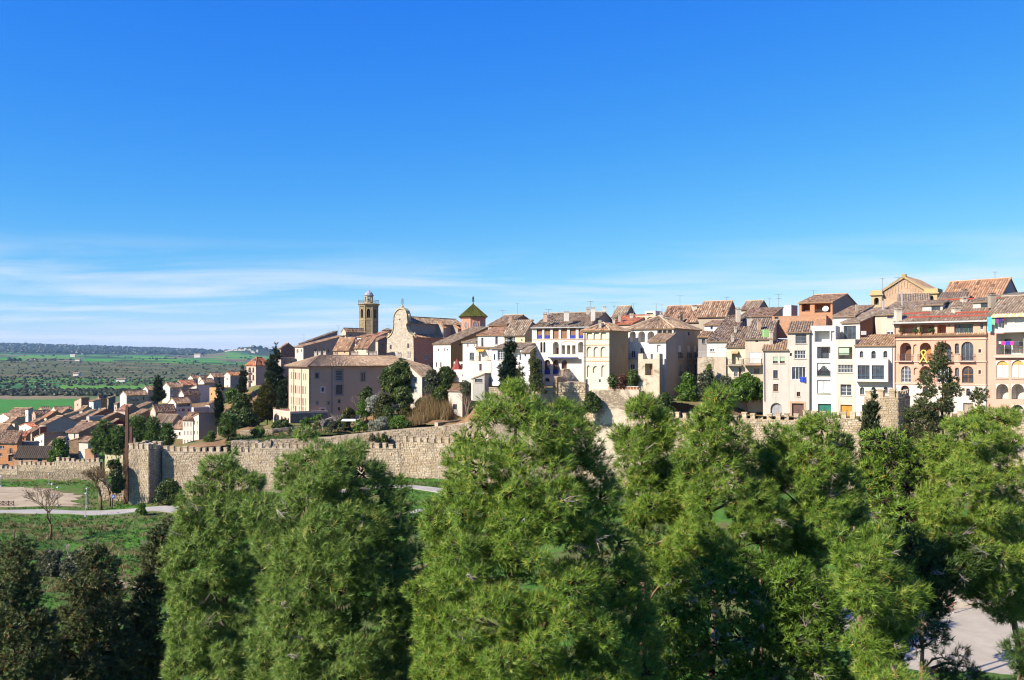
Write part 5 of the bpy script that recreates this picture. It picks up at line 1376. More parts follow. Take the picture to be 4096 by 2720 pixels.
# stone bastion
def bastion():
    Y0, Y1 = 153., 151.5; O = Vector(((2212 - CX) * Y0 / K, Y0)); E = Vector(((2342 - CX) * Y1 / K, Y1)); d = E - O; L = d.length; d /= L; n = Vector((d.y, -d.x)); f = Face(O, d, n, L)
    zt, zb = ZP(1531, 152), ZP(1790, 152); root = thing('stone_bastion', f.pt(0, zb), 'rough stone bastion wall beside the tower house', 'wall')
    mb = MB(); f.box(mb, 0, L, zb - 14, zt, -4, 0); mb.build('wall_core', rubble((0.42, 0.35, 0.25), 2.6), root)
    lst = course_stones(f, 0, L, ZP(1680, 152), zt, .62, .36); stones_single(root, f, lst[:290], SV, .12); stones_joined(root, f, lst[290:] + course_stones(f, 0, L, zb - 2, ZP(1680, 152), .62, .36), STONE)
    mb = MB(); f.box(mb, -.05, L + .05, zt + .003, zt + .1, -4.05, .08); mb.build('coping', STONE, root)
bastion()
wall_run('plain stone wall stretch below the white houses, behind the pine top', [(1985, 158, 2214, 153.5, 1600, 1850)], merl=False)
# arcade house
blue = dict(panel=BLUEP, ph=.33)
at = [(2147, 1313, 2169, 1355), (2177, 1313, 2201, 1355), (2211, 1313, 2235, 1355), (2244, 1313, 2268, 1355), (2279, 1313, 2303, 1355), (2314, 1313, 2336, 1355)]
WA = [(*q, 's', dict(fill=(0.34, 0.17, 0.10), r=.2, **(blue if i not in (2, 3) else {}))) for i, q in enumerate(at)]
WA += [(2161, 1368, 2170, 1410, 'a', dict(r=.3)), (2173, 1368, 2182, 1410, 'a', dict(r=.3)), (2211, 1367, 2235, 1425, 'LA', dict(r=1.2, inner=(.25, .75, .6, FR_RED))), (2246, 1381, 2260, 1424, 'L', dict(r=1.2)), (2267, 1381, 2281, 1424, 'L', dict(r=1.2)), (2288, 1381, 2302, 1424, 'L', dict(r=1.2)), (2312, 1367, 2335, 1410, 'LA', dict(r=1.2)),
       (2150, 1439, 2168, 1497, 'ar', dict(fr=FR_WHITE, **blue)), (2177, 1439, 2201, 1497, 'ar', blue), (2211, 1439, 2235, 1497, 'ar', blue), (2246, 1439, 2269, 1497, 'ar', blue), (2178, 1512, 2198, 1526, 'a', dict(r=.5)), (2140, 1516, 2150, 1530, 'd')]
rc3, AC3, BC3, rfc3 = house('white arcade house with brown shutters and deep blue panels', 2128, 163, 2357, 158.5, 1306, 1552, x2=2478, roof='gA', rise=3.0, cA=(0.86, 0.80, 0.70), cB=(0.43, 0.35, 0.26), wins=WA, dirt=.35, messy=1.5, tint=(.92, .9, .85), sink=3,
    chim=((2266, 1248, 1272, 161, .9, WHITE), (2372, 1232, 1274, 162, .75, WHITE), (2181, 1255, 1275, 162, .7, (0.75, 0.5, 0.35)), (2418, 1228, 1252, 168, .6, WHITE), (2352, 1234, 1248, 167, .6, BEIGE)))
z = AC3.st(2200, 1357)[1]; mb = MB(); AC3.box(mb, .02, AC3.L - .02, z - .08, z + .08, -.02, .12); mb.build('string_course', plaster((0.80, 0.62, 0.45)), rc3)
mb = MB(); z = ZP(1306, 160); AC3.box(mb, -.1, AC3.L + .1, z - .25, z - .08, .3, .45); mb.build('gutter', plain('gutter', (0.5, 0.5, 0.48), .6), rc3)
s0, z0 = AC3.st(2200, 1429); s1, _ = AC3.st(2312, 1429); mb = MB(); AC3.box(mb, s0, s1, z0 - .2, z0, 0, 1.1); bo = mb.build('balcony', plain('blue_tile', (0.05, 0.08, 0.3), .4), rc3)
mb = MB(); AC3.box(mb, s0 + .4, s1, z0, z0 + .55, .95, 1.1); mb.build('parapet', plaster(WHITE), bo)
mb = MB(); s, z = AC3.st(2245, 1383); w = AC3.st(2303, 1383)[0] - s
for k in range(12):
    t0, t1 = math.pi * k / 12, math.pi * (k + 1) / 12; c = s + w / 2
    mb.quad(AC3.pt(c - w / 2 * math.cos(t0), z + .75 * math.sin(t0) + .05, .02), AC3.pt(c - w / 2 * math.cos(t1), z + .75 * math.sin(t1) + .05, .02), AC3.pt(c - w / 2 * math.cos(t1) * 1.07, z + .85 * math.sin(t1) + .08, .02), AC3.pt(c - w / 2 * math.cos(t0) * 1.07, z + .85 * math.sin(t0) + .08, .02))
mb.build('arch_moulding', brickm((0.62, 0.40, 0.25)), rc3)
# stepped brick wall in shade
def stepped():
    PCx = Vector(((2228 - CX) * 152.5 / K, 152.5)); v = Vector((math.sin(.32), math.cos(.32)))
    tx = (2336 - CX) / K; f = Face(PCx, v, Vector((v.y, -v.x)), 1.0)
    q1 = f.st(2335, 1400)[0]; q0 = 0; root = thing('garden_wall', f.pt(0, ZP(1545, 153)), 'stepped brick garden wall in shade beside the arcade house', 'wall')
    stp = [(0, .22, 1508), (.22, .42, 1478), (.42, .66, 1443), (.66, 1.0, 1408)]
    for a, b, yt in stp:
        mb = MB(); f.L = q1; zt = f.st(2228 + 107 * (a + b) / 2, yt)[1]; f.box(mb, q1 * a, q1 * b, ZP(1560, 153) - 2, zt, -.5, 0); mb.build('wall_step', brickm((0.42, 0.29, 0.17)), root)
        mb = MB(); f.box(mb, q1 * a - .02, q1 * b + .05, zt, zt + .12, -.58, .07); mb.build('coping', plaster((0.7, 0.58, 0.42)), root)
stepped()
# houses just behind on the skyline, centre
house('small tiled gable with satellite dish behind the arcade house', 2448, 178, 2500, 176, 1262, 1320, x2=2545, roof='gA', rise=2.0, cA=(0.55, 0.45, 0.35), cB=(0.38, 0.33, 0.28), messy=1.4)
house('low house with rusty red roof between tower house and skyline', 2430, 168, 2530, 165, 1293, 1330, b=7, roof='sA', rise=1.9, cA=(0.62, 0.50, 0.38), tint=(1.5, .75, .6), chim=((2455, 1276, 1290, 167, .5, CREAM), (2478, 1260, 1284, 168, .4, BEIGE), (2526, 1258, 1276, 170, .6, CREAM)))
house('block with two big brick blind arches on the skyline', 2540, 170, 2622, 167.5, 1262, 1300, b=5, roof='flat', rise=.05, cA=(0.72, 0.55, 0.38), wins=[(2549, 1269, 2577, 1294, 'N', dict(r=.2)), (2586, 1267, 2616, 1292, 'N', dict(r=.2))])
house('cream rooftop box with a slot on top of the arched brick block', 2580, 171, 2622, 170, 1244, 1262, b=4, roof='flat', rise=.05, cA=CREAM, wins=[(2586, 1251, 2612, 1256, 'd')])
house('wide tile-roofed house with round-topped chimney behind the grey house', 2640, 176, 2790, 172, 1284, 1330, x2=2850, roof='gA', rise=3.3, cA=(0.52, 0.42, 0.32), cB=(0.42, 0.35, 0.28), messy=1.5, tint=(1.15, .95, .85), chim=((2778, 1224, 1262, 176, .9, CREAM), (2726, 1258, 1284, 173, .4, (0.08, 0.08, 0.08), False)), winsB=[(2770, 1286, 2776, 1296, 'd')])
house('gabled stone house with skylight on the skyline right of centre', 2790, 172, 2905, 169, 1262, 1330, x2=2952, roof='gA', rise=3.0, cA=(0.50, 0.42, 0.32), matB=rubble((0.40, 0.33, 0.25), 2.0), messy=1.4, tint=(1.1, .95, .85), winsB=[(2853, 1281, 2858, 1289, 'd'), (2842, 1286, 2846, 1293, 'd')])
house('white flat-fronted dwelling with blue door and stairs below the skyline gable', 2818, 160, 2906, 158, 1296, 1345, b=5, roof='sA', rise=.9, cA=(0.80, 0.80, 0.82), wins=[(2842, 1302, 2851, 1318, 'bl'), (2888, 1300, 2903, 1316, 'g')], tint=(1.1, .95, .85))
house('small tiled cube house alone on the skyline', 2965, 176, 3032, 174, 1233, 1300, x2=3075, roof='gA', rise=1.7, cA=(0.72, 0.58, 0.42), cB=(0.42, 0.36, 0.30), wins=[(2989, 1241, 3002, 1252, 'w')])
house('broad tile roof below the lonely cube house', 2960, 166, 3090, 163, 1262, 1300, b=8, roof='sA', rise=1.9, cA=(0.55, 0.46, 0.36), messy=1.5, tint=(1.0, .85, .8))
house('white flat rooftop box with steel pergola left of the brick loggia', 3135, 166, 3165, 165, 1222, 1270, x2=3190, roof='flat', rise=.1, cA=(0.78, 0.74, 0.68), cB=(0.55, 0.5, 0.45))
# ------------------------------------------------------------------ houses between church and arcade house
house('brick-sided house with tile gable and orange front', 1955, 176, 2028, 174, 1297, 1345, x2=2152, roof='gA', rise=2.1, matA=brickm((0.62, 0.34, 0.20)), matB=brickm((0.42, 0.22, 0.14)), tint=(1.0, .9, .8), wins=[(1967, 1306, 1972, 1324, 'd'), (2005, 1310, 2009, 1320, 'd')], chim=((2041, 1265, 1280, 176, .55, (0.7, 0.5, 0.36)), (2037, 1278, 1292, 175, .4, BEIGE)))
house('white house with two tall narrow windows and patched roof', 1911, 170, 2015, 167, 1337, 1440, b=6, roof='sA', rise=1.6, cA=(0.85, 0.79, 0.70), wins=[(1925, 1351, 1934, 1385, 'b'), (1981, 1346, 1991, 1376, 'b')], dirt=.8, tint=(1.25, .95, .8))
house('pale yellow house with big window and dark shaded side wall', 2015, 167, 2099, 164.5, 1336, 1430, x2=2130, roof='sA', rise=2.6, cA=(0.80, 0.70, 0.45), cB=(0.36, 0.31, 0.25), wins=[(2018, 1345, 2060, 1380, 'wg', dict(nx=5, ny=2)), (2085, 1356, 2090, 1364, 'd')], messy=1.4)
house('white house with wide gridded window behind the dark conifer', 1966, 161.5, 2090, 158.5, 1391, 1500, b=6, roof='sA', rise=1.1, cA=(0.86, 0.83, 0.78), wins=[(1990, 1401, 2018, 1440, 'wg', dict(nx=3, ny=4, r=.3)), (1975, 1416, 1981, 1440, 'd'), (2050, 1400, 2080, 1428, 'L', dict(r=1.0)), (2078, 1410, 2085, 1440, 'g')], dirt=.3)
house('tall narrow white house with one small red window, orange side', 2086, 157.5, 2120, 156.5, 1406, 1540, x2=2136, roof='sA', rise=.9, cA=(0.87, 0.84, 0.79), cB=(0.55, 0.32, 0.18), wins=[(2098, 1415, 2104, 1426, 'b')], dirt=.25)
rt, AT, BT, rft = house('white and yellow terrace house with orange awning and balcony railing', 1885, 166, 1963, 164, 1447, 1560, x2=1990, roof='flat', rise=.06, cA=(0.85, 0.78, 0.62), cB=(0.62, 0.48, 0.24), wins=[(1917, 1455, 1927, 1482, 'b', dict(fr=FR_RED))], dirt=.6)
railing(AT, rt, .1, AT.L - .1, ZP(1447, 164.5) + .06, ZP(1447, 164.5) + 1.0, -.08); railing(BT, rt, .1, BT.L - .1, ZP(1447, 164) + .06, ZP(1447, 164) + 1.0, -.08)
house('small white house front with orange awning set behind the terrace railing', 1903, 169.6, 1990, 168, 1388, 1460, b=4, roof='sA', rise=.9, cA=(0.82, 0.75, 0.64), wins=[(1915, 1400, 1938, 1446, 'L', dict(r=1.0)), (1952, 1396, 1968, 1440, 'd')])
mb = MB(); F = Face(HS['small white house front with orange awning set behind the terrace railing'][1].O, *[getattr(HS['small white house front with orange awning set behind the terrace railing'][1], k) for k in ('d', 'n', 'L')])
s0, z0 = F.st(1911, 1399); s1, _ = F.st(1940, 1399); mb.quad(F.pt(s0, z0 + .1, .05), F.pt(s1, z0 + .1, .05), F.pt(s1, z0 - .35, .9), F.pt(s0, z0 - .35, .9)); mb.build('awning', plain('awning_orange', (0.78, 0.40, 0.08), .8), HS['small white house front with orange awning set behind the terrace railing'][0])
house('white box house with glazed balcony next to the orange wall', 1851, 178, 1905, 176, 1366, 1490, b=5, roof='sA', rise=.9, cA=(0.85, 0.80, 0.70), wins=[(1869, 1376, 1874, 1388, 'd'), (1897, 1376, 1900, 1386, 'd'), (1878, 1410, 1896, 1440, 'g', dict(nx=3))], dirt=.3)
house('house with white lit front and long orange side under a rising roof', 1733, 208, 1803, 205, 1373, 1500, x2=1952, roof='sA', rise=4.2, cA=(0.85, 0.79, 0.70), cB=(0.64, 0.32, 0.10), wins=[(1752, 1395, 1756, 1404, 'd'), (1776, 1393, 1779, 1404, 'd'), (1788, 1395, 1792, 1402, 'd'), (1744, 1449, 1748, 1468, 'b'), (1761, 1449, 1766, 1468, 'b')], winsB=[(1836, 1374, 1845, 1382, 'd')], tint=(.95, .92, .85), dirt=.3)
house('low white annex with flat roof at the foot of the orange wall', 1815, 184, 1872, 182, 1448, 1490, b=4, roof='flat', rise=.06, cA=WHITE, wins=[(1842, 1456, 1852, 1474, 'b'), (1858, 1456, 1868, 1474, 'd')])
mb = MB(); c = P(1828, 1478, 181); mb.lathe((c.x, c.y), [(1.1, c.z), (.12, ZP(1437, 181)), (.0, ZP(1434, 181))], 6); tag(mb.build('garden_parasol', plain('red_cloth', (0.35, 0.07, 0.06), .85), origin=tuple(c)), 'closed dark red pointed canopy before the orange house', 'canopy')
# sheds in the gardens
house('low stone shed with a teal door on the retaining wall', 1738, 168.6, 1752, 168.2, 1692, 1745, x2=1852, roof='flat', rise=.08, matA=patched((0.62, 0.5, 0.36)), matB=rubble((0.36, 0.29, 0.21), 2.2), winsB=[(1764, 1706, 1783, 1738, 'door', dict(fill=(0.03, 0.14, 0.14), leaf=1))])
retaining('low stone terrace wall at the foot of the convent annex', [(960, 192, 1090, 190, 1722, 1716), (1090, 190, 1235, 193.5, 1716, 1704), (1235, 193.5, 1330, 196, 1704, 1668)])
c = P(1400, 1690, 181); root = thing('tarpaulin_shelter', c, 'white tarpaulin stretched over a small garden frame', 'tarpaulin'); zt = ZP(1684, 181)
for dx, dy in ((-1.5, -.6), (1.5, -.6), (-1.5, .8), (1.5, .8)): mb = MB(); mb.tube([(c.x + dx, c.y + dy, c.z - 1.6), (c.x + dx, c.y + dy, zt)], .04, 5); mb.build('post', plain('old_wood', (0.13, 0.085, 0.055), .9), root)
mb = MB(); mb.hexa([(c.x - 1.7, c.y - .8, zt), (c.x + 1.7, c.y - .8, zt), (c.x + 1.7, c.y + 1.0, zt + .3), (c.x - 1.7, c.y + 1.0, zt + .3), (c.x - 1.7, c.y - .8, zt + .05), (c.x + 1.7, c.y - .8, zt + .05), (c.x + 1.7, c.y + 1.0, zt + .35), (c.x - 1.7, c.y + 1.0, zt + .35)]); mb.build('tarpaulin', plain('white_sheet', (0.8, 0.8, 0.8), .8), root)
house('small grey tool house with two barred windows behind the hedge', 1640, 188, 1688, 186, 1506, 1620, x2=1762, roof='sB', rise=2.4, cA=(0.68, 0.62, 0.53), cB=(0.40, 0.36, 0.31), wins=[(1652, 1509, 1669, 1531, 'wg'), (1652, 1547, 1669, 1569, 'wg')], tint=(.9, .85, .8), o=.2)
house('small beige outbuilding with one dark window above the reeds', 1793, 181, 1849, 179, 1562, 1690, x2=1948, roof='sA', rise=1.3, cA=(0.70, 0.63, 0.53), cB=(0.50, 0.45, 0.39), wins=[(1812, 1617, 1828, 1638, 'b')], tint=(1.05, .9, .85), ts=.27)
house('little lean-to shed with tiled roof at the foot of the terrace house', 1890, 162, 1938, 160.5, 1513, 1560, b=3, roof='sC', rise=.9, cA=(0.45, 0.42, 0.38), wins=[(1900, 1516, 1930, 1530, 'd')])
wall_run('pale stone garden wall below the tool house', [(1690, 186, 1800, 183, 1590, 1660)], merl=False, name='garden_wall', w=.5, h=.3, thick=.6)
wall_run('beige parapet wall with brick posts under the dark conifer', [(1955, 156.5, 2070, 155, 1552, 1600), (2070, 155, 2215, 152.8, 1552, 1600)], merl=False, name='garden_wall', w=.8, h=.4, thick=.5)
# ------------------------------------------------------------------ church
def church():
    Y0, Y1 = 252., 246.; PL = Vector(((1546 - CX) * Y0 / K, Y0)); PC = Vector(((1655 - CX) * Y1 / K, Y1)); d = PC - PL; L = d.length; u = d / L; v = Vector((-u.y, u.x)); F = Face(PL, u, -v, L)
    zb = ZP(1480, 246); root = thing('church', (PC.x, PC.y, zb), 'church with curved pale stone gable facade and long tiled nave', 'church')
    prof = [(1546, 1430), (1549, 1352), (1557, 1348), (1566, 1338), (1572, 1325), (1575, 1310), (1576, 1296), (1573, 1292), (1576, 1282), (1577, 1265), (1582, 1251), (1592, 1240), (1604, 1236), (1616, 1239), (1624, 1248), (1629, 1262), (1630, 1282), (1632, 1292), (1627, 1296), (1627, 1310), (1630, 1322), (1636, 1335), (1645, 1344), (1653, 1348), (1655, 1430)]
    pts = [F.st(x, y) for x, y in prof]
    poly = [F.pt(pts[0][0], zb - 4)] + [F.pt(s, z) for s, z in pts] + [F.pt(pts[-1][0], zb - 4)]
    mb = MB(); mb.extr(poly, (v.x * 1.2, v.y * 1.2, 0)); mb.build('facade', rubble((0.66, 0.57, 0.44), 2.0), root)
    mb = MB()
    for (a, c), (b, e) in zip(pts[1:-2], pts[2:-1]): mb.extr([F.pt(a, c + .02, .25), F.pt(b, e + .02, .25), F.pt(b, e + .42, .25), F.pt(a, c + .42, .25)], (v.x * 1.7, v.y * 1.7, 0))
    mb.build('coping', plaster((0.60, 0.50, 0.30), .6), root)
    for x, y0, y1, w in ((1563, 1379, 1396, .35), (1633, 1374, 1392, .35), (1599, 1274, 1280, .25)):
        s, z1 = F.st(x, y0); z0 = F.st(x, y1)[1]; mb = MB(); F.box(mb, s - w, s + w, z0, z1, .004, .03); mb.build('window', glassm((.02, .018, .015), .5), root)
    for x, y in ((1604, 1236), (1550, 1348), (1653, 1347), (1631, 1272)):
        s, z = F.st(x, y); c = F.pt(s, z + .5, -.6); mb = MB(); mb.lathe((c.x, c.y), [(.3, c.z - .3), (.25, c.z), (.4, c.z + .25), (.3, c.z + .55), (.08, c.z + .7)], 8); mb.build('finial', plaster((0.6, 0.5, 0.32), .6), root)
    s, z = F.st(1604, 1232); c = F.pt(s, z + .6, -.6); mb = MB()
    for k in range(14):
        t0, t1 = 6.283 * k / 14, 6.283 * (k + 1) / 14; mb.bar((c.x + .38 * math.cos(t0), c.y, c.z + 1.2 + .75 * math.sin(t0)), (c.x + .38 * math.cos(t1), c.y, c.z + 1.2 + .75 * math.sin(t1)), .09)
    mb.bar((c.x, c.y, c.z - .3), (c.x, c.y, c.z + 2.2), .09); mb.bar((c.x - .3, c.y, c.z + 1.2), (c.x + .3, c.y, c.z + 1.2), .09)
    mb.build('iron_cross', plain('iron', (0.2, 0.17, 0.17), .6), root)
    # nave: upper wall and roof, set in from the aisle
    B = Face(PC, v, u, 40); q2 = B.st(1845, 1400)[0]
    Ui = Face((PC - u * 2.2), v, u, 40); bl = Ui.st(1845, 1300)[0]
    zN0, zN1 = ZP(1345, 246), Ui.st(1640, 1290)[1]
    PLn, PCn = PL + u * 2.2 + v * 1.2, PC - u * 2.2 + v * 1.2
    mb = MB(); mb.prism([(p.x, p.y, zb) for p in (PLn, PCn, PCn + v * bl, PLn + v * bl)], zN1); mb.build('nave_wall', plaster((0.40, 0.35, 0.29), .6), root)
    m0, m1 = (PLn + PCn) / 2, (PLn + PCn) / 2 + v * bl; zr = zN1 + 1.75
    v3 = lambda p, z: Vector((p.x, p.y, z)); mb = MB()
    tiles(mb, v3(PCn + u * .5, zN1 - .15), v3(PCn + u * .5 + v * bl, zN1 - .15), v3(m1, zr), v3(m0, zr), w=.42, l=.7, messy=1.6); tiles(mb, v3(PLn - u * .5 + v * bl, zN1 - .15), v3(PLn - u * .5, zN1 - .15), v3(m0, zr), v3(m1, zr), w=.42, l=.7, messy=1.6)
    ridge_cap(mb, v3(m0, zr + .1), v3(m1, zr + .1), r=.2); mb.build('roof', tilem((1.0, .92, .82)), root)
    # aisle with reddish wall
    bl2 = B.st(1800, 1400)[0]; zA = B.st(1660, 1349)[1]
    cuts = []; 
    for w in ((1699, 1419, 1712, 1438, 'wg', dict(sur=(0.55, 0.42, 0.3))), (1700, 1455, 1712, 1464, 'd', dict(sur=(0.55, 0.42, 0.3)))): opening(B, root, w, zb - 4, zA, None, cuts)
    mb = MB(); Bx = Face(PC, v, u, bl2); wall_face(mb, Bx, zb - 4, zA, cuts); wall_face(mb, Face(PC + v * bl2, -u, v, 4), zb - 4, zA, []); mb.build('aisle_wall', aisle_mat(), root)
    mb = MB(); tiles(mb, v3(PC + u * .4 + v * .3, zA), v3(PC + u * .4 + v * bl2, zA), v3(PCn + v * (bl2 - 1.2), zA + 1.0), v3(PCn - v * .9, zA + 1.0), w=.42, l=.7, messy=1.6); mb.build('aisle_roof', tilem((1.35, 1.05, .85)), root)
    for x0, x1, ft in ((1748, 1784, 1290), (1806, 1838, 1300)):
        q0 = Ui.st(x0, ft)[0]; q1 = q0 + 1.1; z1 = ZP(ft, 255) - .2; z2 = ZP(1312, 255)
        a = PCn - v * 1.2 + v * q0; mb = MB()
        mb.extr([v3(a, zb), v3(a + u * 2.4, zb), v3(a + u * 2.4, z2), v3(a, z1 + .6)], (v.x * 1.3, v.y * 1.3, 0)); mb.build('buttress', plaster((0.46, 0.40, 0.33), .6), root)
        mb = MB(); tiles(mb, v3(a + u * 2.6 - v * .15, z2 + .03), v3(a + u * 2.6 + v * 1.45, z2 + .03), v3(a + v * 1.45, z1 + .7), v3(a - v * .15, z1 + .7), w=.42, l=.7); mb.build('buttress_roof', tilem((1.35, 1.05, .85)), root)
@cached
def aisle_mat():
    b = NB('scored_plaster'); o = b.obj()
    br = b.n('ShaderNodeTexBrick', {'Vector': b.n('ShaderNodeMapping', {'Vector': o, 'Rotation': (math.radians(90), 0, math.radians(0))}).outputs[0], 'Color1': (0.46, 0.20, 0.115, 1), 'Color2': (0.42, 0.185, 0.105, 1), 'Mortar': (0.52, 0.28, 0.18, 1), 'Scale': 1.0, 'Mortar Size': 0.03, 'Brick Width': 1.3, 'Row Height': .62})
    n = b.noise(o, .5, 5, .6)
    c = b.mix(b.rng(n, .4, .7, 0, .4), br.outputs['Color'], (0.30, 0.15, 0.10))
    return b.bsdf(c, .9, None, .1)
church()
# octagonal dome drum with green tiles
def dome():
    Y = 262.; c = P(1892.5, 1340, Y); r = 104 / 2 * Y / K * 1.0; z0, z1 = ZP(1400, Y), ZP(1268, Y); root = thing('church_dome', (c.x, c.y, ZP(1345, Y)), 'octagonal salmon drum with a green tiled pyramid roof', 'dome')
    rot = math.radians(22.5 + 12); mb = MB(); mb.lathe((c.x, c.y), [(r * .96, z0), (r * .96, z1)], 8, rot=rot); mb.build('drum', plaster((0.78, 0.34, 0.21), .35), root)
    mb = MB(); mb.lathe((c.x, c.y), [(r * 1.0, z1 - .55), (r * 1.08, z1 - .1), (r * 1.08, z1)], 8, rot=rot); mb.build('cornice', plaster((0.52, 0.25, 0.18), .35), root)
    for k in range(8):
        t = rot + math.pi / 4 * (k + .5); n = Vector((math.cos(t), math.sin(t))); ap = r * .96 * math.cos(math.pi / 8); f = Face(Vector((c.x, c.y)) + n * ap - Vector((-n.y, n.x)) * 0, Vector((-n.y, n.x)), n, 1)
        hw = r * .96 * math.sin(math.pi / 8)
        mb = MB(); zc = ZP(1302, Y)
        pts = [f.pt(.62 * math.cos(6.283 * q / 14), zc + 1.05 * math.sin(6.283 * q / 14), .03) for q in range(14)]
        mb.extr(pts, (n.x * .02, n.y * .02, 0)); o = mb.build('window', glassm((.10, .10, .11), .3), root)
        mb = MB()
        for q in range(14): 
            a, b = 6.283 * q / 14, 6.283 * (q + 1) / 14
            mb.extr([f.pt(.62 * math.cos(a), zc + 1.05 * math.sin(a), .0), f.pt(.62 * math.cos(b), zc + 1.05 * math.sin(b), .0), f.pt(.85 * math.cos(b), zc + 1.35 * math.sin(b), .0), f.pt(.85 * math.cos(a), zc + 1.35 * math.sin(a), .0)], (n.x * .12, n.y * .12, 0))
        mb.build('surround', plaster((0.72, 0.40, 0.28), .3), o)
        mb = MB()
        for q in (-.35, 0, .35): f.box(mb, q - .03, q + .03, zc - .9, zc + .9, .05, .08)
        f.box(mb, -.5, .5, zc - .03, zc + .03, .05, .08); mb.build('bar', plain('window_frame', (0.6, 0.6, 0.6), .6), o)
        mb = MB(); f.box(mb, hw - .25, hw + .02, z0 + 2, z1 - .55, 0, .06); f.box(mb, -hw - .02, -hw + .25, z0 + 2, z1 - .55, 0, .06); mb.build('pilaster', plaster((0.74, 0.42, 0.30), .3), root)
        mb = MB(); q0 = Vector((c.x + r * 1.15 * math.cos(t - math.pi / 8), c.y + r * 1.15 * math.sin(t - math.pi / 8), z1 + .0)); q1 = Vector((c.x + r * 1.15 * math.cos(t + math.pi / 8), c.y + r * 1.15 * math.sin(t + math.pi / 8), z1 + .0)); ax = Vector((c.x, c.y, ZP(1216, Y)))
        tiles(mb, q0, q1, ax, ax, w=.36, l=.8, messy=.5); mb.build('roof_side', tilem((.30, .44, .13)), root)
        mb = MB(); ridge_cap(mb, q0 + Vector((0, 0, .05)), ax, rad=.12, r=.3); mb.build('roof_rib', tilem((.34, .42, .14)), root)
    mb = MB(); zt = ZP(1216, Y); mb.lathe((c.x, c.y), [(.35, zt - .3), (.12, zt + .3), (.12, zt + .7), (.45, zt + .95), (.12, zt + 1.15), (.3, zt + 1.5), (.28, zt + 1.9), (.03, zt + 2.4)], 8); mb.build('finial', plain('bronze', (0.03, 0.05, 0.045), .5), root)
dome()
def bell_tower():
    Y = 335.; c = P(1475, 1340, Y); r = 78 / 2 * Y / K; z0, z1 = ZP(1400, Y), ZP(1216, Y); root = thing('bell_tower', (c.x, c.y, z0), 'octagonal stone bell tower with pointed openings and a small domed lantern', 'bell tower')
    st = rubble((0.40, 0.31, 0.18), 1.2); rot = math.radians(22.5 + 8); n8 = []
    ap = r * math.cos(math.pi / 8); hw = r * math.sin(math.pi / 8); mbw = MB()
    for k in range(8):
        t = rot + math.pi / 4 * (k + .5); n = Vector((math.cos(t), math.sin(t))); d = Vector((-n.y, n.x)); f = Face(Vector((c.x, c.y)) + n * ap - d * hw, d, n, 2 * hw)
        zo0, zo1 = ZP(1272, Y), ZP(1237, Y)
        wall_face(mbw, f, z0 - 5, z1, [(hw - .62, hw + .62, zo0, zo1, 1.0, 1.2, 0, None)])
        mb = MB(); f.box(mb, hw - .63, hw + .63, zo0 - .02, zo1 + .02, -1.1, -1.0); o = mb.build('bell_opening', glassm((.012, .012, .012), .6), root)
        mb = MB(); f.box(mb, hw - .06, hw + .06, zo0, zo1 - .7, -.7, -.55); mb.build('mullion', plaster((0.42, 0.33, 0.2)), o)
        for q in range(6):
            pass
        mb = MB(); N = 8
        for q in range(N):
            a, b = math.pi * q / N, math.pi * (q + 1) / N; zz = zo1 - 1.2
            mb.extr([f.pt(hw - .75 * math.cos(a), zz + 1.35 * math.sin(a), 0), f.pt(hw - .75 * math.cos(b), zz + 1.35 * math.sin(b), 0), f.pt(hw - .95 * math.cos(b), zz + 1.6 * math.sin(b), 0), f.pt(hw - .95 * math.cos(a), zz + 1.6 * math.sin(a), 0)], (n.x * .15, n.y * .15, 0))
        f.box(mb, hw - .95, hw - .75, zo0, zo1 - 1.2, 0, .15); f.box(mb, hw + .75, hw + .95, zo0, zo1 - 1.2, 0, .15)
        mb.build('arch_moulding', plaster((0.50, 0.40, 0.24), .5), root)
        mb = MB()
        for q in range(6): f.box(mb, .35 + q * (2 * hw - .7) / 5 - .14, .35 + q * (2 * hw - .7) / 5 + .14, z1 - .95, z1 - .35, 0, .3)
        mb.build('corbel', plaster((0.45, 0.36, 0.2), .5), root)
    mbw.build('wall', st, root)
    for zz, e, h in ((ZP(1281, Y), .18, .35), (z1 - .4, .75, .4)):
        mb = MB(); mb.lathe((c.x, c.y), [(r + e * .3, zz - .2), (r + e, zz + h * .4), (r + e, zz + h), (r * .5, zz + h + .02)], 8, rot=rot); mb.build('cornice', plaster((0.48, 0.38, 0.22), .5), root)
    for k in range(8):
        t = rot + math.pi / 4 * k; mb = MB(); mb.tube([(c.x + r * .99 * math.cos(t), c.y + r * .99 * math.sin(t), z0), (c.x + r * .99 * math.cos(t), c.y + r * .99 * math.sin(t), z1 - .4)], .22, 6); mb.build('corner_shaft', plaster((0.50, 0.40, 0.24), .5), root)
        t2 = t + math.pi / 4; p0 = Vector((c.x + (r + .4) * math.cos(t), c.y + (r + .4) * math.sin(t), z1)); p1 = Vector((c.x + (r + .4) * math.cos(t2), c.y + (r + .4) * math.sin(t2), z1)); mb = MB()
        mb.bar(p0 + Vector((0, 0, 1.3)), p1 + Vector((0, 0, 1.3)), .1); mb.bar(p0, p0 + Vector((0, 0, 1.3)), .1)
        for q in range(1, 7): w = p0.lerp(p1, q / 7); mb.bar(w, w + Vector((0, 0, 1.3)), .05)
        mb.build('railing', plain('iron', (0.2, 0.2, 0.2), .6), root)
    rl = 1.75; zl0, zl1 = z1, ZP(1183, Y); mbw = MB(); ap = rl * math.cos(math.pi / 8); hw = rl * math.sin(math.pi / 8)
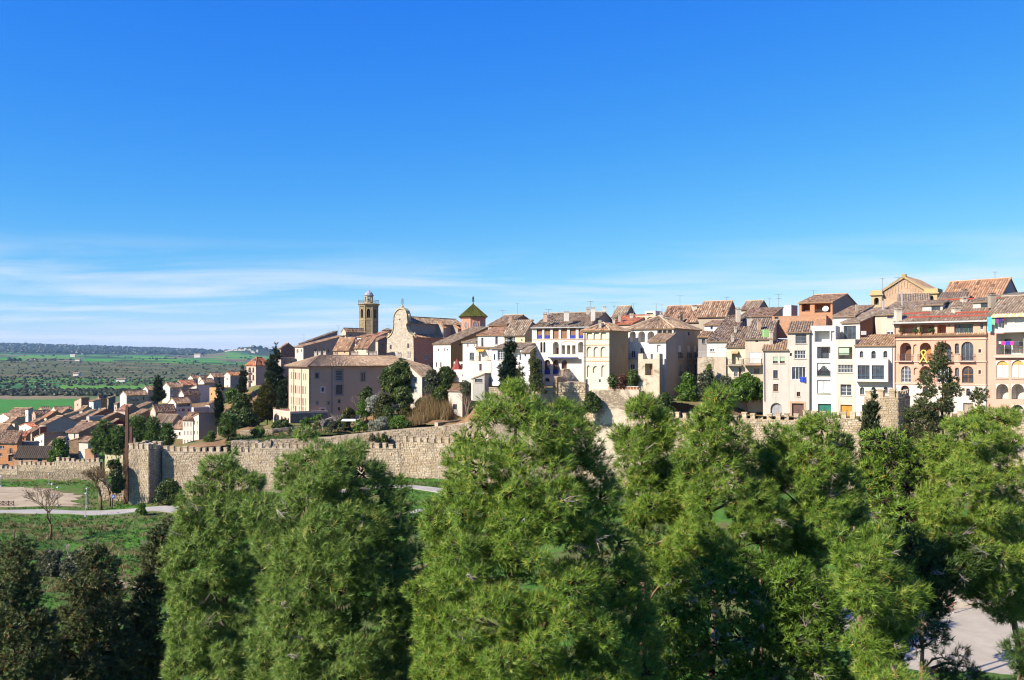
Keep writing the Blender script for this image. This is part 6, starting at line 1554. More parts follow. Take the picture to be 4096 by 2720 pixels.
    for k in range(8):
        t = rot + math.pi / 4 * (k + .5); n = Vector((math.cos(t), math.sin(t))); d = Vector((-n.y, n.x)); f = Face(Vector((c.x, c.y)) + n * ap - d * hw, d, n, 2 * hw)
        wall_face(mbw, f, zl0, zl1, [(hw - .35, hw + .35, zl0 + .8, zl1 - .5, .3, .35, 0, None)])
    lan = mbw.build('lantern', plaster((0.48, 0.39, 0.24), .5), root)
    mb = MB(); mb.lathe((c.x, c.y), [(rl * 1.15, zl1), (rl * 1.15, zl1 + .2), (rl * .95, zl1 + .25), (rl * .85, zl1 + .9), (rl * .5, zl1 + 1.5), (.3, zl1 + 1.75), (.3, zl1 + 2.0), (.05, zl1 + 2.3), (.04, zl1 + 4.3)], 10); mb.build('lantern_dome', plain('lead_dome', (0.42, 0.42, 0.48), .45), root)
    mb = MB(); mb.lathe((c.x, c.y), [(.7, zl0 + .9), (.6, zl0 + 1.6), (.25, zl0 + 2.1)], 8); mb.build('bell', plain('bronze', (0.1, 0.08, 0.05), .5), root)
bell_tower()
# ------------------------------------------------------------------ monastery with rows of windows
NW = []
for i, t in enumerate((1165, 1173, 1181, 1184, 1192, 1199, 1205, 1209, 1215, 1223)):
    for y0, y1 in ((1488, 1516), (1540, 1572), (1588, 1618), (1622, 1644)):
        if (i, y0) in ((2, 1588), (4, 1622), (6, 1540), (7, 1488)): continue
        NW.append((t - 1.3, y0 + i * .6, t + 1.3, y1 + i * .6, 'd', dict(fr=None)))
stg = (0.36, 0.33, 0.29)
rm, AM, BMm, rfm = house('large mauve-pink convent block with a long hipped roof and small windows', 1155, 213.5, 1236, 205, 1459, 1700, x2=1684, roof='hip', rise=2.15, cA=(0.80, 0.55, 0.40), cB=(0.58, 0.43, 0.30), dirt=.2, o=.8, messy=.7, ts=.42, tint=(1.15, 1.08, 1.0), wins=NW, sink=4, cap=.5,
    winsB=[(1262, 1461, 1274, 1467, 'd', dict(sur=(0.62, 0.5, 0.42), sw=.4)), (1351, 1461, 1362, 1467, 'd', dict(sur=(0.62, 0.5, 0.42), sw=.4)), (1447, 1461, 1457, 1467, 'd', dict(sur=(0.62, 0.5, 0.42), sw=.4)), (1262, 1493, 1274, 1511, 'b', dict(sur=stg, sw=.3)), (1345, 1481, 1369, 1523, 'wg', dict(sur=stg, sw=.4, fr=(0.6, 0.6, 0.55))), (1445, 1491, 1460, 1523, 'b', dict(sur=stg, sw=.35)), (1344, 1540, 1370, 1578, 'd', dict(sur=stg, sw=.4)), (1286, 1550, 1296, 1566, 'd', dict(sur=(0.7, 0.6, 0.55), sw=.35)), (1267, 1608, 1271, 1616, 'd', dict(sur=stg, sw=.3)), (1312, 1608, 1316, 1616, 'd', dict(sur=stg, sw=.3)), (1353, 1599, 1361, 1611, 'd', dict(sur=stg, sw=.2)), (1283, 1635, 1298, 1656, 'd', dict(sur=(0.7, 0.6, 0.55), sw=.4)), (1352, 1628, 1361, 1642, 'd')],
    chim=((1263, 1408, 1428, 222, .6, CREAM), (1279, 1408, 1428, 222, .6, CREAM), (1299, 1407, 1428, 221, .6, CREAM), (1345, 1411, 1424, 222, .8, BEIGE), (1413, 1409, 1422, 222, .8, BEIGE), (1425, 1408, 1422, 222, .9, BEIGE), (1485, 1409, 1422, 223, .8, BEIGE), (1501, 1407, 1421, 223, .8, BEIGE), (1598, 1411, 1422, 224, .9, BEIGE), (1637, 1410, 1422, 226, .8, BEIGE)))
mb = MB(); mb.tube([BMm.pt(BMm.st(1328, 1470)[0], ZP(1462, 209), .12), BMm.pt(BMm.st(1328, 1650)[0], ZP(1650, 209), .12)], .1, 6); mb.build('downpipe', plain('zinc', (0.3, 0.3, 0.32), .5), rm)
for x in (1176, 1206): mb = MB(); s, z = AM.st(x, 1465); mb.tube([AM.pt(s, z, .1), AM.pt(s, z - 10, .1)], .08, 6); mb.build('downpipe', plain('zinc', (0.5, 0.4, 0.36), .5), rm)
mb = MB()
for k in range(22):
    z = ZP(1462, 205) - k * .55; BMm.box(mb, -.02, .55 if k % 2 else .35, z - .5, z, 0, .03)
mb.build('quoins', plaster((0.36, 0.31, 0.26), .5), rm)
# arcaded annex below it
ra, AA, BA, rfa = house('low pink arcade annex at the foot of the convent block', 1093, 211, 1161, 201.5, 1655, 1710, b=9, roof='flat', rise=.5, cA=(0.80, 0.58, 0.45), cB=(0.30, 0.27, 0.23), dirt=.25, wins=[(x0, 1657 + i * 3.5, x1, 1693, 'LA', dict(r=1.5)) for i, (x0, x1) in enumerate(((1097, 1103), (1110, 1117), (1124, 1131), (1137, 1143), (1150, 1156)))], matB=rubble((0.26, 0.235, 0.2), 2.0))
# ------------------------------------------------------------------ lower town on the left
def autow(x0, x1, y0, y1, nx, ny, w, h, st='d'):
    return [(x0 + (x1 - x0) * (i + .5) / nx - w / 2, y0 + (y1 - y0) * (j + .5) / ny - h / 2, x0 + (x1 - x0) * (i + .5) / nx + w / 2, y0 + (y1 - y0) * (j + .5) / ny + h / 2, st) for i in range(nx) for j in range(ny)]
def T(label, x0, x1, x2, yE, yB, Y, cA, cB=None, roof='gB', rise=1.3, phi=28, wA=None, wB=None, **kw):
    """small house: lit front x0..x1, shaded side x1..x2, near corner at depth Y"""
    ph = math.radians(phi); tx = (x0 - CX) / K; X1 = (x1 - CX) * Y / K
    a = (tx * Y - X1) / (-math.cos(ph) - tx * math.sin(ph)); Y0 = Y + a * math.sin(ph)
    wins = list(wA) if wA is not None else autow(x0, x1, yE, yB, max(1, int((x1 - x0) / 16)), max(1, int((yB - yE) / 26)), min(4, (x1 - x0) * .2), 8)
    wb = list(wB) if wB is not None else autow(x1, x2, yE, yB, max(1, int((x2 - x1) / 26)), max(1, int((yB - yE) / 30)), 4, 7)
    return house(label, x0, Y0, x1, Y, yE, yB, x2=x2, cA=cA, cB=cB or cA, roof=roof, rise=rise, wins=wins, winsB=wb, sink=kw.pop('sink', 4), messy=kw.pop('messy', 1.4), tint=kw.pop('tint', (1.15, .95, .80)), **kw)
G1 = (0.48, 0.40, 0.30); G2 = (0.40, 0.33, 0.25); BR = (0.42, 0.21, 0.12); OR = (0.62, 0.29, 0.13)  # G1, G2: greys mostly for side walls, their shade put into the colour
T('terracotta orange house with small balcony at the left edge', -60, 69, 76, 1767, 1842, 236, OR, roof='sA', rise=2.6, phi=5, wA=[(37, 1772, 52, 1780, 'w'), (0, 1783, 17, 1796, 'w'), (38, 1793, 50, 1815, 'w', dict(balc=.6)), (0, 1813, 9, 1826, 'w'), (33, 1820, 50, 1845, 'd'), (-40, 1775, -20, 1795, 'w')], ts=.3, tint=(1.2, 1.05, .95))
T('grey unfinished concrete block beside the terracotta house', 76, 138, 142, 1768, 1825, 240, (0.36, 0.33, 0.30), roof='flat', rise=.1, phi=4)
T('red brick hut with rusty roof above the concrete block', 64, 104, 108, 1742, 1770, 262, BR, matA=brickm((0.45, 0.17, 0.09)), roof='sA', rise=1.0, phi=8, tint=(1.5, .8, .6))
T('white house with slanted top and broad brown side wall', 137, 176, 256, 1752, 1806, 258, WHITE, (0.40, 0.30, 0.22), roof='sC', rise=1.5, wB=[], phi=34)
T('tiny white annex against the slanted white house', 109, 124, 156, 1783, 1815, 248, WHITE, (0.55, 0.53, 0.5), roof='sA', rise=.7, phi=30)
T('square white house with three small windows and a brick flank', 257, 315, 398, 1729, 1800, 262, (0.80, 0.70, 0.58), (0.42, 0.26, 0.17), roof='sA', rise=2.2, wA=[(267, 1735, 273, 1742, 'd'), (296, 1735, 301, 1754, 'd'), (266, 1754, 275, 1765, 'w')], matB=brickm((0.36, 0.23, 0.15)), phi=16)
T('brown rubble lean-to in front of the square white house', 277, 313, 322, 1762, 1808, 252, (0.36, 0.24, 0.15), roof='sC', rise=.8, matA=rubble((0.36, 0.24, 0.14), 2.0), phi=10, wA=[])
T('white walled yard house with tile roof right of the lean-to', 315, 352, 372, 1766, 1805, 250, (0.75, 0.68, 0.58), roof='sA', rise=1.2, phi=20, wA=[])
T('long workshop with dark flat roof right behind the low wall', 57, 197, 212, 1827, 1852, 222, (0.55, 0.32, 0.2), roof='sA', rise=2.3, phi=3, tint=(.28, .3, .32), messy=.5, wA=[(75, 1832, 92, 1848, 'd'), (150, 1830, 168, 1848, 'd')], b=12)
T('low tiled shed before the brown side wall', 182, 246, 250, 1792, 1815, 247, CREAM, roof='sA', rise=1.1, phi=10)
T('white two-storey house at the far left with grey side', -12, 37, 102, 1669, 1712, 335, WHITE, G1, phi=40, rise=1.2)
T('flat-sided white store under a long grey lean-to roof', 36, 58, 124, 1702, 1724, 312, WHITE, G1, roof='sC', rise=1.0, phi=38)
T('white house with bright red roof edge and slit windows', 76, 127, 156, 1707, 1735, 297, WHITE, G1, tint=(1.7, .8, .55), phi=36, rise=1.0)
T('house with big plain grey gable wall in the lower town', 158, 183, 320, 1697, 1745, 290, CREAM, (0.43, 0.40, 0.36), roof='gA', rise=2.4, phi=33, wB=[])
T('small deep red brick cube below the grey gable', 152, 160, 187, 1708, 1742, 280, (0.5, 0.4, 0.33), BR, roof='flat', rise=.1, phi=22, matB=brickm((0.42, 0.12, 0.08)), wB=[])
T('pinkish house with grey flank in the middle of the left roofs', 128, 142, 202, 1656, 1692, 345, (0.70, 0.45, 0.35), G1, phi=33)
T('glazed white stair tower rising among the left roofs', 101, 113, 126, 1636, 1684, 360, WHITE, (0.5, 0.5, 0.5), roof='sA', rise=.6, phi=30)
T('long low house along the field edge at the left', 30, 98, 150, 1652, 1690, 388, (0.55, 0.42, 0.33), G2, roof='gA', rise=2.0, phi=12)
T('white gable house with dark stone flank by the green field', 203, 224, 292, 1642, 1690, 400, WHITE, G2, roof='gB', rise=1.6, phi=36, matB=rubble((0.30, 0.28, 0.26), 1.6))
T('house with pink lit gable and brick flank near the field edge', 297, 325, 358, 1606, 1660, 402, (0.72, 0.5, 0.38), BR, roof='sC', rise=1.8, phi=36, matB=brickm((0.36, 0.18, 0.12)))
T('white tower-like house with roof terrace windows', 356, 374, 404, 1604, 1655, 385, WHITE, (0.52, 0.5, 0.48), roof='sA', rise=.8, phi=28)
T('orange plastered house at the top of the left roofs', 388, 397, 430, 1592, 1640, 398, (0.68, 0.45, 0.3), OR, roof='gB', rise=1.2, phi=30)
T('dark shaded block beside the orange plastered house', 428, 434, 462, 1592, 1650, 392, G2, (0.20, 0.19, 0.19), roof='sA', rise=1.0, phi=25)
T('low house with red laundry terrace under the dark block', 456, 468, 496, 1614, 1650, 372, (0.6, 0.5, 0.42), G2, roof='sA', rise=1.0, phi=25)
T('white gabled end of the long grey house with balcony', 480, 506, 594, 1580, 1625, 342, WHITE, (0.50, 0.42, 0.32), rise=1.5, phi=36, wA=[], wB=[(512, 1591, 518, 1596, 'w'), (530, 1590, 538, 1604, 'blind', dict(balc=.7, be=1.2)), (548, 1590, 556, 1604, 'blind'), (572, 1586, 578, 1600, 'd'), (534, 1610, 541, 1620, 'w'), (550, 1610, 557, 1620, 'w'), (570, 1610, 582, 1624, 'd')])
T('second grey row house stepping up behind the spruce', 571, 592, 640, 1558, 1605, 352, WHITE, G1, rise=1.4, phi=36, wA=[])
T('tall row house with pale lit gable and three shuttered windows', 649, 680, 732, 1548, 1600, 336, WHITE, (0.50, 0.42, 0.35), rise=1.7, phi=36, wA=[], wB=[(684, 1556, 692, 1568, 'blind'), (699, 1556, 705, 1563, 'w'), (714, 1555, 723, 1569, 'blind'), (684, 1577, 692, 1589, 'blind'), (700, 1577, 706, 1583, 'w')])
T('row house with orange roof next up the slope', 700, 731, 788, 1539, 1590, 346, WHITE, G1, rise=1.8, phi=34, tint=(1.5, .9, .7))
T('white house with pale grey side and plain walls', 755, 786, 842, 1556, 1590, 318, WHITE, (0.64, 0.60, 0.54), roof='sC', rise=1.6, phi=34, wB=[])
T('white gable peeping behind the plain pale house', 797, 817, 858, 1528, 1560, 352, WHITE, G1, rise=1.4, phi=34)
T('tall narrow house with shaded flank near the cypress pair', 829, 854, 897, 1507, 1560, 362, WHITE, G2, rise=1.5, phi=34)
T('low white house on the upper edge of the lower town', 752, 772, 800, 1512, 1545, 385, WHITE, G1, rise=1.2, phi=34)
T('another low white house right of the upper edge one', 792, 806, 838, 1514, 1545, 380, WHITE, (0.3, 0.3, 0.3), rise=1.2, phi=34)
T('house with orange roof trim left of the tall apartment block', 896, 921, 968, 1500, 1560, 372, WHITE, G1, rise=1.3, phi=34, tint=(1.5, .9, .6))
T('low tile-roofed cottage in front of the pale-sided house', 715, 735, 800, 1576, 1605, 298, WHITE, (0.5, 0.4, 0.3), roof='gB', rise=1.5, phi=30)
T('white house with upper balcony and red doors', 672, 704, 767, 1611, 1668, 272, WHITE, (0.64, 0.60, 0.55), roof='gB', rise=1.5, phi=34, wA=[], wB=[(712, 1613, 760, 1626, 'L', dict(r=1.0, rail=1)), (727, 1634, 739, 1645, 's', dict(fill=FR_RED)), (752, 1634, 759, 1645, 's', dict(fill=FR_RED)), (714, 1636, 722, 1646, 'w')], tint=(1.2, 1, .85))
T('small white vaulted outbuilding right of the balcony house', 822, 838, 862, 1615, 1645, 268, WHITE, (0.6, 0.55, 0.5), roof='sA', rise=.8, phi=30)
T('flat-roofed grey house below the balcony house', 766, 775, 838, 1634, 1670, 262, (0.7, 0.68, 0.66), (0.52, 0.48, 0.42), roof='flat', rise=.3, phi=20)
T('salmon pink house with a white framed window', 602, 622, 704, 1643, 1690, 260, (0.82, 0.58, 0.48), (0.52, 0.28, 0.20), roof='gB', rise=1.6, phi=36, wA=[], wB=[(645, 1650, 661, 1660, 'd', dict(sur=WHITE, sw=.25))], messy=1.2)
T('white house with broad dark gable roof by the pines', 612, 690, 735, 1690, 1730, 240, (0.80, 0.76, 0.68), G1, roof='gA', rise=2.0, phi=14, tint=(.8, .75, .7), wA=[(651, 1696, 661, 1706, 'd')])
T('white house with weathered wall right of the lower pines', 692, 736, 745, 1712, 1790, 222, WHITE, G1, roof='sA', rise=1.5, phi=25, wA=[(715, 1728, 722, 1740, 'b'), (718, 1756, 728, 1770, 'b')])
T('tall cream house with many narrow brown windows', 731, 772, 776, 1676, 1800, 214, (0.84, 0.78, 0.66), roof='sA', rise=1.4, phi=12, wA=autow(733, 770, 1680, 1785, 3, 3, 3.2, 17, 'b'))
T('tall house with cream front and big blank grey side', 772, 795, 868, 1667, 1805, 213, (0.84, 0.74, 0.60), (0.43, 0.38, 0.32), roof='sC', rise=.9, phi=36, wA=autow(773, 794, 1672, 1790, 2, 3, 3, 15, 'b'), wB=[], tint=(1.1, 1, .9))
T('wide house with red brick gable in the left roofs', 340, 357, 490, 1668, 1705, 312, (0.5, 0.38, 0.3), BR, roof='gA', rise=2.6, phi=30, matB=brickm((0.33, 0.13, 0.08)), wB=[])
T('house with grey wall and washing line terrace', 345, 357, 420, 1668, 1700, 305, (0.6, 0.55, 0.5), (0.42, 0.4, 0.38), roof='flat', rise=.2, phi=24, wB=[])
T('second brick gable stepping forward of the wide one', 408, 422, 515, 1672, 1705, 300, (0.6, 0.45, 0.35), BR, roof='gA', rise=1.7, phi=30, matB=brickm((0.36, 0.17, 0.10)), wB=[])
T('crimson painted shed with white end', 436, 448, 502, 1692, 1715, 284, WHITE, (0.32, 0.03, 0.03), roof='gA', rise=1.1, phi=26, wA=[], wB=[])
T('small yellow block among the brick houses', 367, 390, 400, 1690, 1716, 288, (0.80, 0.55, 0.15), (0.55, 0.35, 0.15), roof='flat', rise=.15, phi=20, wA=[])
T('tile-roofed house below the yellow block', 330, 345, 396, 1712, 1745, 276, (0.6, 0.5, 0.4), BR, roof='gA', rise=1.9, phi=26, wB=[])
T('long mottled roof in the middle of the left roofs', 230, 262, 350, 1690, 1720, 300, (0.6, 0.5, 0.4), (0.4, 0.3, 0.22), roof='sA', rise=2.4, phi=20, wB=[])
T('brick house behind the steel pillars', 528, 560, 600, 1656, 1700, 298, (0.55, 0.38, 0.28), BR, roof='sA', rise=1.4, phi=22)
T('house with pinkish roof left of the brick house', 466, 500, 560, 1640, 1690, 316, (0.6, 0.45, 0.38), (0.45, 0.28, 0.22), roof='gA', rise=1.8, phi=22, tint=(1.2, .85, .85))
T('low tile roofs under the long grey house', 520, 548, 612, 1634, 1680, 322, (0.66, 0.56, 0.46), G1, roof='sA', rise=2.0, phi=20)
T('grey house with terrace behind the middle left roofs', 248, 262, 318, 1660, 1695, 345, (0.6, 0.55, 0.5), G1, roof='sA', rise=1.3, phi=26)
T('pale house with tiled hip between field and brick gables', 312, 330, 372, 1640, 1680, 352, (0.7, 0.6, 0.5), G1, roof='gA', rise=1.5, phi=26)
T('small ochre house at the near left roofs', 102, 128, 158, 1728, 1760, 275, (0.66, 0.50, 0.32), BR, roof='sA', rise=1.1, phi=22)
T('weathered farm building under the white left-edge house', -30, 20, 66, 1722, 1765, 285, (0.5, 0.42, 0.34), G2, roof='gA', rise=2.0, phi=18)
T('tan stable block behind the low wall near the gap', 340, 376, 398, 1800, 1850, 224, (0.62, 0.36, 0.2), roof='flat', rise=.2, phi=12, matA=brickm((0.55, 0.3, 0.18)), wA=[])
T('pale yellow shed behind the gap in the wall', 420, 492, 500, 1810, 1850, 214, (0.75, 0.66, 0.40), roof='sA', rise=.7, phi=8)
T('brown-roofed house filling the row under the white left-edge house', 18, 44, 92, 1690, 1730, 318, CREAM, G1, roof='gA', rise=1.6, phi=24)
T('house with long terracotta roof above the deep red cube', 168, 186, 262, 1668, 1700, 325, CREAM, BR, roof='gA', rise=2.0, phi=26, wB=[], tint=(1.4, .9, .7))
T('low house with mossy roof between the red-edged and brick cube houses', 118, 140, 176, 1690, 1715, 308, (0.7, 0.6, 0.5), G2, roof='sA', rise=1.3, phi=24)
T('russet gable behind the square white house', 300, 318, 372, 1706, 1735, 283, (0.68, 0.5, 0.38), BR, roof='gA', rise=1.7, phi=26, wB=[], matB=brickm((0.36, 0.16, 0.10)))
T('tan house with two chimneys near the brick gables', 380, 402, 446, 1652, 1690, 330, CREAM, G1, roof='gA', rise=1.5, phi=26, chim=((398, 1634, 1648, 333, .6), (420, 1632, 1646, 335, .6)))
T('little house with pale roof left of the tan one', 322, 340, 384, 1655, 1690, 335, (0.74, 0.62, 0.48), G1, roof='sA', rise=1.4, phi=24)
T('brick house at the edge of the big green field', 150, 172, 206, 1640, 1672, 405, (0.6, 0.42, 0.3), BR, roof='gB', rise=1.3, phi=30)
T('ochre house near the field edge, in the second row', 228, 250, 300, 1650, 1680, 372, (0.72, 0.55, 0.36), G2, roof='gA', rise=1.6, phi=28)
T('flat cream block with a dark doorway beside the ochre hut', 60, 84, 110, 1745, 1780, 262, CREAM, G1, roof='sA', rise=.9, phi=20)
T('tiled cottage directly above the long workshop', 200, 226, 262, 1770, 1800, 256, CREAM, BR, roof='sA', rise=1.4, phi=22, wB=[])
T('reddish house beside the tall steel pillar', 402, 420, 470, 1712, 1745, 270, (0.66, 0.46, 0.36), BR, roof='gA', rise=1.7, phi=24, wB=[])
T('house with dark gable just below the crimson shed', 452, 470, 512, 1722, 1760, 262, CREAM, G2, roof='gA', rise=1.5, phi=24)
# upper left: apartment block and the houses by the bell tower
T('four-storey apartment block with balconies on its lit end', 986, 1023, 1088, 1458, 1580, 296, (0.78, 0.60, 0.46), (0.47, 0.40, 0.33), roof='hip', rise=2.4, phi=33, tint=(1.6, .85, .6), wA=[(994, 1470, 1004, 1490, 'b', dict(balc=.8, be=.4)), (1010, 1470, 1017, 1490, 'b'), (994, 1500, 1004, 1522, 'b', dict(balc=.8, be=.4)), (1010, 1500, 1017, 1522, 'b'), (994, 1532, 1004, 1554, 'b', dict(balc=.8, be=.4))], wB=[], chim=((1017, 1440, 1458, 298, .9, GREY),))
T('orange-piered garage row below the dark cypresses', 838, 872, 930, 1553, 1600, 288, (0.66, 0.38, 0.18), (0.36, 0.34, 0.32), roof='flat', rise=.2, phi=32, wB=[])
T('shaded brick gable house left of the upper terrace', 1118, 1124, 1180, 1392, 1450, 268, (0.6, 0.45, 0.35), (0.3, 0.2, 0.15), roof='gA', rise=1.6, phi=26, matB=rubble((0.30, 0.22, 0.17), 1.5), wB=[])
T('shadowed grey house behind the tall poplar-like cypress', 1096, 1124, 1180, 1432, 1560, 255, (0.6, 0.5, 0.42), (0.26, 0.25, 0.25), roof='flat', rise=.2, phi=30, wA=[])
T('cream-fronted house with a very long grey flank', 1180, 1213, 1380, 1385, 1470, 258, (0.82, 0.72, 0.55), (0.40, 0.35, 0.28), roof='sA', rise=3.4, phi=40, wA=[(1186, 1397, 1194, 1412, 'w'), (1203, 1397, 1207, 1408, 'd')], wB=[(1258, 1397, 1266, 1410, 'd'), (1292, 1397, 1300, 1405, 'd'), (1310, 1398, 1315, 1410, 'd'), (1355, 1370, 1364, 1380, 'w')])
T('dark roofed block with solar panel above the long grey flank', 1196, 1212, 1350, 1374, 1420, 276, WHITE, (0.25, 0.23, 0.22), roof='sA', rise=4.2, phi=42, wB=[], tint=(.6, .6, .65))
T('shadowed tower-like house left of the bell tower', 1366, 1383, 1462, 1324, 1400, 288, (0.74, 0.58, 0.42), (0.40, 0.34, 0.27), roof='gB', rise=1.0, phi=36, wB=[(1398, 1338, 1406, 1345, 'd')])
T('small white rooftop rooms at the foot of the bell tower', 1428, 1463, 1500, 1346, 1400, 284, WHITE, (0.6, 0.5, 0.4), roof='sA', rise=.9, phi=28, tint=(1.3, 1, .85))
T('small cream hut between the roofs above the convent', 1377, 1424, 1432, 1369, 1400, 262, WHITE, CREAM, roof='sA', rise=.8, phi=24)
T('orange walled house just above the convent roof', 1334, 1396, 1420, 1397, 1450, 246, (0.76, 0.48, 0.30), (0.45, 0.36, 0.28), roof='sA', rise=3.2, phi=30, messy=1.2, wA=[(1341, 1401, 1346, 1412, 'd'), (1376, 1404, 1380, 1412, 'd')])
T('pale house with two small windows above the convent roof', 1418, 1472, 1502, 1390, 1450, 244, (0.80, 0.66, 0.50), (0.45, 0.38, 0.3), roof='sA', rise=2.8, phi=28, wA=[(1424, 1393, 1428, 1402, 'd'), (1449, 1392, 1453, 1401, 'd'), (1466, 1388, 1474, 1412, 'd')])
T('shaded house touching the church facade', 1488, 1512, 1552, 1360, 1440, 256, (0.72, 0.6, 0.46), (0.36, 0.31, 0.25), roof='sA', rise=1.4, phi=24)
T('low tiled range with metal sheets behind the facade neighbour', 1462, 1495, 1556, 1352, 1400, 272, (0.7, 0.55, 0.42), G1, roof='sA', rise=2.2, phi=28, tint=(1.4, .9, .75))
c = P(1550, 1345, 285); root = thing('round_apse', (c.x, c.y, ZP(1360, 285)), 'round ochre drum with a low tile cap left of the church facade', 'apse')
mb = MB(); mb.lathe((c.x, c.y), [(1.75, ZP(1375, 285)), (1.75, ZP(1323, 285)), (2.0, ZP(1320, 285))], 14); mb.build('drum', plaster((0.62, 0.42, 0.22), .5), root)
mb = MB(); mb.lathe((c.x, c.y), [(2.15, ZP(1321, 285)), (2.1, ZP(1320, 285)), (.2, ZP(1312, 285))], 14); mb.build('roof', tilem(), root)
# rusty steel pillars beside the watchtower
for i, (xb, xt, yb, yt, Y, w, lb) in enumerate(((506, 509, 2000, 1621, 174.5, 14, 'tallest leaning rusty steel pillar beside the stone watchtower'), (522, 525, 1950, 1706, 178, 12, 'middle rusty steel pillar behind the watchtower battlements'), (538, 539, 1900, 1751, 182, 10, 'shortest pale steel pillar peeping over the battlements'))):
    c = P(xb, yb, Y); t = P(xt, yt, Y); s0, s1 = w * 1.1 * Y / K / 2, w * .7 * Y / K / 2; c.z -= 1
    mb = MB(); mb.hexa([(c.x - s0, c.y - s0, c.z), (c.x + s0, c.y - s0, c.z), (c.x + s0, c.y + s0, c.z), (c.x - s0, c.y + s0, c.z), (t.x - s1, t.y - s1, t.z), (t.x + s1, t.y - s1, t.z), (t.x + s1, t.y + s1, t.z - .5), (t.x - s1, t.y + s1, t.z - .3)])
    root = thing('steel_pillar', c, lb, 'pillar', 'leaning pillars')
    mb.build('shaft', plain('rusty_steel', (0.15, 0.075, 0.045) if i < 2 else (0.3, 0.22, 0.17), .85), root)
    mb = MB(); mb.box(c.x - s0 * 1.5, c.y - s0 * 1.5, c.z, c.x + s0 * 1.5, c.y + s0 * 1.5, c.z + .9); mb.build('base_plate', plain('rusty_steel', (0.15, 0.075, 0.045), .85), root)
# ------------------------------------------------------------------ street furniture
def lamp(label, px, yt, yb, Y):
    b = P(px, yb, Y); b.z = float(GL([b.x], [b.y])[0]); zt = ZP(yt, Y); root = thing('street_lamp', b, label, 'street lamp', 'street lamps round the parking lot')
    m = plain('galvanised', (0.45, 0.47, 0.48), .5)
    mb = MB(); mb.tube([b, (b.x, b.y, zt)], [.06, .045], 8); mb.build('pole', m, root)
    mb = MB(); mb.box(b.x - .18, b.y - .18, b.z - .2, b.x + .18, b.y + .18, b.z + .35); mb.build('base', m, root)
    mb = MB(); mb.hexa([(b.x - .1, b.y - .3, zt - .03), (b.x + .2, b.y - .3, zt - .03), (b.x + .2, b.y + .12, zt - .03), (b.x - .1, b.y + .12, zt - .03), (b.x - .06, b.y - .25, zt + .15), (b.x + .15, b.y - .25, zt + .15), (b.x + .15, b.y + .1, zt + .2), (b.x - .06, b.y + .1, zt + .2)]); mb.build('lamp_head', plain('lamp_white', (0.75, 0.76, 0.77), .4), root)
lamp('street lamp with white head standing by the road bend', 343, 1975, 2060, 161); lamp('street lamp on the near edge of the dirt lot, right of the bare tree', 347, 1955, 2030, 171); lamp('street lamp in the middle of the dirt lot', 230, 1950, 2025, 173); lamp('street lamp left of the middle one, on the dirt lot', 207, 1937, 1985, 184)
lamp('street lamp near the low wall at the left', 196, 1895, 1945, 200); lamp('street lamp at the far left of the lot', 4, 1905, 1950, 198); lamp('slim lamp post on the grass before the curtain wall', 1756, 1868, 1930, 158)
b = P(454, 2034, 168.5); b.z = float(GL([b.x], [b.y])[0]); root = thing('parking_sign', b, 'blue parking sign on a post before the ruined wall', 'sign')
mb = MB(); mb.tube([b, b + Vector((0, 0, 2.6))], .04, 6); mb.build('post', plain('galvanised', (0.45, 0.47, 0.48), .5), root)
mb = MB(); mb.box(b.x - .32, b.y - .06, b.z + 2.0, b.x + .32, b.y - .04, b.z + 2.64); pl = mb.build('plate', plain('sign_blue', (0.02, 0.09, 0.45), .5), root)
mb = MB(); q = (b.x, b.y - .065, b.z + 2.1); mb.box(q[0] - .14, q[1] - .004, q[2], q[0] - .05, q[1], q[2] + .44); mb.box(q[0] - .05, q[1] - .004, q[2] + .36, q[0] + .08, q[1], q[2] + .44); mb.box(q[0] - .05, q[1] - .004, q[2] + .17, q[0] + .08, q[1], q[2] + .25); mb.box(q[0] + .08, q[1] - .004, q[2] + .2, q[0] + .16, q[1], q[2] + .41); mb.build('letter_p', plain('sign_white', (0.8, 0.8, 0.8), .5), pl)
b = P(18, 2018, 174); root = thing('rail_fence', b, 'wooden cross-braced rail fence at the left of the dirt lot', 'fence')
for k in range(5):
    X = b.x - 2.4 + k * 1.05; zg = float(GL([X], [174.])[0]); mb = MB(); mb.tube([(X, 174, zg - .2), (X, 174, zg + 1.0)], .08, 6); mb.build('post', plain('old_wood', (0.13, 0.085, 0.055), .9), root)
    if k < 4:
        for (z0, z1) in ((.9, .9), (.1, .85), (.85, .1)): mb = MB(); mb.bar((X, 174 + .02 * z0, zg + z0), (X + 1.05, 174 + .02 * z0, zg + z1), .09); mb.build('rail', plain('old_wood', (0.13, 0.085, 0.055), .9), root)
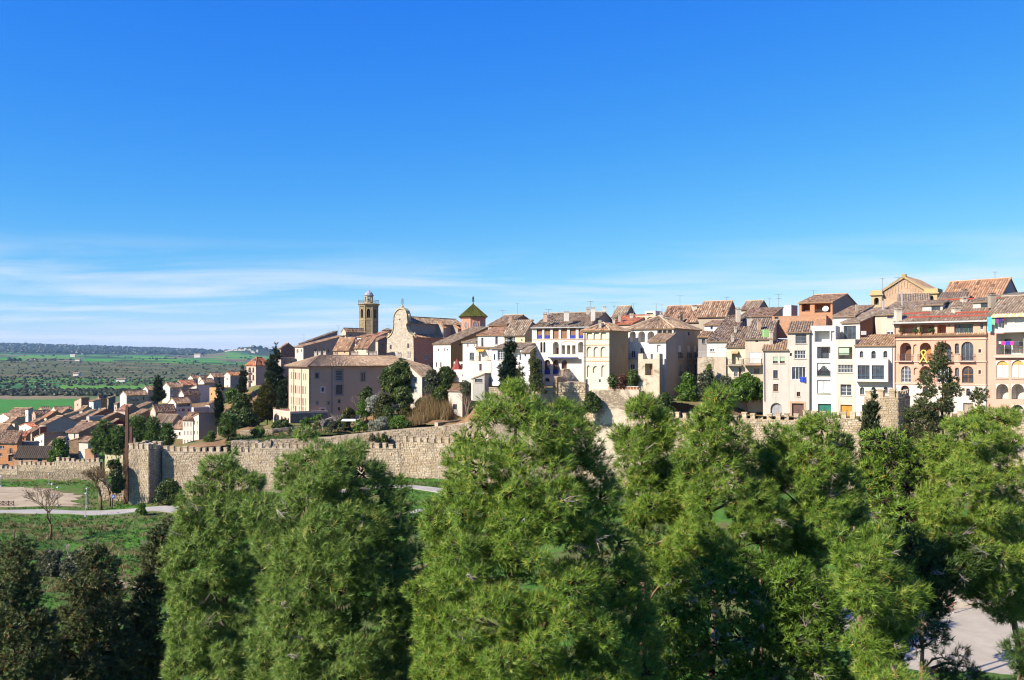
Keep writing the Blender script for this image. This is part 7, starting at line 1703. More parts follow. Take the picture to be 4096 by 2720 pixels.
def car(label, px, py, Y, col, L=4.2, ang=0.0):
    b = P(px, py, Y); b.z = float(GL([b.x], [b.y])[0]) + .05; root = thing('parked_car', b, label, 'car', 'cars behind the low wall'); R = lambda x, y, z: (b.x + x * math.cos(ang) - y * math.sin(ang), b.y + x * math.sin(ang) + y * math.cos(ang), b.z + z)
    prof = [(-L / 2, .3), (-L / 2, .75), (-L * .46, .9), (-L * .2, .95), (-L * .05, 1.42), (L * .3, 1.45), (L * .45, 1.0), (L / 2, .9), (L / 2, .3)]
    mb = MB(); mb.extr([R(x, -.85, z) for x, z in prof], Vector(R(0, .85, 0)) - Vector(R(0, -.85, 0))); body = mb.build('body', plain('car_paint', col, .3), root)
    mb = MB(); w = [(-L * .17, .98), (-L * .04, 1.36), (L * .27, 1.39), (L * .40, 1.0)]; mb.extr([R(x, -.87, z) for x, z in w], Vector(R(0, .87, 0)) - Vector(R(0, -.87, 0))); mb.build('window', glassm(), body)
    for x in (-L * .3, L * .3):
        for y in (-.8, .8):
            mb = MB(); c0 = Vector(R(x, y - .1, .32)); c1 = Vector(R(x, y + .1, .32)); mb.tube([c0, c1], .32, 12); wh = mb.build('wheel', plain('tyre', (0.02, 0.02, 0.02), .8), root)
    for y in (-.6, .6): mb = MB(); q = R(-L / 2 - .01, y, .66); mb.box(q[0] - .02, q[1] - .15, q[2] - .08, q[0] + .02, q[1] + .15, q[2] + .08); mb.build('headlight', plain('lamp_white', (0.75, 0.76, 0.77), .4), root)
car('silver car parked beside the terracotta house', 18, 1858, 228, (0.45, 0.48, 0.55), ang=.3); car('dark car parked at the far left behind the low wall', 4, 1850, 233, (0.03, 0.03, 0.04), ang=.2)
# court: goal frame, benches, concrete steps
gz = CZ; gy = 69.; root = thing('football_goal', ((3812 - CX) * gy / K, gy, gz), 'red and white football goal on the concrete court', 'goal')
gx = (3812 - CX) * gy / K
for dx in (0, 3.0):
    mb = MB()
    for k in range(10): mb.tube([(gx + dx, gy, gz + k * .2), (gx + dx, gy, gz + (k + 1) * .2)], .05, 8, k % 2)
    mb.build('post', [plain('goal_white', (0.78, 0.78, 0.76), .5), plain('goal_red', (0.42, 0.06, 0.04), .5)], root)
mb = MB()
for k in range(15): mb.tube([(gx + k * .2, gy, gz + 2.0), (gx + (k + 1) * .2, gy, gz + 2.0)], .05, 8, k % 2)
mb.build('crossbar', [plain('goal_white', (0.78, 0.78, 0.76), .5), plain('goal_red', (0.42, 0.06, 0.04), .5)], root)
for dx in (0, 3.0): mb = MB(); mb.tube([(gx + dx, gy, gz + 2.0), (gx + dx, gy + .9, gz + .04)], .035, 6); mb.tube([(gx + dx, gy, gz + .04), (gx + dx, gy + .9, gz + .04)], .035, 6); mb.build('stay', plain('goal_red', (0.42, 0.06, 0.04), .5), root)
for i in range(3):
    for k in range(8):
        x0 = gx - 3 + k * 1.85; mb = MB(); mb.box(x0 + .02, 70.55 + i * .9, gz - .5, x0 + 1.83, 71.43 + i * .9, gz + .5 * (i + 1))
        if k == 0 and i == 0: steps = thing('concrete_steps', (gx, 70.6, gz), 'pale concrete block steps behind the goal', 'steps')
        mb.build('block', plaster((0.68, 0.58, 0.45), .5), steps)
# ------------------------------------------------------------------ antennas on the skyline
AN = [(1215, 1336, 1368, 268, 'left of the long dark roof above the convent'), (1316, 1320, 1345, 290, 'nearest left of the tower-like house'), (1353, 1301, 1335, 292, 'tall double aerial left of the bell tower'), (1428, 1292, 1325, 300, 'just left of the bell tower'), (1555, 1302, 1318, 280, 'on the round drum'),
      (2011, 1242, 1285, 178, 'leaning mast right of the green dome'), (2069, 1213, 1270, 182, 'tall thin mast over the brick-sided house'), (2194, 1237, 1270, 168, 'left end of the arcade house roof'), (2362, 1205, 1245, 172, 'right of the arcade house white chimney'), (2456, 1208, 1262, 172, 'double aerial right of the arcade house gable'), (2534, 1212, 1265, 176, 'over the low rusty red roof'), (2625, 1215, 1260, 178, 'over the arched brick block'), (2648, 1216, 1258, 180, 'right neighbour over the arched brick block'), (2720, 1182, 1285, 178, 'tallest mast over the grey house'),
      (2907, 1188, 1232, 175, 'at the ridge of the skyline stone gable'), (3077, 1192, 1260, 170, 'over the broad tile roof beside the cube house'), (3115, 1176, 1245, 168, 'double aerial left of the brick loggia'), (3254, 1160, 1195, 158, 'over the brick loggia roof'), (3530, 1114, 1220, 172, 'left of the brick pediment'), (3595, 1110, 1250, 150, 'in front of the brick pediment'), (3960, 1150, 1200, 150, 'on the red-tiled skyline house'), (3980, 1088, 1150, 156, 'highest aerial at the upper right'), (100, 1636, 1655, 390, 'among the field-edge roofs at the left'), (1075, 1390, 1440, 300, 'thin mast left of the brick gable house')]
for i, (x, yt, yb, Y, w) in enumerate(AN): antenna('thin television aerial, ' + w, x, yt, yb, Y, 1 if 'double' in w else (2 if i % 3 == 0 else 0))
# ------------------------------------------------------------------ vegetation kit
def needle_tuft(n, L, w, lo, hi, stem=.45):
    """n thin needles round +Z; returns (n*3,3)"""
    v = np.zeros((n, 3, 3))
    for i in range(n):
        az = RNG.uniform(0, 6.283); th = math.radians(RNG.uniform(lo, hi)); d = np.array([math.sin(th) * math.cos(az), math.sin(th) * math.sin(az), math.cos(th)])
        p = np.array([-math.sin(az), math.cos(az), 0]) if RNG.uniform() < .6 else np.cross(d, [0, 0, 1.]) ; p = p / (np.linalg.norm(p) + 1e-9)
        b = np.array([0, 0, RNG.uniform(-stem, .1) * L]); l = L * RNG.uniform(.75, 1.15)
        v[i, 0] = b - p * w / 2; v[i, 1] = b + p * w / 2; v[i, 2] = b + d * l
    return v.reshape(-1, 3)
def leaf_tuft(n, R, s):
    v = RNG.normal(0, 1, (n, 3)); v /= np.linalg.norm(v, axis=1)[:, None]; c = v * R * RNG.uniform(.3, 1, (n, 1))
    return (c[:, None] + RNG.normal(0, s, (n, 3, 3))).reshape(-1, 3)
PINE_T = [needle_tuft(14, .19, .017, 20, 85) for _ in range(14)]
PINE_F = [needle_tuft(9, .24, .045, 15, 80) for _ in range(10)]
CYP_T = [needle_tuft(8, .20, .055, 5, 45) for _ in range(10)]
ARI_T = [needle_tuft(11, .13, .030, 10, 75) for _ in range(12)]
LEAF_T = [leaf_tuft(8, .16, .075) for _ in range(10)]
LEAFN_T = [leaf_tuft(9, .16, .045) for _ in range(10)]
def make_tufts(pos, dirs, scale, tpl):
    N = len(pos); z = dirs / (np.linalg.norm(dirs, axis=1)[:, None] + 1e-9)
    a = np.where(np.abs(z[:, 2:3]) > .9, np.array([[1., 0, 0]]), np.array([[0, 0, 1.]])); x = np.cross(a, z); x /= np.linalg.norm(x, axis=1)[:, None]; y = np.cross(z, x)
    t = RNG.uniform(0, 6.283, N); c, s = np.cos(t)[:, None], np.sin(t)[:, None]; x, y = x * c + y * s, y * c - x * s
    M = np.stack([x, y, z], -1) * np.asarray(scale).reshape(-1, 1, 1)
    T_ = np.stack(tpl); k = RNG.integers(0, len(tpl), N)
    v = np.einsum('nij,npj->npi', M, T_[k]) + pos[:, None]
    return v.reshape(-1, 3), T_.shape[1] // 3
def sil_clumps(sil, Y, r, bulge=.42, jit=.35, back=.55, drop=.1, gap=1.0):
    """clump centres that fill the outline sil = [(py, xleft, xright)...] at depth Y"""
    py = np.array([s[0] for s in sil], float); xl = np.array([s[1] for s in sil], float); xr = np.array([s[2] for s in sil], float)
    out_ = []; step = .86 * gap * r * K / Y; y = py[0]
    while y <= py[-1]:
        a, b = np.interp(y, py, xl), np.interp(y, py, xr); w = (b - a) * Y / K; rr_ = min(r, w * .5); a2, b2 = a + rr_ * .62 * K / Y, b - rr_ * .62 * K / Y
        n = max(1, int(round((b2 - a2) / (gap * r * K / Y))) + 1) if b2 > a2 else 1
        for k in range(n):
            t = (k + .5) / n * 2 - 1 if n > 1 else 0
            px = (a2 + b2) / 2 + t * (b2 - a2) / 2 + RNG.uniform(-jit, jit) * r * K / Y * .8
            q = math.sqrt(max(0, 1 - t * t)); d = w * bulge * q
            if RNG.uniform() > drop:
                out_.append((*P(px, y + RNG.uniform(-jit, jit) * step, Y - d * RNG.uniform(.5, 1.1)), rr_ * RNG.uniform(.65, 1.45)))
            if back and RNG.uniform() < .38: out_.append((*P(px + RNG.uniform(-.5, .5) * step, y + RNG.uniform(-.5, .5) * step, Y + d * RNG.uniform(-.2, back)), rr_ * RNG.uniform(.8, 1.2)))
        y += step
    return np.array(out_)
def shell_tufts(cl, axis, sp, up=.35, flat=.8, ow=.5, cut=-.26, lobes=5):
    """tufts on the lumpy outer shell of each bough; returns positions, directions"""
    pos = []; dr = []
    for cx, cy, cz, R in cl:
        c = np.array([cx, cy, cz]); m = max(6, int(12.6 * R * R / (sp * sp) * .9)); v = RNG.normal(0, 1, (m, 3)); v /= np.linalg.norm(v, axis=1)[:, None]
        ax = np.array([cx - axis[0], cy - axis[1], 0.]); ax = ax / (np.linalg.norm(ax) + .15); g = ax * .75 + [0, 0, .35 + up * .5]
        v = v[v @ g > cut]; m = len(v)
        L = RNG.normal(0, 1, (lobes, 3)) + g * .8; L /= np.linalg.norm(L, axis=1)[:, None]
        q = np.clip(v @ L.T, 0, 1) ** 7; rad = R * (.72 + .42 * q.max(1)) * RNG.uniform(.82, 1.06, m)
        pos.append(c + v * rad[:, None] * [1, 1, flat]); dr.append(v + g * ow + np.array([0, 0, up]) + RNG.normal(0, .28, (m, 3)))
    return np.concatenate(pos), np.concatenate(dr)
def bough_occluders(cl, n):
    """brown twigs and old needles added inside each bough to block light and keep its gaps dark"""
    k = np.maximum(8, (n * (cl[:, 3] / .6) ** 1.0).astype(int)); C = np.repeat(cl, k, 0); N = len(C)
    v = RNG.normal(0, 1, (N, 3)); v /= np.linalg.norm(v, axis=1)[:, None]; a = C[:, :3] + v * C[:, 3:] * RNG.uniform(0, .35, (N, 1)); b = C[:, :3] + v * C[:, 3:] * RNG.uniform(.45, .7, (N, 1)) * [1, 1, .8]
    p = np.cross(v, RNG.normal(0, 1, (N, 3))); p /= np.linalg.norm(p, axis=1)[:, None] + 1e-9; p *= C[:, 3:] * .045
    return np.stack([a - p, a + p, b], 1).reshape(-1, 3)
BARK = barkm((0.10, 0.055, 0.035), (0.26, 0.17, 0.12)); BARKG = barkm((0.20, 0.17, 0.14), (0.38, 0.34, 0.29)); BARKD = barkm((0.05, 0.035, 0.025), (0.13, 0.095, 0.07))
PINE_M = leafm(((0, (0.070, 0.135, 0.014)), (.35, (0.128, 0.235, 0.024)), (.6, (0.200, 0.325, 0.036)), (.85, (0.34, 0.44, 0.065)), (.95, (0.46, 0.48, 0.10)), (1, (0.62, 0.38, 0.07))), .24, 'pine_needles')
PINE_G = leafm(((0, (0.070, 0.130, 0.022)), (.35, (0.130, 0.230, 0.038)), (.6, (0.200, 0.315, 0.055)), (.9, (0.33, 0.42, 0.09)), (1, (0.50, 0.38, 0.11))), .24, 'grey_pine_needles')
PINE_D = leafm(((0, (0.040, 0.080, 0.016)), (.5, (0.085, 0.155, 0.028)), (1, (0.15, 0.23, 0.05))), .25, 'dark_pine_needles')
CYP_M = leafm(((0, (0.014, 0.026, 0.010)), (.5, (0.030, 0.052, 0.018)), (1, (0.062, 0.085, 0.03))), .15, 'cypress_green')
ARI_M = leafm(((0, (0.28, 0.125, 0.035)), (.12, (0.20, 0.125, 0.042)), (.20, (0.055, 0.082, 0.026)), (.6, (0.105, 0.142, 0.048)), (.85, (0.23, 0.225, 0.08)), (1, (0.38, 0.33, 0.14))), .2, 'cypress_brown_green')
POP_M = leafm(((0, (0.020, 0.040, 0.018)), (.5, (0.045, 0.070, 0.032)), (1, (0.085, 0.110, 0.05))), .2, 'bluish_conifer')
YEL_M = leafm(((0, (0.04, 0.05, 0.012)), (.5, (0.095, 0.10, 0.022)), (1, (0.18, 0.16, 0.035))), .2, 'yellow_conifer')
BUSH_M = leafm(((0, (0.035, 0.060, 0.014)), (.5, (0.075, 0.120, 0.024)), (1, (0.16, 0.20, 0.05))), .3, 'evergreen_leaves')
LIME_M = leafm(((0, (0.05, 0.11, 0.012)), (.5, (0.10, 0.20, 0.02)), (1, (0.19, 0.28, 0.045))), .4, 'fresh_leaves')
OLIV_M = leafm(((0, (0.05, 0.06, 0.03)), (.5, (0.10, 0.115, 0.06)), (1, (0.19, 0.20, 0.12))), .3, 'olive_leaves')
WHIT_M = leafm(((0, (0.12, 0.15, 0.06)), (.5, (0.35, 0.36, 0.26)), (1, (0.75, 0.74, 0.66))), .3, 'blossom')
REED_M = leafm(((0, (0.16, 0.11, 0.045)), (.5, (0.32, 0.22, 0.10)), (1, (0.48, 0.36, 0.18))), .3, 'dry_reed')
GRAS_M = leafm(((0, (0.028, 0.075, 0.010)), (.5, (0.060, 0.150, 0.018)), (.85, (0.115, 0.20, 0.03)), (1, (0.26, 0.22, 0.09))), .4, 'grass_blades')
TWIG_M = plain('dead_twig', (0.40, 0.34, 0.26), .9)
TRI = [0]
BARKI = barkm((0.035, 0.03, 0.018), (0.075, 0.06, 0.035))  # dark bark of the twigs added to keep bough gaps dark
def gz(x, y, hill=False): return float((GH if hill else GL)([x], [y])[0])
def trunk_mesh(mb, base, top, r0, r1=.04, bend=.3, seg=8):
    base, top = Vector(base), Vector(top); n = 7; pts = []; rad = []
    for k in range(n + 1):
        t = k / n; p = base.lerp(top, t) + Vector((rr(-bend, bend), rr(-bend, bend), 0)) * math.sin(t * 3.14) * .6; pts.append(p); rad.append(r0 + (r1 - r0) * t)
    mb.tube(pts, rad, seg); return pts
def plant(label, cat, name, Y, sil, mat, tpl, r, sp, scale, bark=BARK, tr=.18, group=None, hill=False, up=.35, bulge=.42, drop=.1, jit=.35, limbs=14, basepx=None, flat=.8, back=.55, ow=.5, twigs=0, rmean=.5, rsd=.19, buds=False, inner=40, gap=1.0, inbark=None):
    cl = sil_clumps(sil, Y, r, bulge=bulge, drop=drop, jit=jit, back=back, gap=gap)
    tp = sil[0]; top = P((tp[1] + tp[2]) / 2, tp[0], Y)
    bx = top.x if basepx is None else (basepx - CX) * Y / K
    base = Vector((bx, Y, gz(bx, Y, hill) - .3)); root = thing(name, base, label, cat, group)
    mb = MB(); pts = trunk_mesh(mb, base, (top.x, Y, top.z - .15), tr, .03, tr * 1.2)
    idx = RNG.permutation(len(cl))[:limbs]
    for i in idx:
        c = Vector(cl[i][:3]); k = min(range(len(pts)), key=lambda q: abs(pts[q].z - (c.z - (c - pts[q]).length * .35)))
        m_ = pts[k].lerp(c, .5) + Vector((0, 0, rr(-.1, .25))); mb.tube([pts[k], m_, c], [tr * .35, tr * .22, tr * .06], 5)
    mb.build('trunk', bark, root, smooth=True)
    pos, dr = shell_tufts(cl, (base.x, Y), sp, up, flat, ow)
    if inner: tw = bough_occluders(cl, inner); TRI[0] += len(tw) // 3; np_mesh('occluder_twigs', tw, 3, inbark or bark, RNG.uniform(0, 1, len(tw) // 3), root, tuple(base))['kind'] = 'stuff'
    scl = RNG.uniform(.8, 1.2, len(pos)) * scale
    v, nn = make_tufts(pos, dr, scl, tpl)
    tone = RNG.normal(rmean, rsd, len(pos))
    rnd = np.clip(np.repeat(tone, nn) + RNG.normal(0, .06, len(pos) * nn), 0, .94 if buds else 1)
    if buds:
        k = RNG.uniform(0, 1, len(rnd)) < .02; rnd[k] = 1.0
    TRI[0] += len(v) // 3; np_mesh('crown', v, 3, mat, rnd, root, tuple(base))['kind'] = 'stuff'
    if twigs:
        mb = MB()
        for i in RNG.permutation(len(cl))[:twigs]:
            c = Vector(cl[i][:3]) + Vector((rr(-.3, .3), -cl[i][3] * rr(.5, 1.05), rr(-.3, .2))); L = cl[i][3] * rr(.5, 1.3); d = Vector((rr(-1, 1), rr(-.6, .2), rr(-.4, .4))).normalized()
            for q in range(4):
                e = c + (d + Vector((rr(-.7, .7), rr(-.5, .5), rr(-.5, .5)))) * L * .5; mid = c.lerp(e, .5) + Vector((rr(-.08, .08), 0, rr(-.08, .08))); mb.tube([c, mid, e], [.016, .011, .004], 3)
                for _ in range(2): f_ = e + Vector((rr(-.3, .3), rr(-.2, .2), rr(-.3, .3))) * L; mb.tube([mid, f_], [.009, .003], 3)
        o = mb.build('dead_twig', TWIG_M, root); o['kind'] = 'stuff'
    return root
def pine(label, Y, sil, mat=PINE_M, far=False, r=.52, dens=1.0, twigs=10, **kw):
    r *= 1.08; kw.setdefault('jit', .5); kw.setdefault('flat', .72); kw.setdefault('drop', .10); kw.setdefault('bulge', .5); kw.setdefault('gap', 1.16); kw.setdefault('inbark', BARKI)
    return plant(label, 'pine tree', 'pine_tree', Y, sil, mat, PINE_F if far else PINE_T, r, (.163 if not far else .25) / dens ** .5, kw.pop('scale', 1.0), tr=kw.pop('tr', .2), group='Aleppo pines on the near slope', twigs=twigs, buds=not far, **kw)
# ------------------------------------------------------------------ foreground pines
pine('tallest pine in the centre, its bushy top before the stone bastion', 27, [(1575, 2000, 2125), (1622, 1862, 2264), (1690, 1840, 2350), (1757, 1835, 2420), (1850, 1800, 2450), (1950, 1725, 2480), (2050, 1700, 2500), (2150, 1655, 2540), (2250, 1690, 2560), (2350, 1640, 2600), (2450, 1620, 2620), (2550, 1650, 2640), (2650, 1650, 2640), (2780, 1630, 2640)], twigs=26, tr=.22)
pine('grey-green pine left of centre with two rounded tops', 33, [(1760, 1190, 1265), (1800, 1150, 1330), (1830, 1150, 1500), (1889, 1090, 1560), (1950, 1086, 1590), (2016, 990, 1640), (2090, 975, 1650), (2180, 985, 1640), (2280, 1010, 1690), (2380, 1000, 1690), (2480, 1030, 1680), (2580, 1000, 1670), (2760, 980, 1660)], mat=PINE_G, r=.6, twigs=22, scale=1.2, dens=.85)
pine('grey-green pine at the left, next to the dark cypresses', 38, [(1828, 865, 925), (1865, 835, 965), (1910, 815, 1010), (1962, 760, 1055), (2029, 742, 1075), (2096, 706, 1060), (2163, 690, 1040), (2253, 640, 1020), (2360, 665, 1000), (2460, 655, 1010), (2560, 660, 1020), (2760, 640, 1040)], mat=PINE_G, r=.62, twigs=14, scale=1.3, dens=.8)
pine('pine top just right of the tallest pine', 37, [(1595, 2535, 2605), (1625, 2505, 2640), (1670, 2475, 2700), (1740, 2450, 2715), (1860, 2450, 2710), (1960, 2460, 2760), (2080, 2480, 2800), (2220, 2520, 2810), (2320, 2540, 2760)], r=.58, twigs=12, scale=1.2, dens=.8)
pine('pointed pine before the middle of the right-hand town wall', 34, [(1612, 2780, 2915), (1650, 2765, 2935), (1690, 2710, 2960), (1735, 2680, 2985), (1880, 2690, 3030), (1980, 2680, 3110), (2080, 2690, 3170), (2180, 2710, 3190), (2270, 2760, 3160)], r=.56, twigs=16, scale=1.15, dens=.85)
pine('broad pine before the garage doors of the beige and white houses', 36, [(1662, 3250, 3320), (1690, 3165, 3350), (1722, 3065, 3375), (1760, 3050, 3400), (1810, 2985, 3430), (1900, 3040, 3460), (2000, 3050, 3470), (2100, 3060, 3470), (2200, 3090, 3460), (2270, 3140, 3420)], r=.58, twigs=12, scale=1.2, dens=.8)
pine('yellow-green pine at the right edge of the picture', 42, [(1645, 3885, 3945), (1665, 3760, 3985), (1700, 3745, 4070), (1760, 3720, 4120), (1900, 3700, 4140), (2000, 3685, 4160), (2100, 3665, 4160), (2200, 3655, 4160), (2300, 3700, 4160), (2380, 3800, 4170), (2440, 3920, 4170)], r=.62, twigs=16, scale=1.35, rmean=.6, dens=.7, basepx=4130)
pine('young pine in front on the right with star-like tufts', 26, [(2085, 3360, 3470), (2170, 3300, 3600), (2260, 3290, 3640), (2340, 3330, 3720), (2420, 3370, 3730), (2510, 3430, 3650), (2600, 3420, 3600), (2720, 3400, 3560)], r=.45, twigs=10, scale=1.15, basepx=3480)
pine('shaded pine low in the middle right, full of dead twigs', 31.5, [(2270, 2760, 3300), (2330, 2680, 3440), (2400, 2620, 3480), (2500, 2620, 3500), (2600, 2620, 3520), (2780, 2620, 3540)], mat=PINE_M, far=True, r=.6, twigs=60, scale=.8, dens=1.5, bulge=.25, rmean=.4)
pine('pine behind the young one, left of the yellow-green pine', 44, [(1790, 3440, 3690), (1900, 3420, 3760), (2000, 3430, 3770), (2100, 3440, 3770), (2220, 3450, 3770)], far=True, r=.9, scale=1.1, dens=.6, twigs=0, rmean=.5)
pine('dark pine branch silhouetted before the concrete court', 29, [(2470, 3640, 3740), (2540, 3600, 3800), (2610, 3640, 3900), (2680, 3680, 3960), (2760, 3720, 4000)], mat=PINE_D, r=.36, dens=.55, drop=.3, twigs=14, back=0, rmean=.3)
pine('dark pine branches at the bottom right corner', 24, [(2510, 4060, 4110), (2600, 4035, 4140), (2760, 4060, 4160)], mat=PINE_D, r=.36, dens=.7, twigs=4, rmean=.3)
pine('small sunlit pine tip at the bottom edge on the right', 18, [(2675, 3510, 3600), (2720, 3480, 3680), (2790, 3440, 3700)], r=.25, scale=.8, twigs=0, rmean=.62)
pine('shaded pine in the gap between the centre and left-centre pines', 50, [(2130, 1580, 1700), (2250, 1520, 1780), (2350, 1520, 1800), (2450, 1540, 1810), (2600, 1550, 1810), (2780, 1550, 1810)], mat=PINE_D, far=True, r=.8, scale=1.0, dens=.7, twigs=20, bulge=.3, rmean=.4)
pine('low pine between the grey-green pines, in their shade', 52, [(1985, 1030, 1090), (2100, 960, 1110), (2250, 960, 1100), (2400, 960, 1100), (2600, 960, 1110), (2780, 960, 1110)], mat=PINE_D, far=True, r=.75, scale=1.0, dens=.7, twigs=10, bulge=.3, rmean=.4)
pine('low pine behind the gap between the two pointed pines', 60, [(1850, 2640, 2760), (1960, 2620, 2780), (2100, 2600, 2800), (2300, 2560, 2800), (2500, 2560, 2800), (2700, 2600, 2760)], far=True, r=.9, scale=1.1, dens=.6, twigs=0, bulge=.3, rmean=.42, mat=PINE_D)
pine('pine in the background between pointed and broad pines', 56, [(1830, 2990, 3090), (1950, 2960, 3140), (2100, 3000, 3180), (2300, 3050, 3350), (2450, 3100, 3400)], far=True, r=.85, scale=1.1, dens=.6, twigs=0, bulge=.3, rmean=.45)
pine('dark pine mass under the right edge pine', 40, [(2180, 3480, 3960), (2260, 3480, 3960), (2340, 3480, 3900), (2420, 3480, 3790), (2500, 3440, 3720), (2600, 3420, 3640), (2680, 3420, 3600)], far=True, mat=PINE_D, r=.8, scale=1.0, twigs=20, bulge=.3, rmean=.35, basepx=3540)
# ------------------------------------------------------------------ cypresses
def cyp(label, Y, sil, mat=CYP_M, r=.6, scale=1.0, hill=False, sp=None, up=1.0, name='cypress', cat='cypress', tpl=CYP_T, group=None, **kw):
    return plant(label, cat, name, Y, sil, mat, tpl, r, sp or .15 * scale, scale, bark=BARKD, tr=kw.pop('tr', .15), hill=hill, up=up, group=group, drop=kw.pop('drop', .05), **kw)
def ari(label, Y, sil, **kw):
    return cyp(label, Y, sil, mat=ARI_M, tpl=ARI_T, up=kw.pop('up', .15), scale=kw.pop('scale', 1.5), r=kw.pop('r', .55), sp=kw.pop('sp', None), jit=.6, drop=kw.pop('drop', .12), group='rusty cypresses with cones', **kw)
ari('dark rusty cypress in the lower left corner', 40, [(2110, 45, 70), (2200, 20, 120), (2300, -20, 140), (2400, -60, 190), (2500, -80, 220), (2600, -100, 240), (2780, -120, 260)])
ari('dark rusty cypress with a sharp tip, second from the left corner', 44, [(2150, 375, 395), (2220, 345, 430), (2300, 305, 465), (2400, 250, 490), (2500, 170, 530), (2600, 150, 560), (2780, 130, 600)])
ari('dark rusty cypress leaning against the left grey-green pine', 46, [(2060, 700, 730), (2120, 600, 740), (2200, 580, 720), (2300, 570, 690), (2400, 490, 690), (2500, 500, 690), (2600, 480, 690), (2780, 440, 710)])
ari('tall ragged cypress standing before the pink arcaded house', 76, [(1370, 3758, 3778), (1430, 3728, 3810), (1500, 3700, 3800), (1560, 3680, 3850), (1620, 3640, 3830), (1680, 3610, 3800), (1760, 3560, 3760), (1850, 3540, 3740), (1950, 3560, 3720)], scale=1.6, r=.6, tr=.2, drop=.42)
ari('short ragged cypress tip right of the tall ragged one', 77, [(1560, 3900, 3925), (1620, 3870, 3950), (1700, 3850, 3960), (1800, 3850, 3960)], scale=1.7, drop=.3)
ari('brown-green cypress foot below the slim column cypress', 51, [(1900, 3440, 3560), (2000, 3440, 3570), (2080, 3430, 3560)], scale=1.4)
cyp('slim column cypress before the square tower on the right', 50, [(1572, 3480, 3496), (1640, 3464, 3512), (1720, 3440, 3528), (1800, 3436, 3545), (1880, 3440, 3545), (1960, 3450, 3540)], r=.4, scale=1.3, up=1.6, mat=leafm(((0, (0.03, 0.045, 0.018)), (.5, (0.060, 0.082, 0.034)), (1, (0.11, 0.13, 0.06))), .15, 'greyish_cypress'), group='column cypresses')
for a in (('left of the two column cypresses in front of the apartment block', 216, [(1520, 872, 878), (1560, 864, 884), (1640, 862, 890), (1710, 864, 890)], .9), ('right half of the pair of column cypresses, slightly lower', 219, [(1545, 884, 889), (1590, 878, 894), (1680, 876, 895)], .9), ('column cypress before the lit end of the apartment block', 280, [(1452, 968, 974), (1500, 960, 982), (1550, 956, 987), (1580, 958, 985)], 1.1)):
    cyp(a[0], a[1], a[2], r=a[3], scale=3.4, up=1.6, hill=True, tr=.2, group='column cypresses', limbs=4)
cyp('tall feathery grey-green conifer left of the convent', 232, [(1380, 1101, 1112), (1440, 1082, 1118), (1500, 1070, 1130), (1560, 1066, 1136), (1625, 1074, 1130)], mat=POP_M, r=1.3, scale=3.6, up=.9, hill=True, name='conifer', cat='conifer', limbs=5, tr=.25)
cyp('smaller grey-green conifer close to the convent corner', 222, [(1515, 1134, 1142), (1560, 1122, 1150), (1630, 1116, 1156)], mat=POP_M, r=1.0, scale=3.2, up=.6, hill=True, name='conifer', cat='conifer', limbs=4)
cyp('broad yellow-green conifer below the feathery one', 214, [(1532, 1062, 1076), (1580, 1030, 1092), (1630, 1010, 1100), (1672, 1014, 1096)], mat=YEL_M, r=1.2, scale=3.2, up=.6, hill=True, name='conifer', cat='conifer', limbs=4)
cyp('small spruce on the roofs of the row houses', 312, [(1505, 629, 636), (1540, 618, 646), (1575, 612, 652), (1600, 610, 655)], mat=CYP_M, r=1.2, scale=4.2, up=.3, name='spruce', cat='spruce', limbs=4)
cyp('dark blue-green spruce before the white gridded-window house', 149, [(1352, 2036, 2044), (1400, 2022, 2056), (1450, 2010, 2064), (1500, 2000, 2076), (1545, 1996, 2070)], mat=leafm(((0, (0.012, 0.03, 0.016)), (.5, (0.026, 0.052, 0.028)), (1, (0.05, 0.085, 0.045))), .15, 'spruce_green'), r=.85, scale=2.4, up=.2, hill=True, name='spruce', cat='spruce', limbs=6)
ari('ragged brownish cypress right of the dark spruce', 148, [(1405, 2134, 2142), (1440, 2122, 2154), (1490, 2120, 2166), (1540, 2116, 2168), (1560, 2110, 2200)], scale=3.0, hill=True, r=.8)
ari('low ragged cypress between the spruce and the white wall', 147.6, [(1452, 2074, 2086), (1490, 2064, 2092), (1530, 2052, 2084)], scale=3.0, hill=True, r=.7)
# stone pines and round trees of the middle distance
def mid(label, Y, sil, mat, r=1.0, sc_=2.4, tpl=LEAF_T, hill=False, name='tree', cat='tree', sp=None, **kw):
    return plant(label, cat, name, Y, sil, mat, tpl, r, sp or .185 * sc_, sc_, tr=kw.pop('tr', .2), hill=hill, limbs=8, **kw)
G_ = 'pines by the watchtower'
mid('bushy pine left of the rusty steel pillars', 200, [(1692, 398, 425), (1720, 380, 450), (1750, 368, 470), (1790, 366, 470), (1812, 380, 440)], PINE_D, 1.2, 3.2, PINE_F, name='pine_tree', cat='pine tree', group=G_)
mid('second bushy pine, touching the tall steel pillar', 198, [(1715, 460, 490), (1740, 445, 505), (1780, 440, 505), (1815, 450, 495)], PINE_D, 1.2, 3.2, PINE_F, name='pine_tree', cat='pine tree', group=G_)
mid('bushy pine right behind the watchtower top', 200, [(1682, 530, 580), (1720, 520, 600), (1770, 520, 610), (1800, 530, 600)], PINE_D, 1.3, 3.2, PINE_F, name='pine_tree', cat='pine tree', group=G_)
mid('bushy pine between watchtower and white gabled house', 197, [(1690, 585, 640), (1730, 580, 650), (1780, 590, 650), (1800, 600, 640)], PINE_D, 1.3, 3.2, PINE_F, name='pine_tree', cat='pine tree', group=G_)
mid('rightmost bushy pine of the group by the watchtower', 196, [(1708, 650, 685), (1740, 640, 696), (1780, 635, 690), (1800, 640, 680)], PINE_D, 1.2, 3.2, PINE_F, name='pine_tree', cat='pine tree', group=G_)
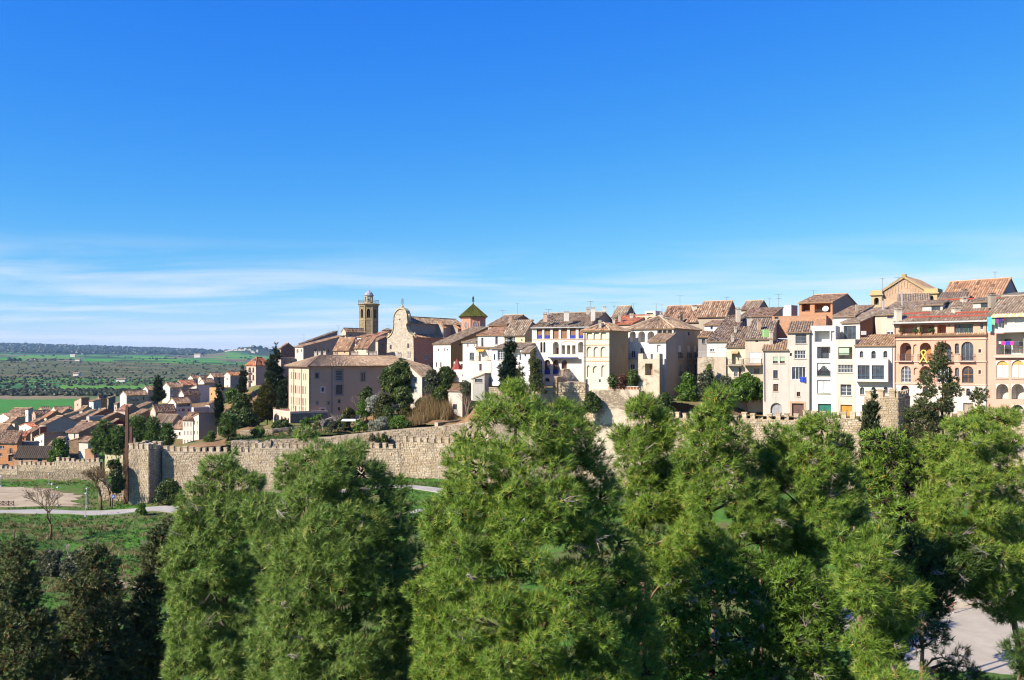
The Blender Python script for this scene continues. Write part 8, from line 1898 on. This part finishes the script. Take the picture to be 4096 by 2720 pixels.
mid('light umbrella pine above the curtain wall', 184, [(1672, 900, 935), (1700, 875, 952), (1730, 872, 950), (1745, 880, 930)], PINE_D, .9, 2.8, PINE_F, hill=True, name='pine_tree', cat='pine tree', drop=.15, basepx=912)
mid('small umbrella pine left of the light one', 185, [(1735, 835, 860), (1755, 822, 868), (1775, 825, 860)], PINE_D, .8, 2.6, PINE_F, hill=True, name='pine_tree', cat='pine tree', drop=.15)
mid('round dark evergreen thicket left of the convent annex', 206, [(1602, 935, 985), (1640, 910, 1010), (1680, 900, 1030), (1712, 915, 1030)], BUSH_M, 1.2, 2.6, hill=True, rmean=.35)
mid('large round evergreen tree before the mauve convent wall', 190, [(1466, 1562, 1638), (1490, 1532, 1660), (1525, 1526, 1664), (1556, 1532, 1658)], BUSH_M, 1.1, 2.2, hill=True, rmean=.55)
mid('round green tree behind the low battlemented wall', 216, [(1778, 215, 250), (1798, 198, 268), (1825, 195, 270), (1845, 205, 262)], LIME_M, 1.1, 2.4, rmean=.35)
mid('dark shrub in the corner at the foot of the watchtower', 170, [(1930, 650, 690), (1955, 630, 720), (1990, 622, 750), (2002, 630, 750)], BUSH_M, .8, 2.2, name='shrub', cat='shrub', rmean=.3)
mid('ivy-clad bush between bare tree and watchtower', 172, [(1850, 430, 470), (1890, 440, 490), (1940, 445, 490), (1975, 450, 480)], BUSH_M, .6, 1.8, name='shrub', cat='shrub', rmean=.35, drop=.3)
# garden shrubs on the terrace
def bush(label, x0, x1, yt, yb, Y, mat=BUSH_M, hill=True, sc_=1.9, r=.65, **kw):
    m = (x0 + x1) / 2; w = (x1 - x0) / 2
    return mid(label, Y, [(yt, m - w * .45, m + w * .45), (yt + (yb - yt) * .4, x0, x1), (yb, m - w * .9, m + w * .9)], mat, r, sc_, hill=hill, name='shrub', cat='shrub', jit=.65, **kw)
bush('dark ivy hedge at the foot of the convent annex', 1085, 1165, 1692, 1715, 196, rmean=.3); bush('bright green shrub left of the terrace bare bushes', 1208, 1245, 1680, 1715, 190, LIME_M); bush('second bright green shrub under the convent wall', 1250, 1300, 1668, 1695, 194, LIME_M)
for i, (x0, x1, yt, yb, Y, m_, lb) in enumerate(((1310, 1345, 1690, 1715, 186, OLIV_M, 'low grey-green shrub beside the bare terrace shrub'), (1355, 1395, 1668, 1700, 189, BUSH_M, 'dense low shrub under the convent windows'), (1420, 1460, 1690, 1722, 180, LIME_M, 'leafy green shrub by the white tarpaulin'), (1150, 1200, 1722, 1742, 182, OLIV_M, 'dull shrub on the left of the brown terrace'), (1440, 1490, 1560, 1610, 191, BUSH_M, 'dark shrub against the convent, left of the round tree'), (1600, 1650, 1620, 1660, 183, YEL_M, 'yellowish shrub behind the reeds'), (1660, 1710, 1600, 1640, 184, BUSH_M, 'green shrub at the foot of the tool house'), (1010, 1060, 1716, 1740, 187, LIME_M, 'light green shrub near the umbrella pine'), (1530, 1580, 1640, 1680, 179, BUSH_M, 'dark green shrub left of the reeds'), (1380, 1420, 1640, 1670, 190, YEL_M, 'olive-yellow shrub under the convent wall'), (2000, 2050, 1545, 1575, 152, BUSH_M, 'low shrub under the dark spruce'), (1840, 1890, 1535, 1575, 176, OLIV_M, 'grey shrub at the corner of the outbuilding'))): bush(lb, x0, x1, yt, yb, Y, m_, drop=.2)
bush('bright lime shrub behind the white flowering bush', 1425, 1478, 1605, 1650, 188, LIME_M); bush('white flowering bush in the terrace garden', 1468, 1520, 1590, 1640, 187, WHIT_M); bush('dark conical shrub in the middle of the garden', 1500, 1565, 1590, 1690, 182, YEL_M, rmean=.25)
bush('long pale flowering hedge above the retaining wall', 1480, 1560, 1682, 1725, 175.5, WHIT_M, rmean=.4); bush('pale green flowering plants right of the hedge', 1560, 1640, 1678, 1712, 174, LIME_M, rmean=.6)
bush('climbing hedge on the wall under the tool house', 1565, 1650, 1560, 1620, 184, BUSH_M, rmean=.55); bush('tree in front of the tool house side', 1705, 1750, 1490, 1575, 183, OLIV_M); bush('dark evergreen behind the outbuilding', 1750, 1810, 1475, 1560, 184, BUSH_M, rmean=.4)
bush('low green shrubs on the garden wall edge', 1722, 1795, 1545, 1590, 182.5, BUSH_M); bush('ivy at the corner of the stone bastion', 2340, 2395, 1580, 1640, 148, BUSH_M, rmean=.4)
bush('red-brown shrub on the little terrace', 2465, 2505, 1510, 1548, 148.8, leafm(((0, (0.08, 0.03, 0.02)), (1, (0.22, 0.10, 0.06))), .3, 'red_leaves'), r=.5); bush('green shrub at the right of the little terrace', 2505, 2552, 1492, 1548, 148.8, BUSH_M, r=.5); bush('dark shrub with white flowers at the left of the little terrace', 2432, 2468, 1508, 1548, 148.8, BUSH_M, r=.5, rmean=.3)
bush('bright green bush at the foot of the grey shaded wall', 2715, 2790, 1515, 1600, 142, LIME_M, rmean=.45); bush('grey-green bush in the middle of the right garden', 2780, 2870, 1505, 1600, 142, OLIV_M, rmean=.35); bush('olive-leaved tree below the plain garden wall block', 2860, 2940, 1520, 1600, 141.5, OLIV_M); bush('pale green feathery tree below the old balconies', 2925, 3050, 1508, 1600, 141, LIME_M, rmean=.5, drop=.2)
bush('dark bush on the corner of the pillar block', 2630, 2690, 1590, 1650, 141.5, BUSH_M, rmean=.35); bush('yellow climbing plant on the garden wall block', 2826, 2846, 1462, 1520, 143.4, LIME_M, r=.3, sc_=1.2, rmean=.9)
bush('round grey-green cushion plant on the retaining wall', 1478, 1500, 1742, 1762, 171.5, OLIV_M, r=.4, sc_=1.2); bush('second cushion plant on the retaining wall', 1503, 1520, 1744, 1764, 171.2, BUSH_M, r=.4, sc_=1.2); bush('third cushion plant, right on the retaining wall', 1526, 1552, 1744, 1766, 170.8, BUSH_M, r=.4, sc_=1.2)
bush('small green bush by the road verge', 545, 585, 2025, 2055, 161, LIME_M, hill=False, r=.4, sc_=1.2, drop=.3); bush('grassy green knoll under the dark cypresses', 905, 960, 1570, 1592, 282, LIME_M, r=1.0, sc_=2.6)
# ------------------------------------------------------------------ bare trees
def bare(label, px, yt, yb, Y, spread, mat, hill=False, r0=.16, lev=6, n0=3, seed=1, name='bare_tree', cat='bare tree', leafm_=None, trunk=.3):
    rs = random.Random(seed); b = P(px, yb, Y); b.z = gz(b.x, b.y, hill) - .1; H = ZP(yt, Y) - b.z; root = thing(name, b, label, cat, 'leafless trees and shrubs')
    mt, mc = MB(), MB(); tips = []
    def grow(p, d, L, r, k):
        e = p + d * L; m = p.lerp(e, .5) + Vector((rs.uniform(-.08, .08), rs.uniform(-.08, .08), rs.uniform(-.04, .04))) * L
        (mt if k == 0 else mc).tube([p, m, e], [r, r * .85, r * .7], 6 if k < 2 else 3)
        if k >= lev: tips.append(e); return
        for q in range(rs.choice((2, 3, 3) if lev == 7 else (2, 2, 3)) if k else n0):
            a = rs.uniform(0, 6.283); t = rs.uniform(.35, .8) * spread
            ax = Vector((math.cos(a), math.sin(a), 0)); nd = (d + ax * t + Vector((0, 0, .12))).normalized(); grow(e, nd, L * rs.uniform(.62, .85), r * .66, k + 1)
    grow(b, Vector((rs.uniform(-.08, .08), 0, 1)).normalized(), H * trunk, r0, 0)
    mt.build('trunk', mat, root, smooth=True); o = mc.build('branches', mat, root); o['kind'] = 'stuff'
    return root
BK1 = barkm((0.075, 0.05, 0.028), (0.17, 0.12, 0.065))
bare('bare tree with yellowish trunks left of the watchtower', 405, 1832, 2034, 168, 1.0, BK1, r0=.28, lev=7, seed=3, trunk=.27); bare('smaller bare tree on the grassy bank below the lot', 200, 1958, 2200, 138, 1.15, BK1, r0=.2, lev=7, seed=5, trunk=.33)
bare('second trunk of bare branches right behind the bare tree', 440, 1850, 2020, 172, 1.0, BK1, r0=.2, lev=7, seed=8, trunk=.28)
BK2 = barkm((0.26, 0.21, 0.17), (0.40, 0.34, 0.29))
for i, (px, yt, yb, Y, lb) in enumerate(((1335, 1615, 1720, 188, 'wide grey bare shrub on the brown terrace'), (1395, 1600, 1690, 190, 'grey bare shrub before the convent side'), (1440, 1520, 1640, 193, 'small bare tree with brownish twigs before the convent'), (1500, 1500, 1600, 192, 'bare grey thicket left of the round evergreen'), (1870, 1490, 1570, 178, 'bare twiggy shrubs below the white terrace house'), (2275, 1430, 1535, 151, 'bare slender tree before the stepped brick wall'), (2245, 1450, 1535, 151, 'second bare slender tree before the stepped wall'), (2770, 1480, 1590, 143, 'bare pinkish shrub by the shaded wall'), (1730, 1510, 1600, 182, 'leafless shrub beside the garden tree'), (1290, 1640, 1720, 187, 'grey tangle of twigs at the left of the terrace'))):
    bare(lb, px, yt, yb, Y, 1.0, BK2, True, .07, 5, 5, 20 + i, 'bare_shrub', 'shrub', trunk=.2)
for i, (px, yt, yb, Y, lb) in enumerate(((270, 2150, 2240, 130, 'pale leafless brush on the grassy bank'), (330, 2160, 2250, 128, 'second pale leafless brush on the grassy bank'), (690, 2090, 2190, 128, 'grey dead shrub near the rusty cypress'), (600, 2110, 2190, 130, 'grey-brown dead brush on the slope'))):
    bare(lb, px, yt, yb, Y, .9, BK2, False, .05, 5, 6, 40 + i, 'bare_shrub', 'shrub', trunk=.2)
for i, (a0, a1, yt, yb, Y, lb) in enumerate(((150, 260, 2215, 2320, 118, 'dull olive bush low on the bank, left'), (240, 350, 2230, 2330, 115, 'dull olive bush low on the bank, right'), (560, 650, 2250, 2330, 118, 'low olive bush left of the leaning rusty cypress'))): bush(lb, a0, a1, yt, yb, Y, OLIV_M, False, 1.7, .7, drop=.25)
# ------------------------------------------------------------------ grass, reeds
def blades(name, X, Y, Z, H, mat, n=4, lean=.35, w=.05):
    N = len(X); b = np.stack([X, Y, Z], -1)[:, None] + np.concatenate([RNG.normal(0, .12, (N, n, 2)), np.zeros((N, n, 1))], -1); a = RNG.uniform(0, 6.283, (N, n)); p = np.stack([np.cos(a), np.sin(a), 0 * a], -1) * w
    t = b + np.concatenate([RNG.normal(0, lean, (N, n, 2)), np.ones((N, n, 1))], -1) * (H[:, None, None] * RNG.uniform(.6, 1.2, (N, n, 1)))
    v = np.stack([b - p, b + p, t], 2).reshape(-1, 3); rnd = np.clip(np.repeat(RNG.normal(.45, .2, N), n) + RNG.normal(0, .08, N * n), 0, 1)
    o = np_mesh(name, v, 3, mat, rnd); o['kind'] = 'stuff'; return o
n = 26000; px = RNG.uniform(-250, 1900, n); Yg = RNG.uniform(98, 208, n); X = (px - CX) * Yg / K
k = (np.abs(Yg - road_y(X)) > 3.0) & ~((px < 330) & (Yg > 171) & (Yg < 199)) & (Yg < np.interp(px, [0, 515, 650, 1000, 1600, 1900], [205, 205, 173, 171, 165, 159])) & (fbm(X, Yg, 16, 77) > RNG.uniform(-.9, .5, n))
X, Yg = X[k], Yg[k]; blades('grass', X, Yg, GL(X, Yg) - .03, RNG.uniform(.18, .55, len(X)), GRAS_M, 5, .5, .07)
n = 5000; px = RNG.uniform(-200, 800, n); Yg = RNG.uniform(100, 158, n); X = (px - CX) * Yg / K; k = fbm(X, Yg, 11, 91) > .12; X, Yg = X[k], Yg[k]; blades('dry_grass', X, Yg, GL(X, Yg) - .03, RNG.uniform(.25, .8, len(X)), REED_M, 5, .5, .05)
n = 2600; px = RNG.uniform(1565, 1800, n); Yg = RNG.uniform(177, 183, n); X = (px - CX) * Yg / K; blades('reeds', X, Yg, GH(X, Yg) - .1, RNG.uniform(1.2, 3.2, n), REED_M, 4, .18, .05)
n = 5000; px = RNG.uniform(900, 1900, n); Yg = RNG.uniform(177, 196, n); X = (px - CX) * Yg / K; blades('weeds', X, Yg, GH(X, Yg) - .05, RNG.uniform(.15, .5, n), GRAS_M, 5, .5, .06)


# ------------------------------------------------------------------ haze over the far country
mb = MB(); mb.box(-15600, -30, -75, 15600, 16300, 235)
hz = mb.build('haze', plain('unused', (1, 1, 1)))
hm = bpy.data.materials.new('haze_air'); hm.use_nodes = True; ht = hm.node_tree; ht.nodes.clear()
ho = ht.nodes.new('ShaderNodeOutputMaterial'); hv = ht.nodes.new('ShaderNodeVolumePrincipled')
hv.inputs['Color'].default_value = (0.40, 0.66, 1.0, 1); hv.inputs['Density'].default_value = 3.4e-5; hv.inputs['Anisotropy'].default_value = 0.0
ht.links.new(hv.outputs[0], ho.inputs['Volume']); hz.data.materials.clear(); hz.data.materials.append(hm); hz['kind'] = 'stuff'
for o in bpy.data.objects:
    for k in ('_o', '_A'):
        if k in o: del o[k]
